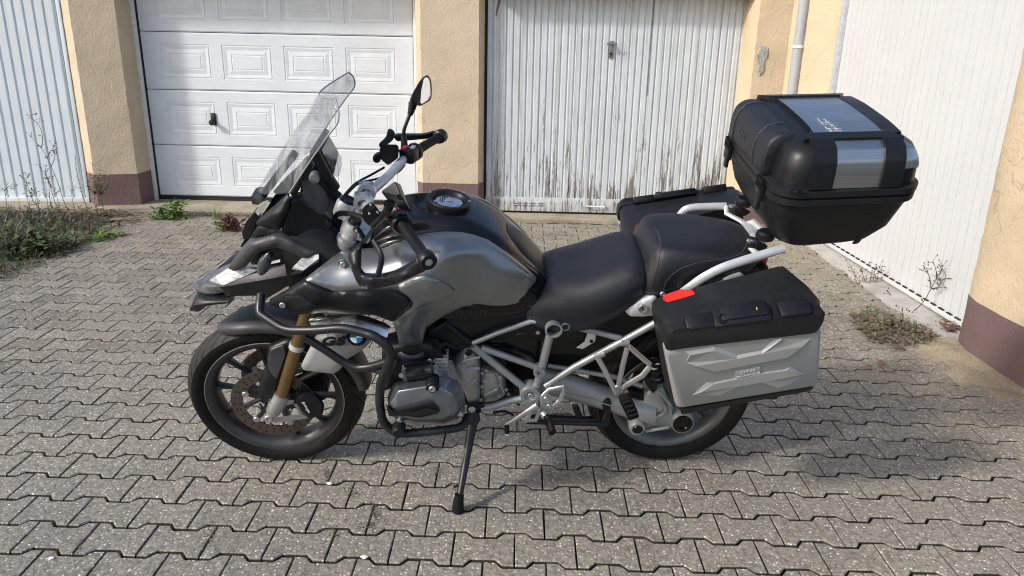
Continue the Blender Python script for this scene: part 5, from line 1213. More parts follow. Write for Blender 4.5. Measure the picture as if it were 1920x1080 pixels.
lathe('hub_cap', [(0, .012), (.020, .012), (.023, .018), (.036, .018), (.038, .012), (.038, -.02)], P(*q('6', (1147, 830, .162))[0]), M['gloss'], BK, seg=40)
lathe('pivot_ring', [(.020, .014), (.027, .014), (.030, .006), (.030, -.04)], P(*q('6', (843, 866, .15))[0]), M['silver'], BK, seg=32)
lathe('pivot_cap', [(0, .016), (.018, .016), (.021, .012), (.021, -.01)], P(*q('6', (845, 868, .15))[0]), M['gloss'], BK, seg=32)
pt('paralever_strut', '6', [(700, 560, .06), (820, 590, .07), (900, 620, .08), (950, 610, .10)], .014, M['plastic'], seg=12)
pt('paralever_strut', '6', [(880, 500, .12), (960, 620, .13)], .012, M['plastic'], seg=12)
for i in range(5):
    c = P(*q('6', (965+i*1, 385+i*36, .10))[0]); lathe('shock_coil', [(.03, -.006), (.042, 0), (.03, .006)], c, M['plastic'], BK, axis=(.1, 0, 1), seg=20)
tube('subframe_rail', Q('6', (240, 450, .10), (480, 490, .11), (700, 530, .12), (880, 590, .12)), .009, M['silver'], BK, 10)
for i in range(4):
    pt('bellows_fold', '6', [(800+i*22, 615+i*4, .10), (830+i*14, 720, .105), (850+i*8, 790, .10)], .010, M['rubber'], seg=8, smooth=3)
# passenger foot-peg bracket
pb = empty('passenger_bracket', (0, 0, 0), 0, BK)
for a_, r in (([(575, 395), (620, 470), (705, 640)], .0095), ([(780, 325), (750, 440), (718, 590), (730, 640)], .0095), ([(790, 322), (860, 385), (930, 445)], .0095), ([(935, 452), (880, 520), (760, 590), (730, 640)], .011), ([(560, 392), (625, 372)], .010), ([(740, 300), (790, 300)], .012)):
    pt('bracket_bar', '6', [(x, y, .205) for x, y in a_], r, M['alu'] if r != .012 else M['silver'], pb, seg=10, flat=((0, 1, 0), .7))
slab('bracket_foot', q('6', (690, 590), (730, 580), (755, 640), (752, 672), (725, 682), (712, 650)), .212, .02, M['alu'], pb, corner=3)
bolt(P(*q('6', (737, 665, .216))[0]), .007, pb)
patch('passenger_peg', q('6', (722, 690, .25), (800, 668, .25), (862, 800, .25), (790, 826, .25)), M['rubber'], pb, thick=.03, corner=4, roll=(4, .004))
for i in range(4):
    a, b = Q('6', (742+i*15, 705+i*30, .254), (800+i*15, 688+i*30, .254)); tube('peg_rib', [a, b], .0035, M['rubber'], pb, 6)
# rider peg plate, peg and gear lever
rp = empty('rider_peg_plate', (0, 0, 0), 0, BK)
for a_ in (((205, 660), (250, 615), (345, 595), (345, 640), (322, 690)), ((322, 690), (270, 735), (225, 730), (205, 690), (205, 660)), ((150, 715), (110, 800), (70, 820)), ((70, 822), (160, 822), (185, 760))):
    pt('plate_bar', '6', [(x, y, .20) for x, y in a_], .0085, M['alu'], rp, seg=8, flat=((0, 1, 0), .6))
slab('plate', q('6', (212, 650), (245, 640), (270, 660), (265, 735), (230, 740), (205, 715)), .203, .012, M['alu'], rp, corner=4)
for (x, y) in ((228, 672), (248, 722), (180, 745), (210, 792)): bolt(P(*q('6', (x, y, .206))[0]), .0085, rp)
tube('lever_rod', Q('5', (972, 852, .215), (1060, 795, .212), (1180, 722, .208)), [.006, .009, .012], M['alu'], rp, 10, flat=((0, 1, 0), .6))
tube('lever_tip', Q('5', (972, 855, .235), (975, 912, .250)), .0085, M['rubber'], rp, 12)
tube('tip_end', Q('5', (975, 910, .25), (975, 918, .251)), .007, M['white'], rp, 12)
tube('peg_hinge', Q('5', (1215, 770, .21), (1240, 800, .225)), .012, M['alu'], rp, 12)
tube('rider_peg', Q('5', (1238, 790, .235), (1262, 840, .26), (1282, 905, .30)), [.013, .0155, .016], M['rubber'], rp, 12, flat=((1, 0, .3), .8))
for i in range(5):
    c = P(*q('5', (1246+i*7, 815+i*18, .258+i*.008))[0]); box('peg_rib', c, (.030, .005, .005), M['rubber'], rp, .001)
slab('warning_tag', q('6', (510, 225), (568, 232), (562, 290), (480, 340), (430, 332), (490, 288)), .12, .004, M['white'], corner=2)
bolt(P(*q('6', (535, 285, .121))[0]), .006, m=M['plastic'])
# side stand
ss = empty('side_stand', (0, 0, 0), 0, BK)
foot = BM.inverted() @ Vector((-.100, .052, .018)); sa = P(*q('5', (745, 820, .18))[0])
tube('stand_hinge', [sa+Vector((0, .015, .02)), sa+Vector((.0, -.02, -.0))], .026, M['plastic'], ss, 16)
tube('stand_leg', [sa, sa+(foot-sa)*.35, foot+Vector((0, 0, .02))], [.019, .0145, .011], M['bar'], ss, 14)
tube('stand_spring', [sa+Vector((.012, .012, -.02)), sa+(foot-sa)*.45+Vector((.012, .014, 0))], .005, M['bar'], ss, 8)
tube('stand_pin', [sa+(foot-sa)*.74, sa+(foot-sa)*.74+Vector((.03, .012, .0))], .005, M['bar'], ss, 8)
wf = BM.to_3x3().inverted()
o = tube('stand_foot', [foot+wf @ Vector((.004, .0, .052)), foot+wf @ Vector((0, 0, .020)), foot+wf @ Vector((-.001, 0, -.006)), foot+wf @ Vector((-.001, 0, -.016))], [.016, .019, .021, .020], M['rubber'], ss, 16)

# ------------------------------------------------------------------ seats
loft_body('rider_seat', [
    (-.150, [(0, .820), (.05, .818), (.10, .815), (.145, .80), (.160, .77), (.150, .74), (0, .74)]),
    (-.200, [(0, .862), (.06, .860), (.115, .842), (.158, .812), (.176, .765), (.168, .722), (0, .72)]),
    (-.270, [(0, .876), (.08, .876), (.14, .858), (.176, .818), (.186, .760), (.172, .712), (0, .71)]),
    (-.350, [(0, .892), (.09, .894), (.155, .874), (.186, .828), (.190, .770), (.175, .722), (0, .72)]),
    (-.430, [(0, .925), (.095, .924), (.155, .902), (.184, .855), (.184, .800), (.170, .76), (0, .76)]),
    (-.495, [(0, .950), (.09, .946), (.145, .925), (.172, .885), (.172, .840), (.16, .81), (0, .81)]),
    (-.535, [(0, .945), (.085, .940), (.132, .920), (.155, .888), (.152, .860), (.14, .84), (0, .84)]),
    (-.55, [(0, .92), (.07, .915), (.11, .90), (.13, .88), (.125, .865), (.12, .855), (0, .85)])], M['seat'], nsec=5, nlen=6)
loft_body('passenger_seat', [
    (-.535, [(0, .945), (.06, .944), (.11, .930), (.143, .893), (.150, .865), (.14, .845), (0, .845)]),
    (-.553, [(0, .988), (.07, .986), (.122, .966), (.153, .915), (.160, .865), (.15, .845), (0, .845)]),
    (-.585, [(0, 1.010), (.09, 1.009), (.138, .993), (.163, .940), (.166, .875), (.155, .85), (0, .85)]),
    (-.670, [(0, 1.012), (.10, 1.011), (.148, .997), (.167, .950), (.165, .90), (.15, .87), (0, .87)]),
    (-.770, [(0, 1.004), (.10, 1.003), (.148, .990), (.164, .956), (.160, .92), (.15, .90), (0, .90)]),
    (-.860, [(0, .995), (.09, .994), (.134, .982), (.149, .956), (.142, .935), (.13, .92), (0, .92)]),
    (-.915, [(0, .985), (.07, .983), (.104, .972), (.114, .956), (.105, .94), (.09, .93), (0, .93)]),
    (-.935, [(0, .966), (.04, .964), (.075, .958), (.085, .95), (.08, .943), (.07, .94), (0, .94)])], M['seat'], nsec=5, nlen=6)
pt('seam', 's', [(790, 340, .055), (815, 400, .10), (818, 480, .130), (795, 580, .158), (760, 690, .168)], 0.0010, M['thread'], seg=5, smooth=5)
pt('seam', 's', [(838, 705, .170), (870, 640, .1715), (950, 580, .172), (1080, 540, .168), (1230, 520, .158), (1310, 480, .138), (1340, 410, .095)], 0.0010, M['thread'], seg=5, smooth=5)
# rear frame covers
patch('tail_cover', q('s', (605, 835, .178), (700, 775, .178), (790, 735, .172), (812, 800, .178), (812, 860, .182), (720, 868, .182), (640, 868, .18)), M['rack'], thick=.02, corner=4, roll=(5, .006), mirror=True)
c = P(*q('s', (715, 820, .184))[0]); lathe('seat_lock', [(0, .004), (.010, .004), (.014, .006), (.016, 0)], c, M['cast'], BK, seg=24)
slab('lock_slot', q('s', (711, 810), (718, 810), (718, 832), (711, 832)), .191, .004, M['dark'], corner=0)
slab('rail_mount', q('s', (805, 725), (860, 705), (880, 740), (840, 760)), .178, .03, M['plastic'], corner=4); bolt(P(*q('s', (832, 733, .18))[0]), .009)
patch('tail_panel', q('s', (870, 715, .165), (1050, 690, .165), (1260, 620, .165), (1300, 610, .165), (1330, 640, .165), (1200, 680, .165), (1000, 740, .165), (880, 745, .165)), M['rack'], thick=.02, corner=4, roll=(4, .004), mirror=True)
loft_body('tail_base', [(-.56, [(0, .86), (.10, .86), (.15, .85), (.15, .80), (0, .78)]), (-.75, [(0, .905), (.10, .905), (.145, .89), (.14, .84), (0, .82)]), (-.92, [(0, .935), (.08, .935), (.11, .92), (.10, .88), (0, .87)])], M['plastic'])
# grab rails
lr = Q('s', (955, 722, .178), (1000, 690, .190), (1070, 640, .197), (1180, 582, .198), (1300, 540, .192), (1430, 500, .182), (1560, 462, .175))
tube('grab_rail', catmull(lr, 6), .0145, M['rack'], BK, 12, mirror=False, flat=((0, 1, .5), .55))
rr_ = [Vector((v.x, -v.y, v.z)) for v in lr]
rr2 = Q('s', (935, 268, -.188), (965, 235, -.188), (1010, 220, -.188), (1100, 214, -.186), (1212, 212, -.182))
tube('grab_rail', catmull(rr2, 6)+[], .0135, M['rack'], BK, 12, flat=((0, 1, .5), .6))
rk = empty('luggage_rack', (0, 0, 0), 0, BK)
for a_, r in ((((1215, 212, -.18), (1215, 255, -.155), (1300, 300, -.11), (1325, 320, -.08)), .011), (((1325, 318, -.09), (1375, 300, -.07), (1420, 345, -.03), (1430, 380, .0)), .012), (((1325, 318, -.08), (1370, 375, -.01), (1385, 420, .06), (1360, 460, .11)), .012), (((1355, 455, .11), (1400, 500, .15), (1440, 500, .17)), .012)):
    pt('rack_bar', 's', a_, r, M['rack'], rk, seg=10, flat=((0, 0, 1), .7))
slab_ = [(1310, 318), (1372, 300), (1400, 345), (1375, 420)]
patch('rack_plate', q('s', (1305, 320, -.075), (1375, 298, -.075), (1415, 350, -.03), (1375, 410, .04), (1340, 360, -.01)), M['rack'], rk, thick=.012, corner=3, roll=(3, .002))
for (x, y, w1) in ((1300, 235, -.14), (1405, 440, .13)):
    patch('rack_bracket', q('s', (x-85, y+20, w1-.02), (x-65, y-40, w1-.02), (x, y-25, w1), (x+60, y+10, w1), (x+30, y+35, w1), (x-40, y+30, w1)), M['plastic'], rk, thick=.02, corner=4, roll=(3, .003))
    bolt(P(*q('s', (x-62, y-24, w1+.005))[0]), .006, rk)
for (x, y, w1) in ((1315, 185, -.12), (1445, 385, .115)):
    c = P(*q('s', (x, y, w1))[0]); lathe('rubber_mount', [(0, .016), (.022, .016), (.029, .010), (.031, -.004), (.027, -.012), (.0, -.012)], c, M['plastic'], rk, axis=(0, 0, 1), seg=24)
# rear light and plate holder behind the case
box('rear_mudguard', (-1.0, 0, .72), (.14, .16, .012), M['plastic'], BK, .005, Matrix.Rotation(.9, 3, 'Y'))
box('tail_light', (-.955, 0, .925), (.03, .12, .035), M['red'], BK, .008)
box('tail_box', (-.90, 0, .885), (.14, .20, .07), M['plastic'], BK, .02)

# ================================================================== luggage
def case_part(z, *p): return q(z, *p)
def pannier(sgn, label):
    root = bike_root('pannier_case', label, 'luggage case'); root['group'] = 'side cases on the motorcycle'
    f = lambda v: Vector((v.x, v.y*sgn, v.z))
    def stk(name, rings, m, parent=root, corner=.012, angle=35):
        R = [[f(v) for v in fillet(r, corner, 3, True)] for r in rings]
        V, Fc = loft_vf(R); return mk(name, V, Fc, m, parent, angle=angle)
    # outline corners on the outer side: top front, top rear, bottom rear, bottom front
    o = Q('7', (152, 400, .445), (988, 288, .445), (940, 712, .430), (190, 835, .430))
    def ins(pts, d, y, dz=0):
        c = sum(pts, Vector())/4; R = []
        for p in pts:
            v = c-p; R.append(Vector((p.x+(d if v.x > 0 else -d), y, p.z+(d if v.z > 0 else -d)+dz)))
        return R
    # black back shell
    inner = Q('7', (95, 260, .24), (700, 62, .24), (760, 560, .25), (150, 720, .25))
    inner = [Vector((o[0].x+.006, .225, o[0].z-.031)), Vector((o[1].x+.040, .225, o[1].z+.028)), Vector((o[2].x+.02, .25, o[2].z+.01)), Vector((o[3].x+.004, .25, o[3].z+.01))]
    mid = [Vector((p.x, .30, p.z+(.038 if i < 2 else 0))) for i, p in enumerate(ins(o, -.004, .30))]
    mid = [Vector((o[0].x+.008, .33, o[0].z-.014)), Vector((o[1].x+.004, .33, o[1].z+.020)), Vector((o[2].x-.004, .33, o[2].z-.002)), Vector((o[3].x+.006, .33, o[3].z-.004))]
    sh = [Vector((o[0].x+.008, .39, o[0].z-.003)), Vector((o[1].x-.006, .39, o[1].z+.013)), Vector((o[2].x-.005, .39, o[2].z-.002)), Vector((o[3].x+.006, .39, o[3].z-.004))]
    face = [Vector((p.x, .428, p.z)) for p in ins(o, .004, .428)]
    stk('shell', [inner, mid, sh, face], M['plastic_rough'], corner=.03)
    # raised lid band along the top of the outer side
    lt = [o[0]+Vector((.004, 0, .0)), o[1]+Vector((-.004, 0, 0)), Vector((o[1].x-.002, .447, o[1].z-.066)), Vector((o[0].x+.002, .447, o[0].z-.072))]
    lt2 = [Vector((p.x*1.0, .453, p.z)) for p in ins(lt, .010, .453)]
    ltb = [Vector((p.x, .41, p.z)) for i, p in enumerate(lt)]
    stk('lid', [lt2, lt, ltb], M['plastic_rough'], corner=.020)
    # silver face
    fo = [Vector((o[0].x+.002, .441, o[0].z-.066)), Vector((o[1].x-.004, .441, o[1].z-.060)), Vector((o[2].x, .430, o[2].z+.016)), Vector((o[3].x+.001, .430, o[3].z+.018))]
    back = [Vector((p.x, .40, p.z)) for p in fo]; fi = ins(fo, .008, 0); fi = [Vector((p.x, fo[i].y+.006, p.z)) for i, p in enumerate(fi)]
    sf = stk('silver_face', [fi, fo, back], M['case'], corner=.022)
    A, B_, C_, D_ = fi
    def on(u, v, d=0):  # u front->rear, v top->bottom on the face
        p = A*(1-u)*(1-v)+B_*u*(1-v)+C_*u*v+D_*(1-u)*v; return f(Vector((p.x, p.y+d, p.z)))
    def emboss(poly, h=.005):
        c = np.mean(poly, axis=0); base = [on(u, v, -.001) for u, v in poly]; top = [on(c[0]+(u-c[0])*.93, c[1]+(v-c[1])*.72, h) for u, v in poly]
        V, Fc = loft_vf([base, top]); mk('emboss', V, Fc, M['case'], sf, angle=15)
    def uv(x, y):   # tracing frame of the near face
        u = (x-95)/1760.; yt = 95-u*170; yb = 790-u*240; return (u, (y-yt)/(yb-yt))
    def facet(top, base, h):
        c0 = [on(*uv(x, y), -.001) for x, y in base]; c1 = [on(*uv(x, y), h) for x, y in top]
        V, Fc = loft_vf([c0, c1]); mk('emboss', V, Fc, M['case'], sf, angle=8)
    facet([(345, 128), (635, 92), (850, 185), (880, 195), (1190, 146), (1420, 100), (1660, 85), (1480, 205), (1200, 250), (590, 335), (395, 262), (470, 235), (790, 200), (640, 150)], [(285, 98), (655, 45), (885, 168), (900, 170), (1190, 130), (1420, -10), (1790, 5), (1490, 212), (1200, 258), (560, 345), (280, 232), (440, 220), (700, 180), (600, 130)], .0055) if False else None
    facet([(350, 122), (630, 92), (770, 172), (420, 212)], [(295, 97), (650, 48), (880, 192), (285, 232)], -.0002) if False else None
    def quad(a, h): 
        pts = a[0]; hs = a[1]; V = [on(*uv(x, y), .0004+h_) for (x, y), h_ in zip(pts, hs)]+[on(*uv(x, y), -.003) for x, y in pts]; n_ = len(pts)
        Fc = [tuple(range(n_)), tuple(n_+k for k in range(n_))[::-1]]+[(k, (k+1) % n_, n_+(k+1) % n_, n_+k) for k in range(n_)]
        mk('emboss', V, Fc, M['case'], sf, smooth=False)
    H = .0075
    # upper cross arms: pale chamfers facing up, flat arms, dark chamfers facing down
    for a in (([(295, 98), (650, 48), (630, 92), (345, 130)], [0, 0, H, H]), ([(650, 48), (900, 168), (880, 195), (630, 92)], [0, 0, H, H]), ([(900, 168), (1190, 128), (1190, 148), (880, 195)], [0, 0, H, H]), ([(1190, 128), (1345, 0), (1420, -5), (1190, 148)], [0, 0, H, H]),
              ([(345, 130), (630, 92), (880, 195), (470, 222), (285, 232)], [H, H, H, H*.3, 0]), ([(285, 232), (470, 222), (880, 195), (395, 262)], [0, H*.3, H, H]), ([(285, 232), (395, 262), (600, 335), (560, 345)], [0, H, H, 0]), ([(395, 262), (880, 195), (1190, 148), (1665, 82), (1490, 203), (1200, 245), (600, 335)], [H]*7), ([(1190, 148), (1420, -5), (1780, 8), (1665, 82)], [H, H*.2, 0, H]), ([(1665, 82), (1780, 8), (1500, 210), (1490, 203)], [H, 0, 0, H]),
              ([(285, 636), (490, 480), (575, 485), (385, 585)], [0, 0, H, H]), ([(385, 585), (575, 485), (1160, 385), (1465, 355), (1640, 410), (1160, 487), (850, 528)], [H]*7), ([(285, 636), (385, 585), (850, 528), (610, 640)], [0, H, H, H*.4]), ([(300, 745), (610, 690), (850, 528), (610, 640)], [0, 0, H, H*.4]) if False else ([(610, 640), (850, 528), (870, 535), (620, 690)], [H*.4, H, 0, 0]), ([(1465, 355), (1525, 330), (1710, 435), (1640, 410)], [H, 0, 0, H]), ([(1160, 487), (1640, 410), (1710, 435), (1390, 575)], [H, H, 0, H*.4]), ([(1160, 487), (1390, 575), (1380, 600), (1150, 495)], [H, H*.4, 0, 0])):
        quad(a, H)
    slab_pts = [(.425, .50), (.60, .485), (.60, .585), (.425, .60)]
    V, Fc = loft_vf([[on(u, v, -.001) for u, v in slab_pts], [on(u, v, .0052) for u, v in slab_pts]]); mk('badge_plate', V, Fc, M['case'], sf)
    xd = on(.6, .5)-on(.42, .515)
    text('badge_lettering', 'BMW', .020, on(.512, .535, .0062), xd if sgn > 0 else -xd, (0, 0, 1), M['rack'], sf, .001)
    V, Fc = loft_vf([[on(u, v, -.001) for u, v in ((.425, .585), (.60, .565), (.60, .592), (.425, .612))], [on(u, v, .0068) for u, v in ((.428, .589), (.597, .569), (.597, .588), (.428, .608))]]); mk('badge_bar', V, Fc, M['rack'], sf)
    # bottom strip
    bs = [Vector((o[3].x-.012, .436, o[3].z+.016)), Vector((o[2].x+.012, .436, o[2].z+.014)), Vector((o[2].x+.02, .43, o[2].z-.006)), Vector((o[3].x-.02, .43, o[3].z-.008))]
    stk('base_strip', [bs, [Vector((p.x, .30, p.z)) for p in bs]], M['plastic'], corner=.008)
    for t in (.16, .70):
        c = bs[2]*t+bs[3]*(1-t); bm = bmesh.new(); bm_box(bm, f(Vector((c.x, .40, c.z-.004))), (.05, .05, .012), .003); frombm('foot_block', bm, M['plastic'], root)
    # handle, hinge lumps, lock, reflector
    def toplid(t, y, dz=0):  # point on the lid: t front->rear, y lateral
        a = o[0]+(o[1]-o[0])*t; s_ = (.43-y)/.10; return f(Vector((a.x, y, a.z+min(1, max(0, s_))*(-.014+.034*t)+dz)))
    dirx = (o[1]-o[0]).normalized()
    ang = math.atan2(dirx.z, -dirx.x)
    rot = Matrix.Rotation(ang, 3, 'Y')
    def lump(name, t, y, dz, d, bev, m, tilt=0):
        bm = bmesh.new(); bm_box(bm, (0, 0, 0), d, bev, rot @ Matrix.Rotation(-tilt*sgn, 3, 'X')); ob = frombm(name, bm, m, root); ob.location = toplid(t, y, dz); return ob
    lump('hinge_cover', .205, .428, .004, (.085, .050, .028), .006, M['plastic'], .5)
    lump('hinge_cover', .81, .428, .006, (.090, .050, .028), .006, M['plastic'], .5)
    lump('handle_base', .47, .425, .008, (.170, .065, .020), .007, M['plastic'], .45)
    lump('handle', .485, .422, .020, (.135, .050, .012), .004, M['plastic'], .45)
    lump('handle_groove', .50, .414, .0265, (.095, .016, .004), .0015, M['mud'], .45)
    lump('hinge_mark', .567, .425, .022, (.002, .010, .008), .0005, M['yellow'], .45)
    c = toplid(.345, .437, .010); lathe('case_lock', [(0, .006), (.010, .006), (.013, .010), (.016, .006), (.017, -.01)], c, M['plastic'], root, axis=(0, .6*sgn, .8), seg=20)
    # red reflector wrapping the front shoulder
    ra = Q('7', (120, 236, .243), (212, 204, .233), (272, 206, .236), (288, 230, .252), (142, 277, .272))
    V, Fc = loft_vf([[f(p+Vector((0, 0, -.01))) for p in ra], [f(p+Vector((0, 0, .019))) for p in ra]]); mk('reflector', V, Fc, M['red'], root, angle=20)
    return root
pannier(1, 'near silver faced side case with black lid and red reflector at the motorcycle rear wheel')
pannier(-1, 'far side case behind the passenger seat, only its black lid top showing')

# top box
TB = bike_root('top_box', 'black top box with brushed aluminium lid panels on the rack behind the seats', 'top box')
def rr_ring(s0, s1, hw, rc, z, tilt=0, n=6, bow=0):
    """rounded rectangle: s0 front, s1 rear (both measured rearward), half width hw"""
    pts = []
    for cx, cy, a0 in ((-s0-rc, hw-rc, 0), (-s1+rc, hw-rc, PI/2), (-s1+rc, -hw+rc, PI), (-s0-rc, -hw+rc, 3*PI/2)):
        for k in range(n+1):
            a = a0+PI/2*k/n; pts.append((cx+rc*math.cos(a), cy+rc*math.sin(a)))
    return [Vector((x, y, z+tilt*(-x-s0))) for x, y in pts]
TL = .055
RIMZ = 1.245
def tb(name, rings, m, parent=TB, angle=40): 
    V, Fc = loft_vf(rings); return mk(name, V, Fc, m, parent, angle=angle)
tb('tub', [rr_ring(.955, 1.19, .185, .06, 1.045, .10), rr_ring(.925, 1.225, .215, .07, 1.065, .09), rr_ring(.89, 1.255, .245, .07, 1.12, .07), rr_ring(.865, 1.272, .262, .07, 1.20, TL), rr_ring(.858, 1.278, .268, .07, RIMZ-.02, TL)], M['plastic_rough'])
tb('rim_flange', [rr_ring(.856, 1.282, .272, .075, RIMZ-.026, TL), rr_ring(.850, 1.288, .279, .078, RIMZ-.020, TL), rr_ring(.850, 1.288, .279, .078, RIMZ-.004, TL), rr_ring(.856, 1.282, .273, .075, RIMZ, TL)], M['plastic_rough'])
tb('rim_flange', [rr_ring(.854, 1.284, .274, .075, RIMZ+.002, TL), rr_ring(.848, 1.290, .280, .078, RIMZ+.006, TL), rr_ring(.848, 1.290, .280, .078, RIMZ+.024, TL), rr_ring(.860, 1.280, .268, .07, RIMZ+.030, TL)], M['plastic_rough'])
# lid: low behind the backrest notch, so its front is set back between the two shoulders
LZ = RIMZ+.028
lidprof = [(0, .0), (.004, .05), (.012, .085), (.030, .112), (.060, .126), (.10, .133), (.16, .138), (.20, .140)]  # inset, height
def lid_rings(s0, s1, hw, pr, rc0=.07):
    R = []
    for i_, h in pr: R.append(rr_ring(s0+min(i_*.75, .09), s1-min(i_*.8, .09), hw-i_, max(.02, rc0-i_*.2), LZ+h, TL*(1-h*2.2)))
    return R
lid = tb('lid', lid_rings(.868, 1.278, .268, [p for p in lidprof if p[0] <= .17]), M['plastic'])
def zlid(y):
    i = .268-abs(y); xs = [p[0] for p in lidprof]; zs = [p[1] for p in lidprof]
    return float(np.interp(i, xs, zs))
def strip(name, s0, s1, y0, y1, off, m, n=18, th=.012, parent=TB, cyl=True):
    """panel lying on the lid between stations s0..s1 and lateral y0..y1 (left positive), standing off by off"""
    rows = []
    prof = []
    for k in range(n+1):
        y = y0+(y1-y0)*k/n
        i = .268-abs(y); h = zlid(y)
        prof.append((y, h))
    P2 = []
    for k, (y, h) in enumerate(prof):
        a = prof[max(k-1, 0)]; b = prof[min(k+1, n)]; t = Vector((b[0]-a[0], b[1]-a[1])); t.normalize(); nn = Vector((-t.y, t.x))
        if nn.y < 0: nn = -nn
        P2.append((y, h, nn))
    V = []; ns = 6
    def st(j, y):
        i = max(0, .268-abs(y)); a = max(s0, .874+min(i*.75, .09)); b = min(s1, 1.262-min(i*.8, .09)); return a+(b-a)*j/ns
    def yin(s): return .07-math.sqrt(max(1e-6, .07**2-min(.06, max(0, s-1.208))**2)) if s > 1.208 and s0 > 1.15 else 0
    for j in range(ns+1):
        for y, h, nn in P2:
            s = st(j, y)
            V.append((-s, y+nn.x*off-math.copysign(yin(s), y), LZ+h+nn.y*off+TL*(1-h*2.2)*(s-.868-.06)))
    base = len(V)
    for j in range(ns+1):
        for y, h, nn in P2: s = st(j, y); V.append((-s, y+nn.x*(off-th), LZ+h+nn.y*(off-th)+TL*(1-h*2.2)*(s-.868-.06)))
    m_ = n+1; Fc = []
    for b0 in (0, base):
        for j in range(ns):
            for k in range(n): Fc.append((b0+j*m_+k, b0+j*m_+k+1, b0+(j+1)*m_+k+1, b0+(j+1)*m_+k))
    for j in range(ns):
        for k in (0, n): Fc.append((j*m_+k, (j+1)*m_+k, base+(j+1)*m_+k, base+j*m_+k))
    for k in range(n):
        for j in (0, ns): Fc.append((j*m_+k, j*m_+k+1, base+j*m_+k+1, base+j*m_+k))
    return mk(name, V, Fc, m, parent, angle=40)
def brushed():
    m, nt, b = new_mat('brushed_aluminium'); n = N(nt); tc = n('ShaderNodeTexCoord'); mp = n('ShaderNodeMapping'); mp.inputs['Scale'].default_value = (4, 300, 300); n.l(tc.outputs['Object'], mp.inputs['Vector'])
    no = n('ShaderNodeTexNoise', Scale=1.0, Detail=3.0); n.l(mp.outputs[0], no.inputs['Vector'])
    r = n('ShaderNodeValToRGB'); ramp(r, [(.3, (.46, .465, .465)), (.7, (.60, .60, .60))]); n.l(no.outputs['Fac'], r.inputs['Fac']); n.l(r.outputs['Color'], b.inputs['Base Color'])
    b.inputs['Metallic'].default_value = 1; b.inputs['Roughness'].default_value = .34
    return m
M['brushed'] = brushed()
strip('aluminium_top', .962, 1.222, -.172, .172, .004, M['brushed'])
strip('lid_band', .905, 1.250, .172, .206, .011, M['plastic']); strip('lid_band', .905, 1.250, -.206, -.172, .011, M['plastic'])
strip('lid_band', .915, .962, -.172, .172, .008, M['plastic']); strip('lid_band', 1.222, 1.24, -.172, .172, .006, M['plastic'])
for sg in (1, -1):
    lo, hi = (.206, .2675)
    strip('aluminium_side', 1.005, 1.145, sg*lo, sg*hi, .004, M['brushed'], n=26)
    strip('lid_strap', .935, 1.005, sg*lo, sg*hi, .011, M['plastic'], n=26); strip('lid_strap', 1.145, 1.205, sg*lo, sg*hi, .011, M['plastic'], n=26)
    strip('aluminium_side', 1.205, 1.255, sg*lo, sg*.262, .003, M['brushed'], n=26)
# engraved maker's mark on the top plate
def top_pt(s, y): 
    h = zlid(y); return Vector((-s, y, LZ+h+.0062+TL*(1-h*2.2)*(s-.928)))
text('engraved_mark', 'GIVI', .050, top_pt(1.075, .02), (0, -1, 0), (-1, 0, -.04), M['white'], TB, .0003, 0, 0) if False else None
def mark_line(pts): tube('engraved_mark', [top_pt(s, y) for s, y in pts], .0014, M['white'], TB, 5)
def mk_px(*pts): tube('engraved_mark', [top_on(1500+x/9.6, 190+y/9.6) for x, y in pts], .0011, M['rack'], TB, 5)
def top_on(x, y):
    zt = RIMZ+.17
    for _ in range(4):
        d = FWD+RGT*(x-960)/F_PX+UPV*(540-y)/F_PX
        p = CAM+d*((_et@(BO+_et*zt-CAM))/(_et@d))-BO; X_, Y_ = -(p@_es), p@_ew
        zt = top_pt(-X_, Y_).z
    return Vector((X_, Y_, zt))
mk_px((310, 300), (340, 335), (385, 380), (470, 378)); mk_px((385, 380), (425, 418), (485, 415), (480, 378)); mk_px((410, 330), (445, 328), (500, 372), (570, 372)); mk_px((500, 372), (545, 415), (620, 405)); mk_px((545, 415), (600, 445), (655, 440))
mk_px((450, 455), (490, 485), (560, 500), (625, 492)); mk_px((620, 470), (660, 495), (740, 492)); mk_px((660, 495), (700, 530), (770, 532)); mk_px((535, 515), (575, 538), (650, 535), (640, 505))
# backrest pad on the front of the lid
pr = []
rings = []
for y, sc in ((-.205, .55), (-.20, .82), (-.185, .96), (-.10, 1.0), (0, 1.0), (.06, 1.0), (.075, .998), (.140, .995), (.151, .97), (.156, .90), (.158, .55)):
    c = Vector((-.893, y, 1.325)); ring = []
    for dx, dz in ((.052, -.055), (.058, -.03), (.058, .02), (.048, .06), (.02, .080), (-.02, .082), (-.045, .06), (-.045, -.05), (.0, -.062)):
        ring.append(c+Vector((dx*sc, 0, dz*sc)))
    rings.append(fillet(ring, .02, 3, True))
V, Fc = loft_vf(rings); bp_ = mk('backrest_pad', V, Fc, M['seat'], TB, angle=45)
for y in (.066, -.14): 
    tube('pad_seam', [Vector((-.893+dx*1.012, y, 1.325+dz*1.012)) for dx, dz in ((.054, -.05), (.0585, -.02), (.058, .015), (.050, .05), (.03, .073), (0, .0815), (-.02, .082))], .0018, M['mud'], bp_, 6)
text('pad_mark', 'GIVI', .034, Vector((-.8342, -.055, 1.325)), (0, 1, 0), (0, 0, 1), M['mud'], bp_, .0006)
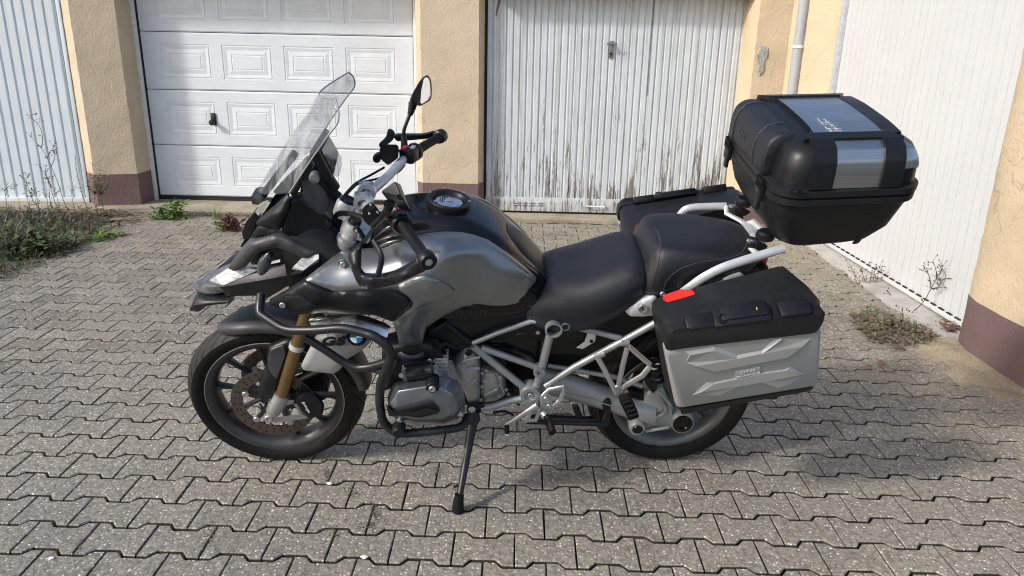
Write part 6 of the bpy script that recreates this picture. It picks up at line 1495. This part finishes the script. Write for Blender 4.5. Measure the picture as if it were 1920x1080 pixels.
# front latches and hinges
for y in (.165, -.165):
    la_ = empty('latch', (-.848, y, RIMZ), 0, TB)
    box('latch_body', (.006, 0, -.02), (.016, .045, .05), M['plastic'], la_, .004)
    for k in range(4): box('latch_rib', (.012, -.018+k*.012, .012), (.012, .004, .034), M['plastic'], la_, .001)
    box('latch_tail', (.006, 0, -.055), (.012, .026, .04), M['plastic'], la_, .004)
tube('side_hasp', [(-.885, .276, RIMZ+.03), (-.885, .288, RIMZ+.045), (-.91, .288, RIMZ+.045), (-.91, .276, RIMZ+.03)], .004, M['plastic'], TB, 8)
for s_ in (.98, 1.15):
    for sg in (1, -1):
        V, Fc = tube_vf([(-s_-.02, sg*.200, 1.07), (-s_-.012, sg*.235, 1.12), (-s_, sg*.257, 1.20)], .012, 8, True, ((0, 1, .3), .35)); mk('tub_rib', V, Fc, M['plastic_rough'], TB)

# ================================================================== weeds, litter and moss
rp_ = random.Random(21)
def Gd(x, y, z=0):
    d = FWD+RGT*(x-960)/F_PX+UPV*(540-y)/F_PX; return Vector(CAM+d*((z-CAM[2])/d[2]))
def Wy(x, y, Y):
    d = FWD+RGT*(x-960)/F_PX+UPV*(540-y)/F_PX; return Vector(CAM+d*((Y-CAM[1])/d[1]))
def leaf_mat(name, cols, rough=.6, trans=.25):
    m, nt, b = new_mat(name); n = N(nt); ge = n('ShaderNodeNewGeometry')
    r = n('ShaderNodeValToRGB'); k = len(cols); ramp(r, [(i/max(1, k-1), c) for i, c in enumerate(cols)]); n.l(ge.outputs['Random Per Island'], r.inputs['Fac'])
    no = n('ShaderNodeTexNoise', Scale=60.0, Detail=3.0); n.l(ge.outputs['Position'], no.inputs['Vector'])
    r2 = n('ShaderNodeValToRGB'); ramp(r2, [(.3, g(.7)), (.7, g(1.25))]); n.l(no.outputs['Fac'], r2.inputs['Fac'])
    mx = n('ShaderNodeMix', data_type='RGBA', blend_type='MULTIPLY'); mx.inputs[0].default_value = 1; n.l(r.outputs['Color'], mx.inputs[6]); n.l(r2.outputs['Color'], mx.inputs[7])
    n.l(mx.outputs[2], b.inputs['Base Color']); b.inputs['Roughness'].default_value = rough
    return m
M['leaf'] = leaf_mat('weed_green', [(.035, .06, .018), (.05, .09, .025), (.08, .11, .04), (.055, .065, .03), (.09, .08, .04)])
M['leaf_fresh'] = leaf_mat('fresh_green', [(.09, .17, .03), (.14, .23, .05), (.11, .19, .04)])
M['litter'] = leaf_mat('dry_litter', [(.10, .065, .035), (.17, .12, .07), (.07, .05, .035), (.22, .17, .10), (.06, .065, .03)])
M['stem'] = leaf_mat('dry_stem', [(.07, .06, .035), (.10, .085, .05)])
M['stem_green'] = leaf_mat('green_stem', [(.07, .10, .035), (.10, .12, .05)])
M['bud'] = leaf_mat('brown_bud', [(.05, .035, .025), (.09, .06, .04)])
M['reddish'] = leaf_mat('reddish_twig', [(.16, .06, .05), (.20, .10, .07), (.13, .08, .05)])
M['petal'] = leaf_mat('yellow_petal', [(.75, .55, .02), (.8, .62, .04)])
M['fluff'] = leaf_mat('pale_seed_fluff', [(.45, .46, .36), (.55, .55, .45), (.30, .36, .20)])
M['moss'] = leaf_mat('joint_moss', [(.05, .06, .018), (.09, .095, .03), (.075, .07, .035)])
def blade(p, d, L, wd, bend=.4, n=3):
    """tapered, bent strip"""
    d = Vector(d).normalized(); side = d.cross(Vector((0, 0, 1)))
    if side.length < .1: side = Vector((rp_.uniform(-1, 1), rp_.uniform(-1, 1), 0))
    side.normalize(); V = []; Fc = []; p = Vector(p)
    for i in range(n+1):
        t = i/n; c = p+d*L*t+Vector((0, 0, -bend*L*t*t)); w_ = wd*(1-t)**.6*(.4+1.2*min(t*3, 1))*.6
        if i == n: V.append(c)
        else: V += [c-side*w_, c+side*w_]
    for i in range(n-1): Fc.append((2*i, 2*i+1, 2*i+3, 2*i+2))
    Fc.append((2*n-2, 2*n-1, 2*n)); return V, Fc
def leaf(p, d, L, wd):
    """small folded leaf"""
    d = Vector(d).normalized(); s_ = d.cross(Vector((rp_.uniform(-.4, .4), rp_.uniform(-.4, .4), 1))).normalized(); u = s_.cross(d)
    p = Vector(p); a = p+d*L*.45
    return [p, a+s_*wd+u*wd*.25, p+d*L-u*L*.12, a-s_*wd+u*wd*.25, a-u*wd*.1], [(0, 4, 1), (1, 4, 2), (2, 4, 3), (3, 4, 0)]
def raw(name, parts, m, parent=None, kind=None):
    V, Fc = join_vf(parts); me = bpy.data.meshes.new(name); me.from_pydata([tuple(v) for v in V], [], Fc); me.update(); me.materials.append(m); me.shade_smooth()
    o = bpy.data.objects.new(name, me); COL.objects.link(o); 
    if parent: o.parent = parent
    if kind: o['kind'] = kind
    return o
def rdir(el0=.2, el1=1.3):
    a = rp_.uniform(0, 2*PI); e = rp_.uniform(el0, el1); return Vector((math.cos(a)*math.cos(e), math.sin(a)*math.cos(e), math.sin(e)))
def weed(base, stems, label, group, m_stem=None, buds=True, leaves=10, leaf_m='leaf', r0=.0035, budm='bud', leafL=.05, flower=0, z0=0):
    """a thin tall weed; stems are world polylines from the ground up"""
    root = tag(empty('tall_weed', base), label, 'weed', group); b = Vector(base)
    sp = []; tips = []
    for st in stems:
        st = [Vector(p)-b for p in st]; c = catmull(st, 4); sp.append(tube_vf(c, [r0, r0*.35], 5)); tips.append(c)
    raw('stem', sp, M[m_stem or 'stem'], root, 'stuff' if len(sp) > 1 else None)
    lp = []
    for c in tips:
        for _ in range(leaves):
            i = rp_.randrange(0, max(1, int(len(c)*.6))); lp.append(leaf(c[i], rdir(-.3, .8), leafL*rp_.uniform(.5, 1.2), leafL*.13))
    if lp: raw('foliage', lp, M[leaf_m], root, 'stuff')
    if buds:
        bp2 = []; tw = []
        for c in tips:
            for _ in range(7):
                i = rp_.randrange(int(len(c)*.45), len(c)); p = c[i]; d = rdir(.1, 1.2); L = rp_.uniform(.02, .07); e = p+d*L
                tw.append(tube_vf([p, p+d*L*.6+Vector((0, 0, .004)), e], [.0012, .0008], 4)); 
                V, Fc = lathe_vf([(0, -.006), (.004, 0), (.0025, .006), (0, .009)], e, d, 6); bp2.append((V, Fc))
            V, Fc = lathe_vf([(0, -.006), (.0045, 0), (.0025, .007), (0, .010)], c[-1], (0, 0, 1), 6); bp2.append((V, Fc))
        raw('twig', tw, M[m_stem or 'stem'], root, 'stuff'); raw('bud', bp2, M[budm], root, 'stuff')
    for k in range(flower):
        p = tips[k % len(tips)][-1]; fp = []
        for i in range(14):
            a = 2*PI*i/14; d = Vector((math.cos(a), -.35+math.sin(a)*.25, math.sin(a)+.35)); fp.append(blade(p, d, .016, .0035, .1, 2))
        raw('flower', fp, M['petal'], root)
    return root
TG = 'tall dry weeds in front of the pale blue door'
zw = lambda *pts, Y=4.42: [Wy(x/4.91, 180+y/4.91, Y) for x, y in pts]
def to_ground(stem, Y=4.42):
    b = stem[0]; return [Vector((b.x+.03, b.y-.05, 0))]+stem
A_ = zw((640, 1090), (580, 950), (530, 790), (470, 650), (435, 570), (380, 480), (310, 400), (280, 370))
weed((A_[0].x, 4.40, 0), [to_ground(A_), [A_[5]]+zw((392, 400), (370, 290), (300, 210), (248, 172)), [A_[4]]+zw((470, 500), (515, 535)), [A_[3]]+zw((505, 560), (490, 465))], 'tallest bare branching weed with brown seed heads in front of the blue door', TG, leaves=3)
B_ = zw((560, 1090), (500, 960), (440, 760), (400, 700), (370, 660))
weed((B_[0].x, 4.36, 0), [to_ground(B_), [B_[2]]+zw((480, 850), (420, 730), (425, 640))], 'thin bare weed just left of the tallest branching weed', TG, leaves=4)
C_ = zw((420, 1100), (330, 1000), (290, 930), (250, 820), (215, 760), (180, 735))
weed((C_[0].x, 4.30, 0), [to_ground(C_), [C_[3]]+zw((240, 770), (262, 745)), [C_[2]]+zw((290, 900), (290, 895))], 'leaning weed with one yellow flower on a side shoot above the leafy clump', TG, leaves=6, m_stem='stem_green', flower=0)
F_ = zw((285, 1100), (270, 1000), (290, 900)); weed((F_[0].x, 4.26, 0), [to_ground(F_)], 'short green weed topped by the higher yellow flower', TG, leaves=6, m_stem='stem_green', buds=False, flower=1)
F2 = zw((200, 1100), (185, 1010), (172, 950)); weed((F2[0].x, 4.26, 0), [to_ground(F2)], 'short green weed topped by the lower yellow flower', TG, leaves=6, m_stem='stem_green', buds=False, flower=1)
D_ = zw((820, 1090), (770, 950), (735, 820), (705, 680), (690, 540))
hw_ = weed((D_[0].x, 4.45, 0), [to_ground(D_)], 'feathery pale plumed weed before the right edge of the blue door', TG, m_stem='stem_green', buds=False, leaves=30, leafL=.035)
pl = []
for i in range(190):
    t = rp_.random(); c = catmull(D_[2:], 6); p = c[int(t*(len(c)-1))]; d = rdir(.0, 1.2); pl.append(blade(p-Vector(hw_.location), d, .045*(1.1-t*.6), .0022, .2, 2))
raw('plume', pl, M['fluff'], hw_, 'stuff')
for (x0, x1, h, lab) in ((900, 850, 640, 'bushy green stemmed weed with small leaves against the pillar foot'), (960, 905, 800, 'pale seeded weed at the corner of the brown plinth')):
    E_ = zw((x0, 1090), ((x0+x1)/2, 900), (x1, h), Y=4.55); weed((E_[0].x, 4.52, 0), [to_ground(E_), [E_[1]]+zw((x0-90, 820), (x0-60, 740), Y=4.5), [E_[1]]+zw((x0+40, 820), (x0+20, 700), Y=4.55)], lab, TG, m_stem='stem_green', leaves=26, leafL=.05, budm='fluff')
H_ = zw((60, 1000), (40, 870), (-20, 890), Y=4.3); weed((H_[0].x, 4.28, 0), [to_ground(H_), [H_[1]]+zw((90, 830), (130, 860), Y=4.3)], 'drooping bare weed at the left edge of the photo', TG, leaves=3)
for i in range(9):
    x = rp_.uniform(120, 900); y = rp_.uniform(740, 930); S_ = zw((x+rp_.uniform(20, 80), 1090), (x+20, 1000), (x, y), Y=rp_.uniform(4.2, 4.5)); weed((S_[0].x, S_[0].y, 0), [to_ground(S_)], 'short thin dry weed stalk among the litter by the blue door', 'short dry stalks by the blue door', leaves=3)
# leaf litter and low green cover
def scatter(name, poly, n, fn, m, zoff=.0):
    pts = [Gd(*p) for p in poly]; xs_ = [p.x for p in pts]; ys_ = [p.y for p in pts]; out = []; k = 0
    pp = [(p.x, p.y) for p in pts]
    while len(out) < n and k < n*20:
        k += 1; c = np.array([[rp_.uniform(min(xs_), max(xs_)), rp_.uniform(min(ys_), max(ys_))]])
        if inside(pp, c)[0]: out.append(fn(Vector((c[0][0], c[0][1], zoff))))
    return tag(raw(name, out, m), kind='stuff')
left_poly = [(-90, 395), (60, 391), (180, 393), (268, 402), (270, 418), (215, 432), (165, 455), (118, 482), (60, 505), (-20, 535), (-200, 560)]
scatter('leaf_litter', left_poly, 2600, lambda p: leaf(p+Vector((0, 0, rp_.uniform(.0, .035))), rdir(-.15, .5), rp_.uniform(.02, .06), rp_.uniform(.005, .013)), M['litter'])
scatter('ground_cover', [(-90, 405), (60, 402), (150, 410), (215, 425), (165, 450), (118, 478), (60, 500), (-20, 530), (-200, 555)], 2600, lambda p: blade(p, rdir(.3, 1.35), rp_.uniform(.05, .19), rp_.uniform(.002, .007), rp_.uniform(.2, .7)), M['leaf'])
scatter('ground_cover', [(-90, 440), (20, 430), (60, 450), (40, 490), (-60, 530)], 500, lambda p: blade(p, rdir(.5, 1.3), rp_.uniform(.10, .24), rp_.uniform(.003, .008), rp_.uniform(.2, .6)), M['stem_green'])
def tuft(name, px, py, n, L, wd, m, label, cat, group=None, leafy=False, el=(.25, 1.2), bend=(.2, .7), rad=.05):
    b = Gd(px, py); root = tag(empty(name, b), label, cat, group); parts = []
    for _ in range(n):
        a = rp_.uniform(0, 2*PI); r = rad*math.sqrt(rp_.random()); p = Vector((r*math.cos(a), r*math.sin(a), .0)); d = rdir(*el)
        if leafy: parts.append(leaf(p+Vector((0, 0, rp_.uniform(0, L*.8))), rdir(-.1, .9), L*rp_.uniform(.35, .8), L*.14))
        parts.append(blade(p, d, L*rp_.uniform(.5, 1.15), wd*rp_.uniform(.7, 1.3), rp_.uniform(*bend)))
    raw('foliage', parts, m, root, 'stuff'); return root
tuft('leafy_weed', 84, 470, 260, .12, .006, M['leaf'], 'dense dark green leafy clump at the front of the left weed patch', 'weed', None, True, rad=.22)
tuft('leafy_weed', 40, 478, 160, .12, .006, M['leaf'], 'dark green nettle like clump left of the dense leafy clump', 'weed', None, True, rad=.18)
tuft('grass_tuft', 196, 443, 70, .24, .011, M['leaf_fresh'], 'bright green spreading grass tuft at the right end of the left weed patch', 'grass tuft', None, False, (.15, .8), (.3, .7), .08)
tuft('grass_tuft', 172, 452, 40, .15, .008, M['leaf_fresh'], 'smaller green grass tuft beside the bright spreading tuft', 'grass tuft', None, False, (.2, .9), (.3, .7), .08)
tuft('rosette_weed', 328, 408, 55, .17, .016, M['leaf_fresh'], 'bright green leaf rosette on the concrete before the panelled door', 'weed', None, True, (.15, .8), (.3, .6), .10)
tuft('rosette_weed', 296, 410, 26, .10, .011, M['leaf_fresh'], 'small yellowish leaf rosette beside the bright rosette', 'weed', None, True, (.2, .9), (.3, .6), .06)
tuft('grass_tuft', 404, 412, 22, .22, .004, M['leaf_fresh'], 'thin upright grass tuft before the panelled door', 'grass tuft', None, False, (.8, 1.45), (.1, .35), .03)
tuft('reddish_weed', 437, 432, 80, .13, .004, M['reddish'], 'reddish bushy weed on the paving left of the windscreen foot', 'weed', None, True, (.4, 1.4), (.0, .3), .07)
tuft('grass_tuft', 418, 432, 40, .09, .005, M['leaf_fresh'], 'low yellow green tuft beside the reddish weed', 'grass tuft', None, True, (.3, 1.2), (.2, .5), .06)
# moss along the apron edge and in the joints
scatter('moss', [(350, 398), (470, 402), (470, 409), (350, 406)], 900, lambda p: blade(p, rdir(.5, 1.4), rp_.uniform(.006, .02), .003, .2, 2), M['moss'])
mo_ = []
for px, py, sx, sy, n in ((613, 893, 12, 14, 90), (700, 964, 14, 20, 150), (622, 1002, 22, 12, 110), (662, 924, 14, 10, 80), (818, 886, 10, 14, 90), (148, 1024, 8, 14, 60), (392, 1006, 16, 18, 110), (686, 986, 14, 8, 70), (660, 860, 10, 6, 40), (1545, 473, 26, 6, 160), (1400, 560, 10, 8, 40), (1590, 520, 20, 8, 120), (1552, 678, 8, 5, 40), (500, 470, 60, 4, 80), (300, 455, 40, 5, 90), (1180, 905, 14, 6, 40)):
    for _ in range(n):
        p = Gd(px+rp_.gauss(0, sx*.6), py+rp_.gauss(0, sy*.6)); mo_.append(blade(p+Vector((0, 0, -.003)), rdir(.4, 1.4), rp_.uniform(.005, .016), .0028, .2, 2))
tag(raw('moss', mo_, M['moss']), kind='stuff')
# right-hand weed clump by the white door
right_poly = [(1590, 590), (1640, 600), (1700, 610), (1745, 625), (1760, 640), (1700, 650), (1640, 645), (1605, 622)]
scatter('leaf_litter', right_poly, 620, lambda p: leaf(p+Vector((0, 0, rp_.uniform(.0, .04))), rdir(-.15, .6), rp_.uniform(.02, .05), rp_.uniform(.005, .011)), M['litter'])
scatter('leaf_litter', [(1765, 612), (1795, 622), (1790, 632), (1768, 628)], 70, lambda p: leaf(p+Vector((0, 0, rp_.uniform(.02, .05))), rdir(-.15, .6), rp_.uniform(.02, .04), .009), M['reddish'])
tuft('grass_tuft', 1690, 612, 90, .10, .005, M['stem_green'], 'yellow green tuft in the litter before the white door', 'grass tuft', None, False, (.3, 1.2), (.2, .6), .10)
tuft('grass_tuft', 1640, 590, 60, .08, .005, M['moss'], 'low dull green tuft beside the concrete strip of the white door', 'grass tuft', None, False, (.3, 1.1), (.2, .6), .10)
RG = 'dry weeds before the white door'
zr = lambda *pts, Y=2.55: [Wy(1500+x/3.6, 460+y/3.6, Y) for x, y in pts]
def rweed(st, label, **k):
    b = Vector((st[0].x-.01, st[0].y-.02, 0)); return b, label
T = zr((670, 560), (745, 465), (830, 385), (885, 290), (920, 220), (915, 160), (900, 120), (865, 115), Y=2.25)
weed((T[0].x, T[0].y, 0), [[Vector((T[0].x, T[0].y, 0))]+T, [T[4]]+zr((950, 180), (960, 140), Y=2.25), [T[4]]+zr((960, 235), (1000, 215), Y=2.25), [T[3]]+zr((870, 200), (838, 158), Y=2.25), [T[3]]+zr((930, 290), (945, 265), Y=2.25)], 'tall bare weed with a tuft of dark seed heads against the white door', RG, leaves=2)
for (a, lab, mm) in ((((470, 420), (440, 330), (400, 250), (345, 150)), 'reddish dry weed with many small leaves left of the tall bare weed', 'reddish'), (((500, 400), (490, 300), (500, 200), (515, 130)), 'dark headed dry weed between reddish weed and white door', 'bud')):
    st = zr(*a, Y=2.9); weed((st[0].x, st[0].y, 0), [[Vector((st[0].x, st[0].y, 0))]+st, [st[1]]+zr((a[1][0]+30, a[1][1]-70), (a[1][0]+45, a[1][1]-150), Y=2.9), [st[1]]+zr((a[1][0]-50, a[1][1]-60), (a[1][0]-70, a[1][1]-120), Y=2.88)], lab, RG, leaves=22, leaf_m=mm, leafL=.03, m_stem='reddish' if mm == 'reddish' else 'stem')
st = zr((640, 440), (620, 350), (590, 310), Y=2.6); weed((st[0].x, st[0].y, 0), [[Vector((st[0].x, st[0].y, 0))]+st], 'small reddish weed in front of the concrete strip', RG, leaves=14, leaf_m='reddish', leafL=.025, m_stem='reddish')
st = zr((800, 640), (760, 590), (850, 560), (940, 520), Y=2.1); weed((st[0].x, st[0].y, 0), [[Vector((st[0].x, st[0].y, 0))]+st, [st[1]]+zr((700, 520), (690, 430), Y=2.15), [st[1]]+zr((1000, 520), (1075, 490), Y=2.1)], 'low spreading dry weed at the foot of the rounded pillar', RG, leaves=5)
for (px, py, L, ang, mm, lab) in ((1652, 686, .085, 1.2, 'reddish', 'curled brown fallen leaf lying on the paving behind the near side case'), (1705, 622, .07, .2, 'fluff', 'pale fallen leaf on the dry litter before the white door'), (1637, 690, .05, 2.2, 'litter', 'small tan fallen leaf beside the curled brown leaf'), (1574, 484, .05, .7, 'reddish', 'small red fallen leaf on the concrete strip at the white door'), (1700, 655, .10, 2.7, 'stem', 'dark bent twig like leaf on the sand near the rounded pillar')):
    p = Gd(px, py, .012); d = Vector((math.cos(ang), math.sin(ang), .15)); o = raw('fallen_leaf', [leaf(Vector(), d, L, L*.25)], M[mm]); o.location = p; tag(o, lab, 'leaf')
# pale lichen-like scuffs and stones on the paving
for (px, py, sz, lab) in ((618, 906, .009, 'white pebble on the paving between front wheel and side stand foot'), (683, 1044, .010, 'white pebble at the bottom edge of the photo below the side stand'), (97, 1046, .007, 'small white pebble in the bottom left corner of the paving')):
    p = Gd(px, py, .003); bm = bmesh.new(); bmesh.ops.create_icosphere(bm, subdivisions=2, radius=sz)
    for v in bm.verts: v.co = Vector((v.co.x*1.3, v.co.y*.8, v.co.z*.55))*rp_.uniform(.85, 1.12)
    o = frombm('pebble', bm, M['white']); o.location = p; tag(o, lab, 'pebble')
# dark pointed leaf dangling in front of the flaking door
hl = [Wy(938, -14, 4.80), Wy(934, 8, 4.80), Wy(930, 30, 4.80)]
V, Fc = tube_vf([p-hl[0] for p in catmull(hl, 4)], [.022, .004], 8, True, ((0, 1, 0), .25)); o = mk('hanging_leaf', V, Fc, M['bud']); o.location = hl[0]; tag(o, 'dark pointed leaf hanging at the top left corner of the flaking door', 'leaf')
